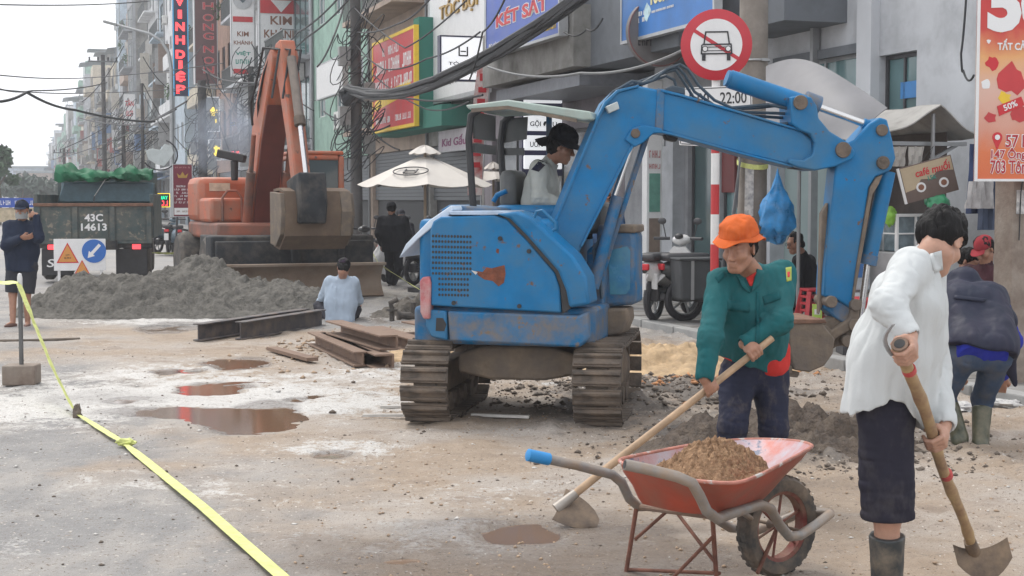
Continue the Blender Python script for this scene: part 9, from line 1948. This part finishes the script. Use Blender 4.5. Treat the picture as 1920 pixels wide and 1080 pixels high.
near = [A(1172, 871, 5.50), A(1215, 880, 5.52), A(1270, 894, 5.55), A(1298, 906, 5.57), A(1312, 930, 5.60), A(1325, 958, 5.66), A(1345, 973, 5.72), A(1370, 963, 5.8), A(1425, 946, 6.0), A(1445, 954, 6.05), A(1462, 985, 6.13), A(1480, 1006, 6.2), A(1500, 1004, 6.32), A(1530, 984, 6.4), A(1557, 963, 6.5)]
m = MB(); m.tube(near, 0.0215, 12); m.tube([near[0] - un(near[1] - near[0]) * 0.002, near[0] + un(near[1] - near[0]) * 0.02], 0.0175, 12); m.build('near_handle_tube', M_TUBE, BW); m = MB(); m.tube([near[0] - un(near[1] - near[0]) * 0.003, near[0] - un(near[1] - near[0]) * 0.0015], 0.0165, 12); m.build('tube_mouth', M_DK, BW)
far = [A(990, 853, 6.25), A(1080, 872, 6.34), A(1148, 890, 6.42), A(1166, 905, 6.44), A(1180, 935, 6.47), A(1198, 950, 6.49), A(1240, 948, 6.53), A(1310, 952, 6.6), A(1370, 990, 6.66), A(1420, 994, 6.72), A(1470, 975, 6.76), A(1510, 958, 6.7), A(1557, 963, 6.5)]
m = MB(); m.tube(far, 0.0215, 12); m.build('far_handle_tube', M_TUBE, BW); d_ = un(far[1] - far[0]); m = MB(); m.tube([far[0] - d_ * 0.004, far[0], far[0] + d_ * 0.1, far[0] + d_ * 0.104], [0.02, 0.027, 0.027, 0.023], 14); m.build('blue_grip', M_BGRIP, BW)
# tray
tc_ = np.array([0, 0, 0.0]); RIM = [A(1162, 864, 5.98), A(1190, 878, 5.88), A(1260, 895, 5.72), A(1330, 904, 5.64), A(1385, 904, 5.63), A(1430, 888, 5.72), A(1480, 862, 5.90), A(1516, 842, 6.08), A(1520, 834, 6.25), A(1490, 827, 6.5), A(1430, 824, 6.66), A(1370, 826, 6.66), A(1300, 834, 6.55), A(1230, 847, 6.38), A(1185, 856, 6.18)]
nR = 110; rim = []
for i in range(nR):
    t = i * len(RIM) / nR; k = int(t); f_ = t - k; p = [RIM[(k + j - 1) % len(RIM)] for j in range(4)]
    rim.append(0.5 * ((2 * p[1]) + (-p[0] + p[2]) * f_ + (2 * p[0] - 5 * p[1] + 4 * p[2] - p[3]) * f_ ** 2 + (-p[0] + 3 * p[1] - 3 * p[2] + p[3]) * f_ ** 3))
rim = np.array(rim); cen = rim.mean(0); zb_ = 0.405; bc = np.array([(A(1325, 930, 6.12))[0], (A(1325, 930, 6.12))[1], 0])
rows = []
for i in range(nR):
    v = rim[i] - cen; row = []
    for q_, sc_v in ((1.0, 1.0), (0.75, 0.93), (0.45, 0.80), (0.15, 0.70), (0.03, 0.65), (0.0, 0.56), (0.0, 0.25), (0.0, 0.01)):
        z = zb_ + (rim[i][2] - zb_) * q_; c2 = cen * q_ + np.array([bc[0], bc[1], 0]) * (1 - q_); row.append((c2[0] + v[0] * sc_v, c2[1] + v[1] * sc_v, z))
    rows.append(row)
TR_ = np.array(rows)
m = MB(); m.grid(TR_, 0.0, closeu=True); m.build('tray', M_TRAY, BW)
C3 = np.array([bc[0], bc[1], 0]); inn = TR_.copy(); inn[:, :, :2] = inn[:, :, :2] * 0.985 + C3[:2] * 0.015; inn[:, 1:, 2] += 0.006; inn[:, 0, 2] += 0.001
m = MB(); m.grid(inn[:, ::-1], 0.0, closeu=True); m.build('tray_lining', M_TRAYI, BW)
m = MB(); m.tube(list(rim), 0.008, 8, close=True); m.build('tray_rim', mat('worn tray rim', (0.40, 0.16, 0.12), 0.6, var=0.35, scale=14, wear=((0.45, 0.42, 0.4), 0.35, 16)), BW)
# sand load lies in the tray
n_r = 56; sand_o = bo0 + np.array([cen[0], cen[1], 0]); rows = []
for i in range(nR):
    row = []
    for j in range(n_r + 1):
        q_ = j / n_r; e_ = np.array(TR_[i][2]) * 0.5 + np.array(TR_[i][3]) * 0.5; c0_ = np.array([bc[0] * 0.5 + cen[0] * 0.5, bc[1] * 0.5 + cen[1] * 0.5, 0]); p_ = c0_[:2] + (e_[:2] - c0_[:2]) * 0.985 * q_
        row.append((p_[0] - cen[0], p_[1] - cen[1], e_[2] + 0.004 + (rim[:, 2].mean() + 0.05 - e_[2]) * max(0, 1 - q_ ** 1.9)))
    rows.append(row)
SP = np.array(rows); fl_ = SP.reshape(-1, 3); nz_ = fbm(fl_ * 16, 4, 3, 0.65); qe_ = np.tile(np.linspace(0, 1, n_r + 1), nR); fl_[:, 2] += (0.014 * nz_ + 0.022 * np.abs(fbm(fl_ * 34, 2, 8)) + 0.012 * fbm(fl_ * 75, 2, 9)) * (1 - qe_ ** 6); SP = fl_.reshape(SP.shape)
M_WSAND = mat('wet brown sand', (0.34, 0.215, 0.13), 0.9, var=0.5, scale=45, bump=1.0, bscale=90, dirt=((0.20, 0.12, 0.07), 0.42, 30), dist=0.015, spec=0.15)
m = MB(); m.grid(SP, 0.0, closeu=True); o = m.build('sand_load', M_WSAND, smooth=70); o.location = tuple(sand_o); tag(o, 'heap of wet brown sand in the red wheelbarrow', 'sand')
rg = np.random.RandomState(4); m = MB()
# wheel
WM = Matrix.Translation((0, 0, wc[2])) @ Matrix.Rotation(ax, 4, 'Z') @ Matrix.Rotation(PI / 2, 4, 'X')
m = MB(); m.lathe([(0.155, -0.035), (0.175, -0.044), (0.205, -0.042), (0.219, -0.022), (0.222, 0), (0.219, 0.022), (0.205, 0.042), (0.175, 0.044), (0.155, 0.035), (0.155, -0.035)], 44, WM, cap=False); wl = m.build('wheel', mat('worn barrow tyre', (0.06, 0.058, 0.056), 0.85, var=0.3, scale=9, bump=0.25, dirt=((0.24, 0.18, 0.13), 0.38, 7)), BW)
trd = MB()
for i in range(30):
    for s in (-1, 1):
        a = 2 * PI * (i + 0.25 * s) / 30; Mx = WM @ Matrix.Rotation(a, 4, 'Z') @ Matrix.Translation((0.2195, 0, s * 0.016)); trd.box((0, 0, 0), (0.008, 0.022, 0.024), M=Mx)
q = trd.build('tyre_tread', mat('worn barrow tyre', (0, 0, 0)), wl); q['kind'] = 'stuff'
m = MB(); m.lathe([(0.140, -0.025), (0.158, -0.034), (0.160, 0), (0.158, 0.034), (0.140, 0.025), (0.146, 0), (0.140, -0.025)], 40, WM, cap=False); m.build('rim', M_RIMR, wl)
for i in range(6):
    a = 2 * PI * i / 6 + 0.35; m = MB(); m.cyl((0.02 * math.cos(a), 0.02 * math.sin(a), 0), (0.148 * math.cos(a), 0.148 * math.sin(a), 0), 0.006, n=8); xf(m, WM).build('spoke', M_RIMR, wl)
m = MB(); m.cyl((0, 0, -0.045), (0, 0, 0.045), 0.022, n=14); m.cyl((0, 0, -0.15), (0, 0, 0.15), 0.008, n=8); xf(m, WM).build('hub', M_HOE, wl)
# legs, braces, tray bearers
def rod(a, b_, r, nm, mt=M_LEG): m = MB(); m.tube([a, b_], r, 8); return m.build(nm, mt, BW)
def gp_(px, D, z=0.0):
    q = at(px, 540, D); return np.array([q[0], q[1], z]) - bo0
rod(A(1336, 970, 6.06), gp_(1350, 6.15), 0.010, 'leg'); rod(A(1194, 948, 6.48), gp_(1176, 6.5), 0.010, 'leg')
rod(A(1338, 1005, 6.07), gp_(1250, 6.28), 0.008, 'brace'); rod(A(1258, 952, 6.5), A(1190, 1012, 6.49), 0.008, 'brace'); rod(A(1262, 952, 6.5), A(1341, 1055, 6.12), 0.008, 'brace'); rod(A(1350, 1075, 6.14), A(1178, 1068, 6.5), 0.008, 'brace')
rod(A(1196, 950, 6.49), A(1332, 968, 6.05), 0.013, 'bearer', M_RST); rod(A(1310, 954, 6.6), A(1425, 950, 6.2), 0.013, 'bearer', M_RST)
rod(A(1458, 992, 6.44) * [1, 1, 0] + [0, 0, 0.222], A(1420, 1075, 6.3), 0.009, 'wheel_stay'); rod(A(1378, 952, 6.12), A(1408, 972, 6.3), 0.012, 'wheel_stay', M_TUBE)
# ================================================================ AIR: thin haze over the whole street, diesel smoke at the orange excavator
hz_ = MB(); hz_.box((-60, 330, 20.4), (620, 700, 43.2)); hm = bpy.data.materials.new('thin street haze'); hm.use_nodes = True; hm.node_tree.nodes.clear()
o_ = hm.node_tree.nodes.new('ShaderNodeOutputMaterial'); pv_ = hm.node_tree.nodes.new('ShaderNodeVolumePrincipled'); pv_.inputs['Color'].default_value = (0.93, 0.95, 1, 1); pv_.inputs['Density'].default_value = 0.0010; pv_.inputs['Anisotropy'].default_value = 0.0
hm.node_tree.links.new(pv_.outputs[0], o_.inputs['Volume'])
o = hz_.build('haze', hm, smooth=0); tag(o, 'thin pale haze filling the street', kind='stuff')
c = at(436, 262, 29.0); S = SDF(c - 2.2, c + 2.2, 0.09)
S.path([np.array(at(470, 286, 27.6)), np.array(at(452, 262, 28.4)), np.array(at(425, 250, 29.4)), np.array(at(404, 212, 30.6))], [0.16, 0.42, 0.62, 0.5], 0.4); S.noise(0.2, (1.6, 1.6, 1.6), 5, 3); S.f -= 0; S.lo = S.lo - c
sm = bpy.data.materials.new('diesel smoke'); sm.use_nodes = True; n, l = sm.node_tree.nodes, sm.node_tree.links; n.clear(); o_ = n.new('ShaderNodeOutputMaterial'); pv_ = n.new('ShaderNodeVolumePrincipled'); pv_.inputs['Color'].default_value = (0.5, 0.56, 0.66, 1)
tc = n.new('ShaderNodeTexCoord'); nz = n.new('ShaderNodeTexNoise'); nz.inputs['Scale'].default_value = 1.7; nz.inputs['Detail'].default_value = 3; l.new(tc.outputs['Object'], nz.inputs['Vector']); mr = n.new('ShaderNodeMapRange'); mr.inputs[1].default_value = 0.4; mr.inputs[2].default_value = 0.7; mr.inputs[3].default_value = 0.0; mr.inputs[4].default_value = 0.75; l.new(nz.outputs[0], mr.inputs[0]); l.new(mr.outputs[0], pv_.inputs['Density']); l.new(pv_.outputs[0], o_.inputs['Volume'])
o = S.build('smoke', sm); o.location = tuple(c); tag(o, 'bluish diesel smoke drifting left of the orange excavator boom', kind='stuff')
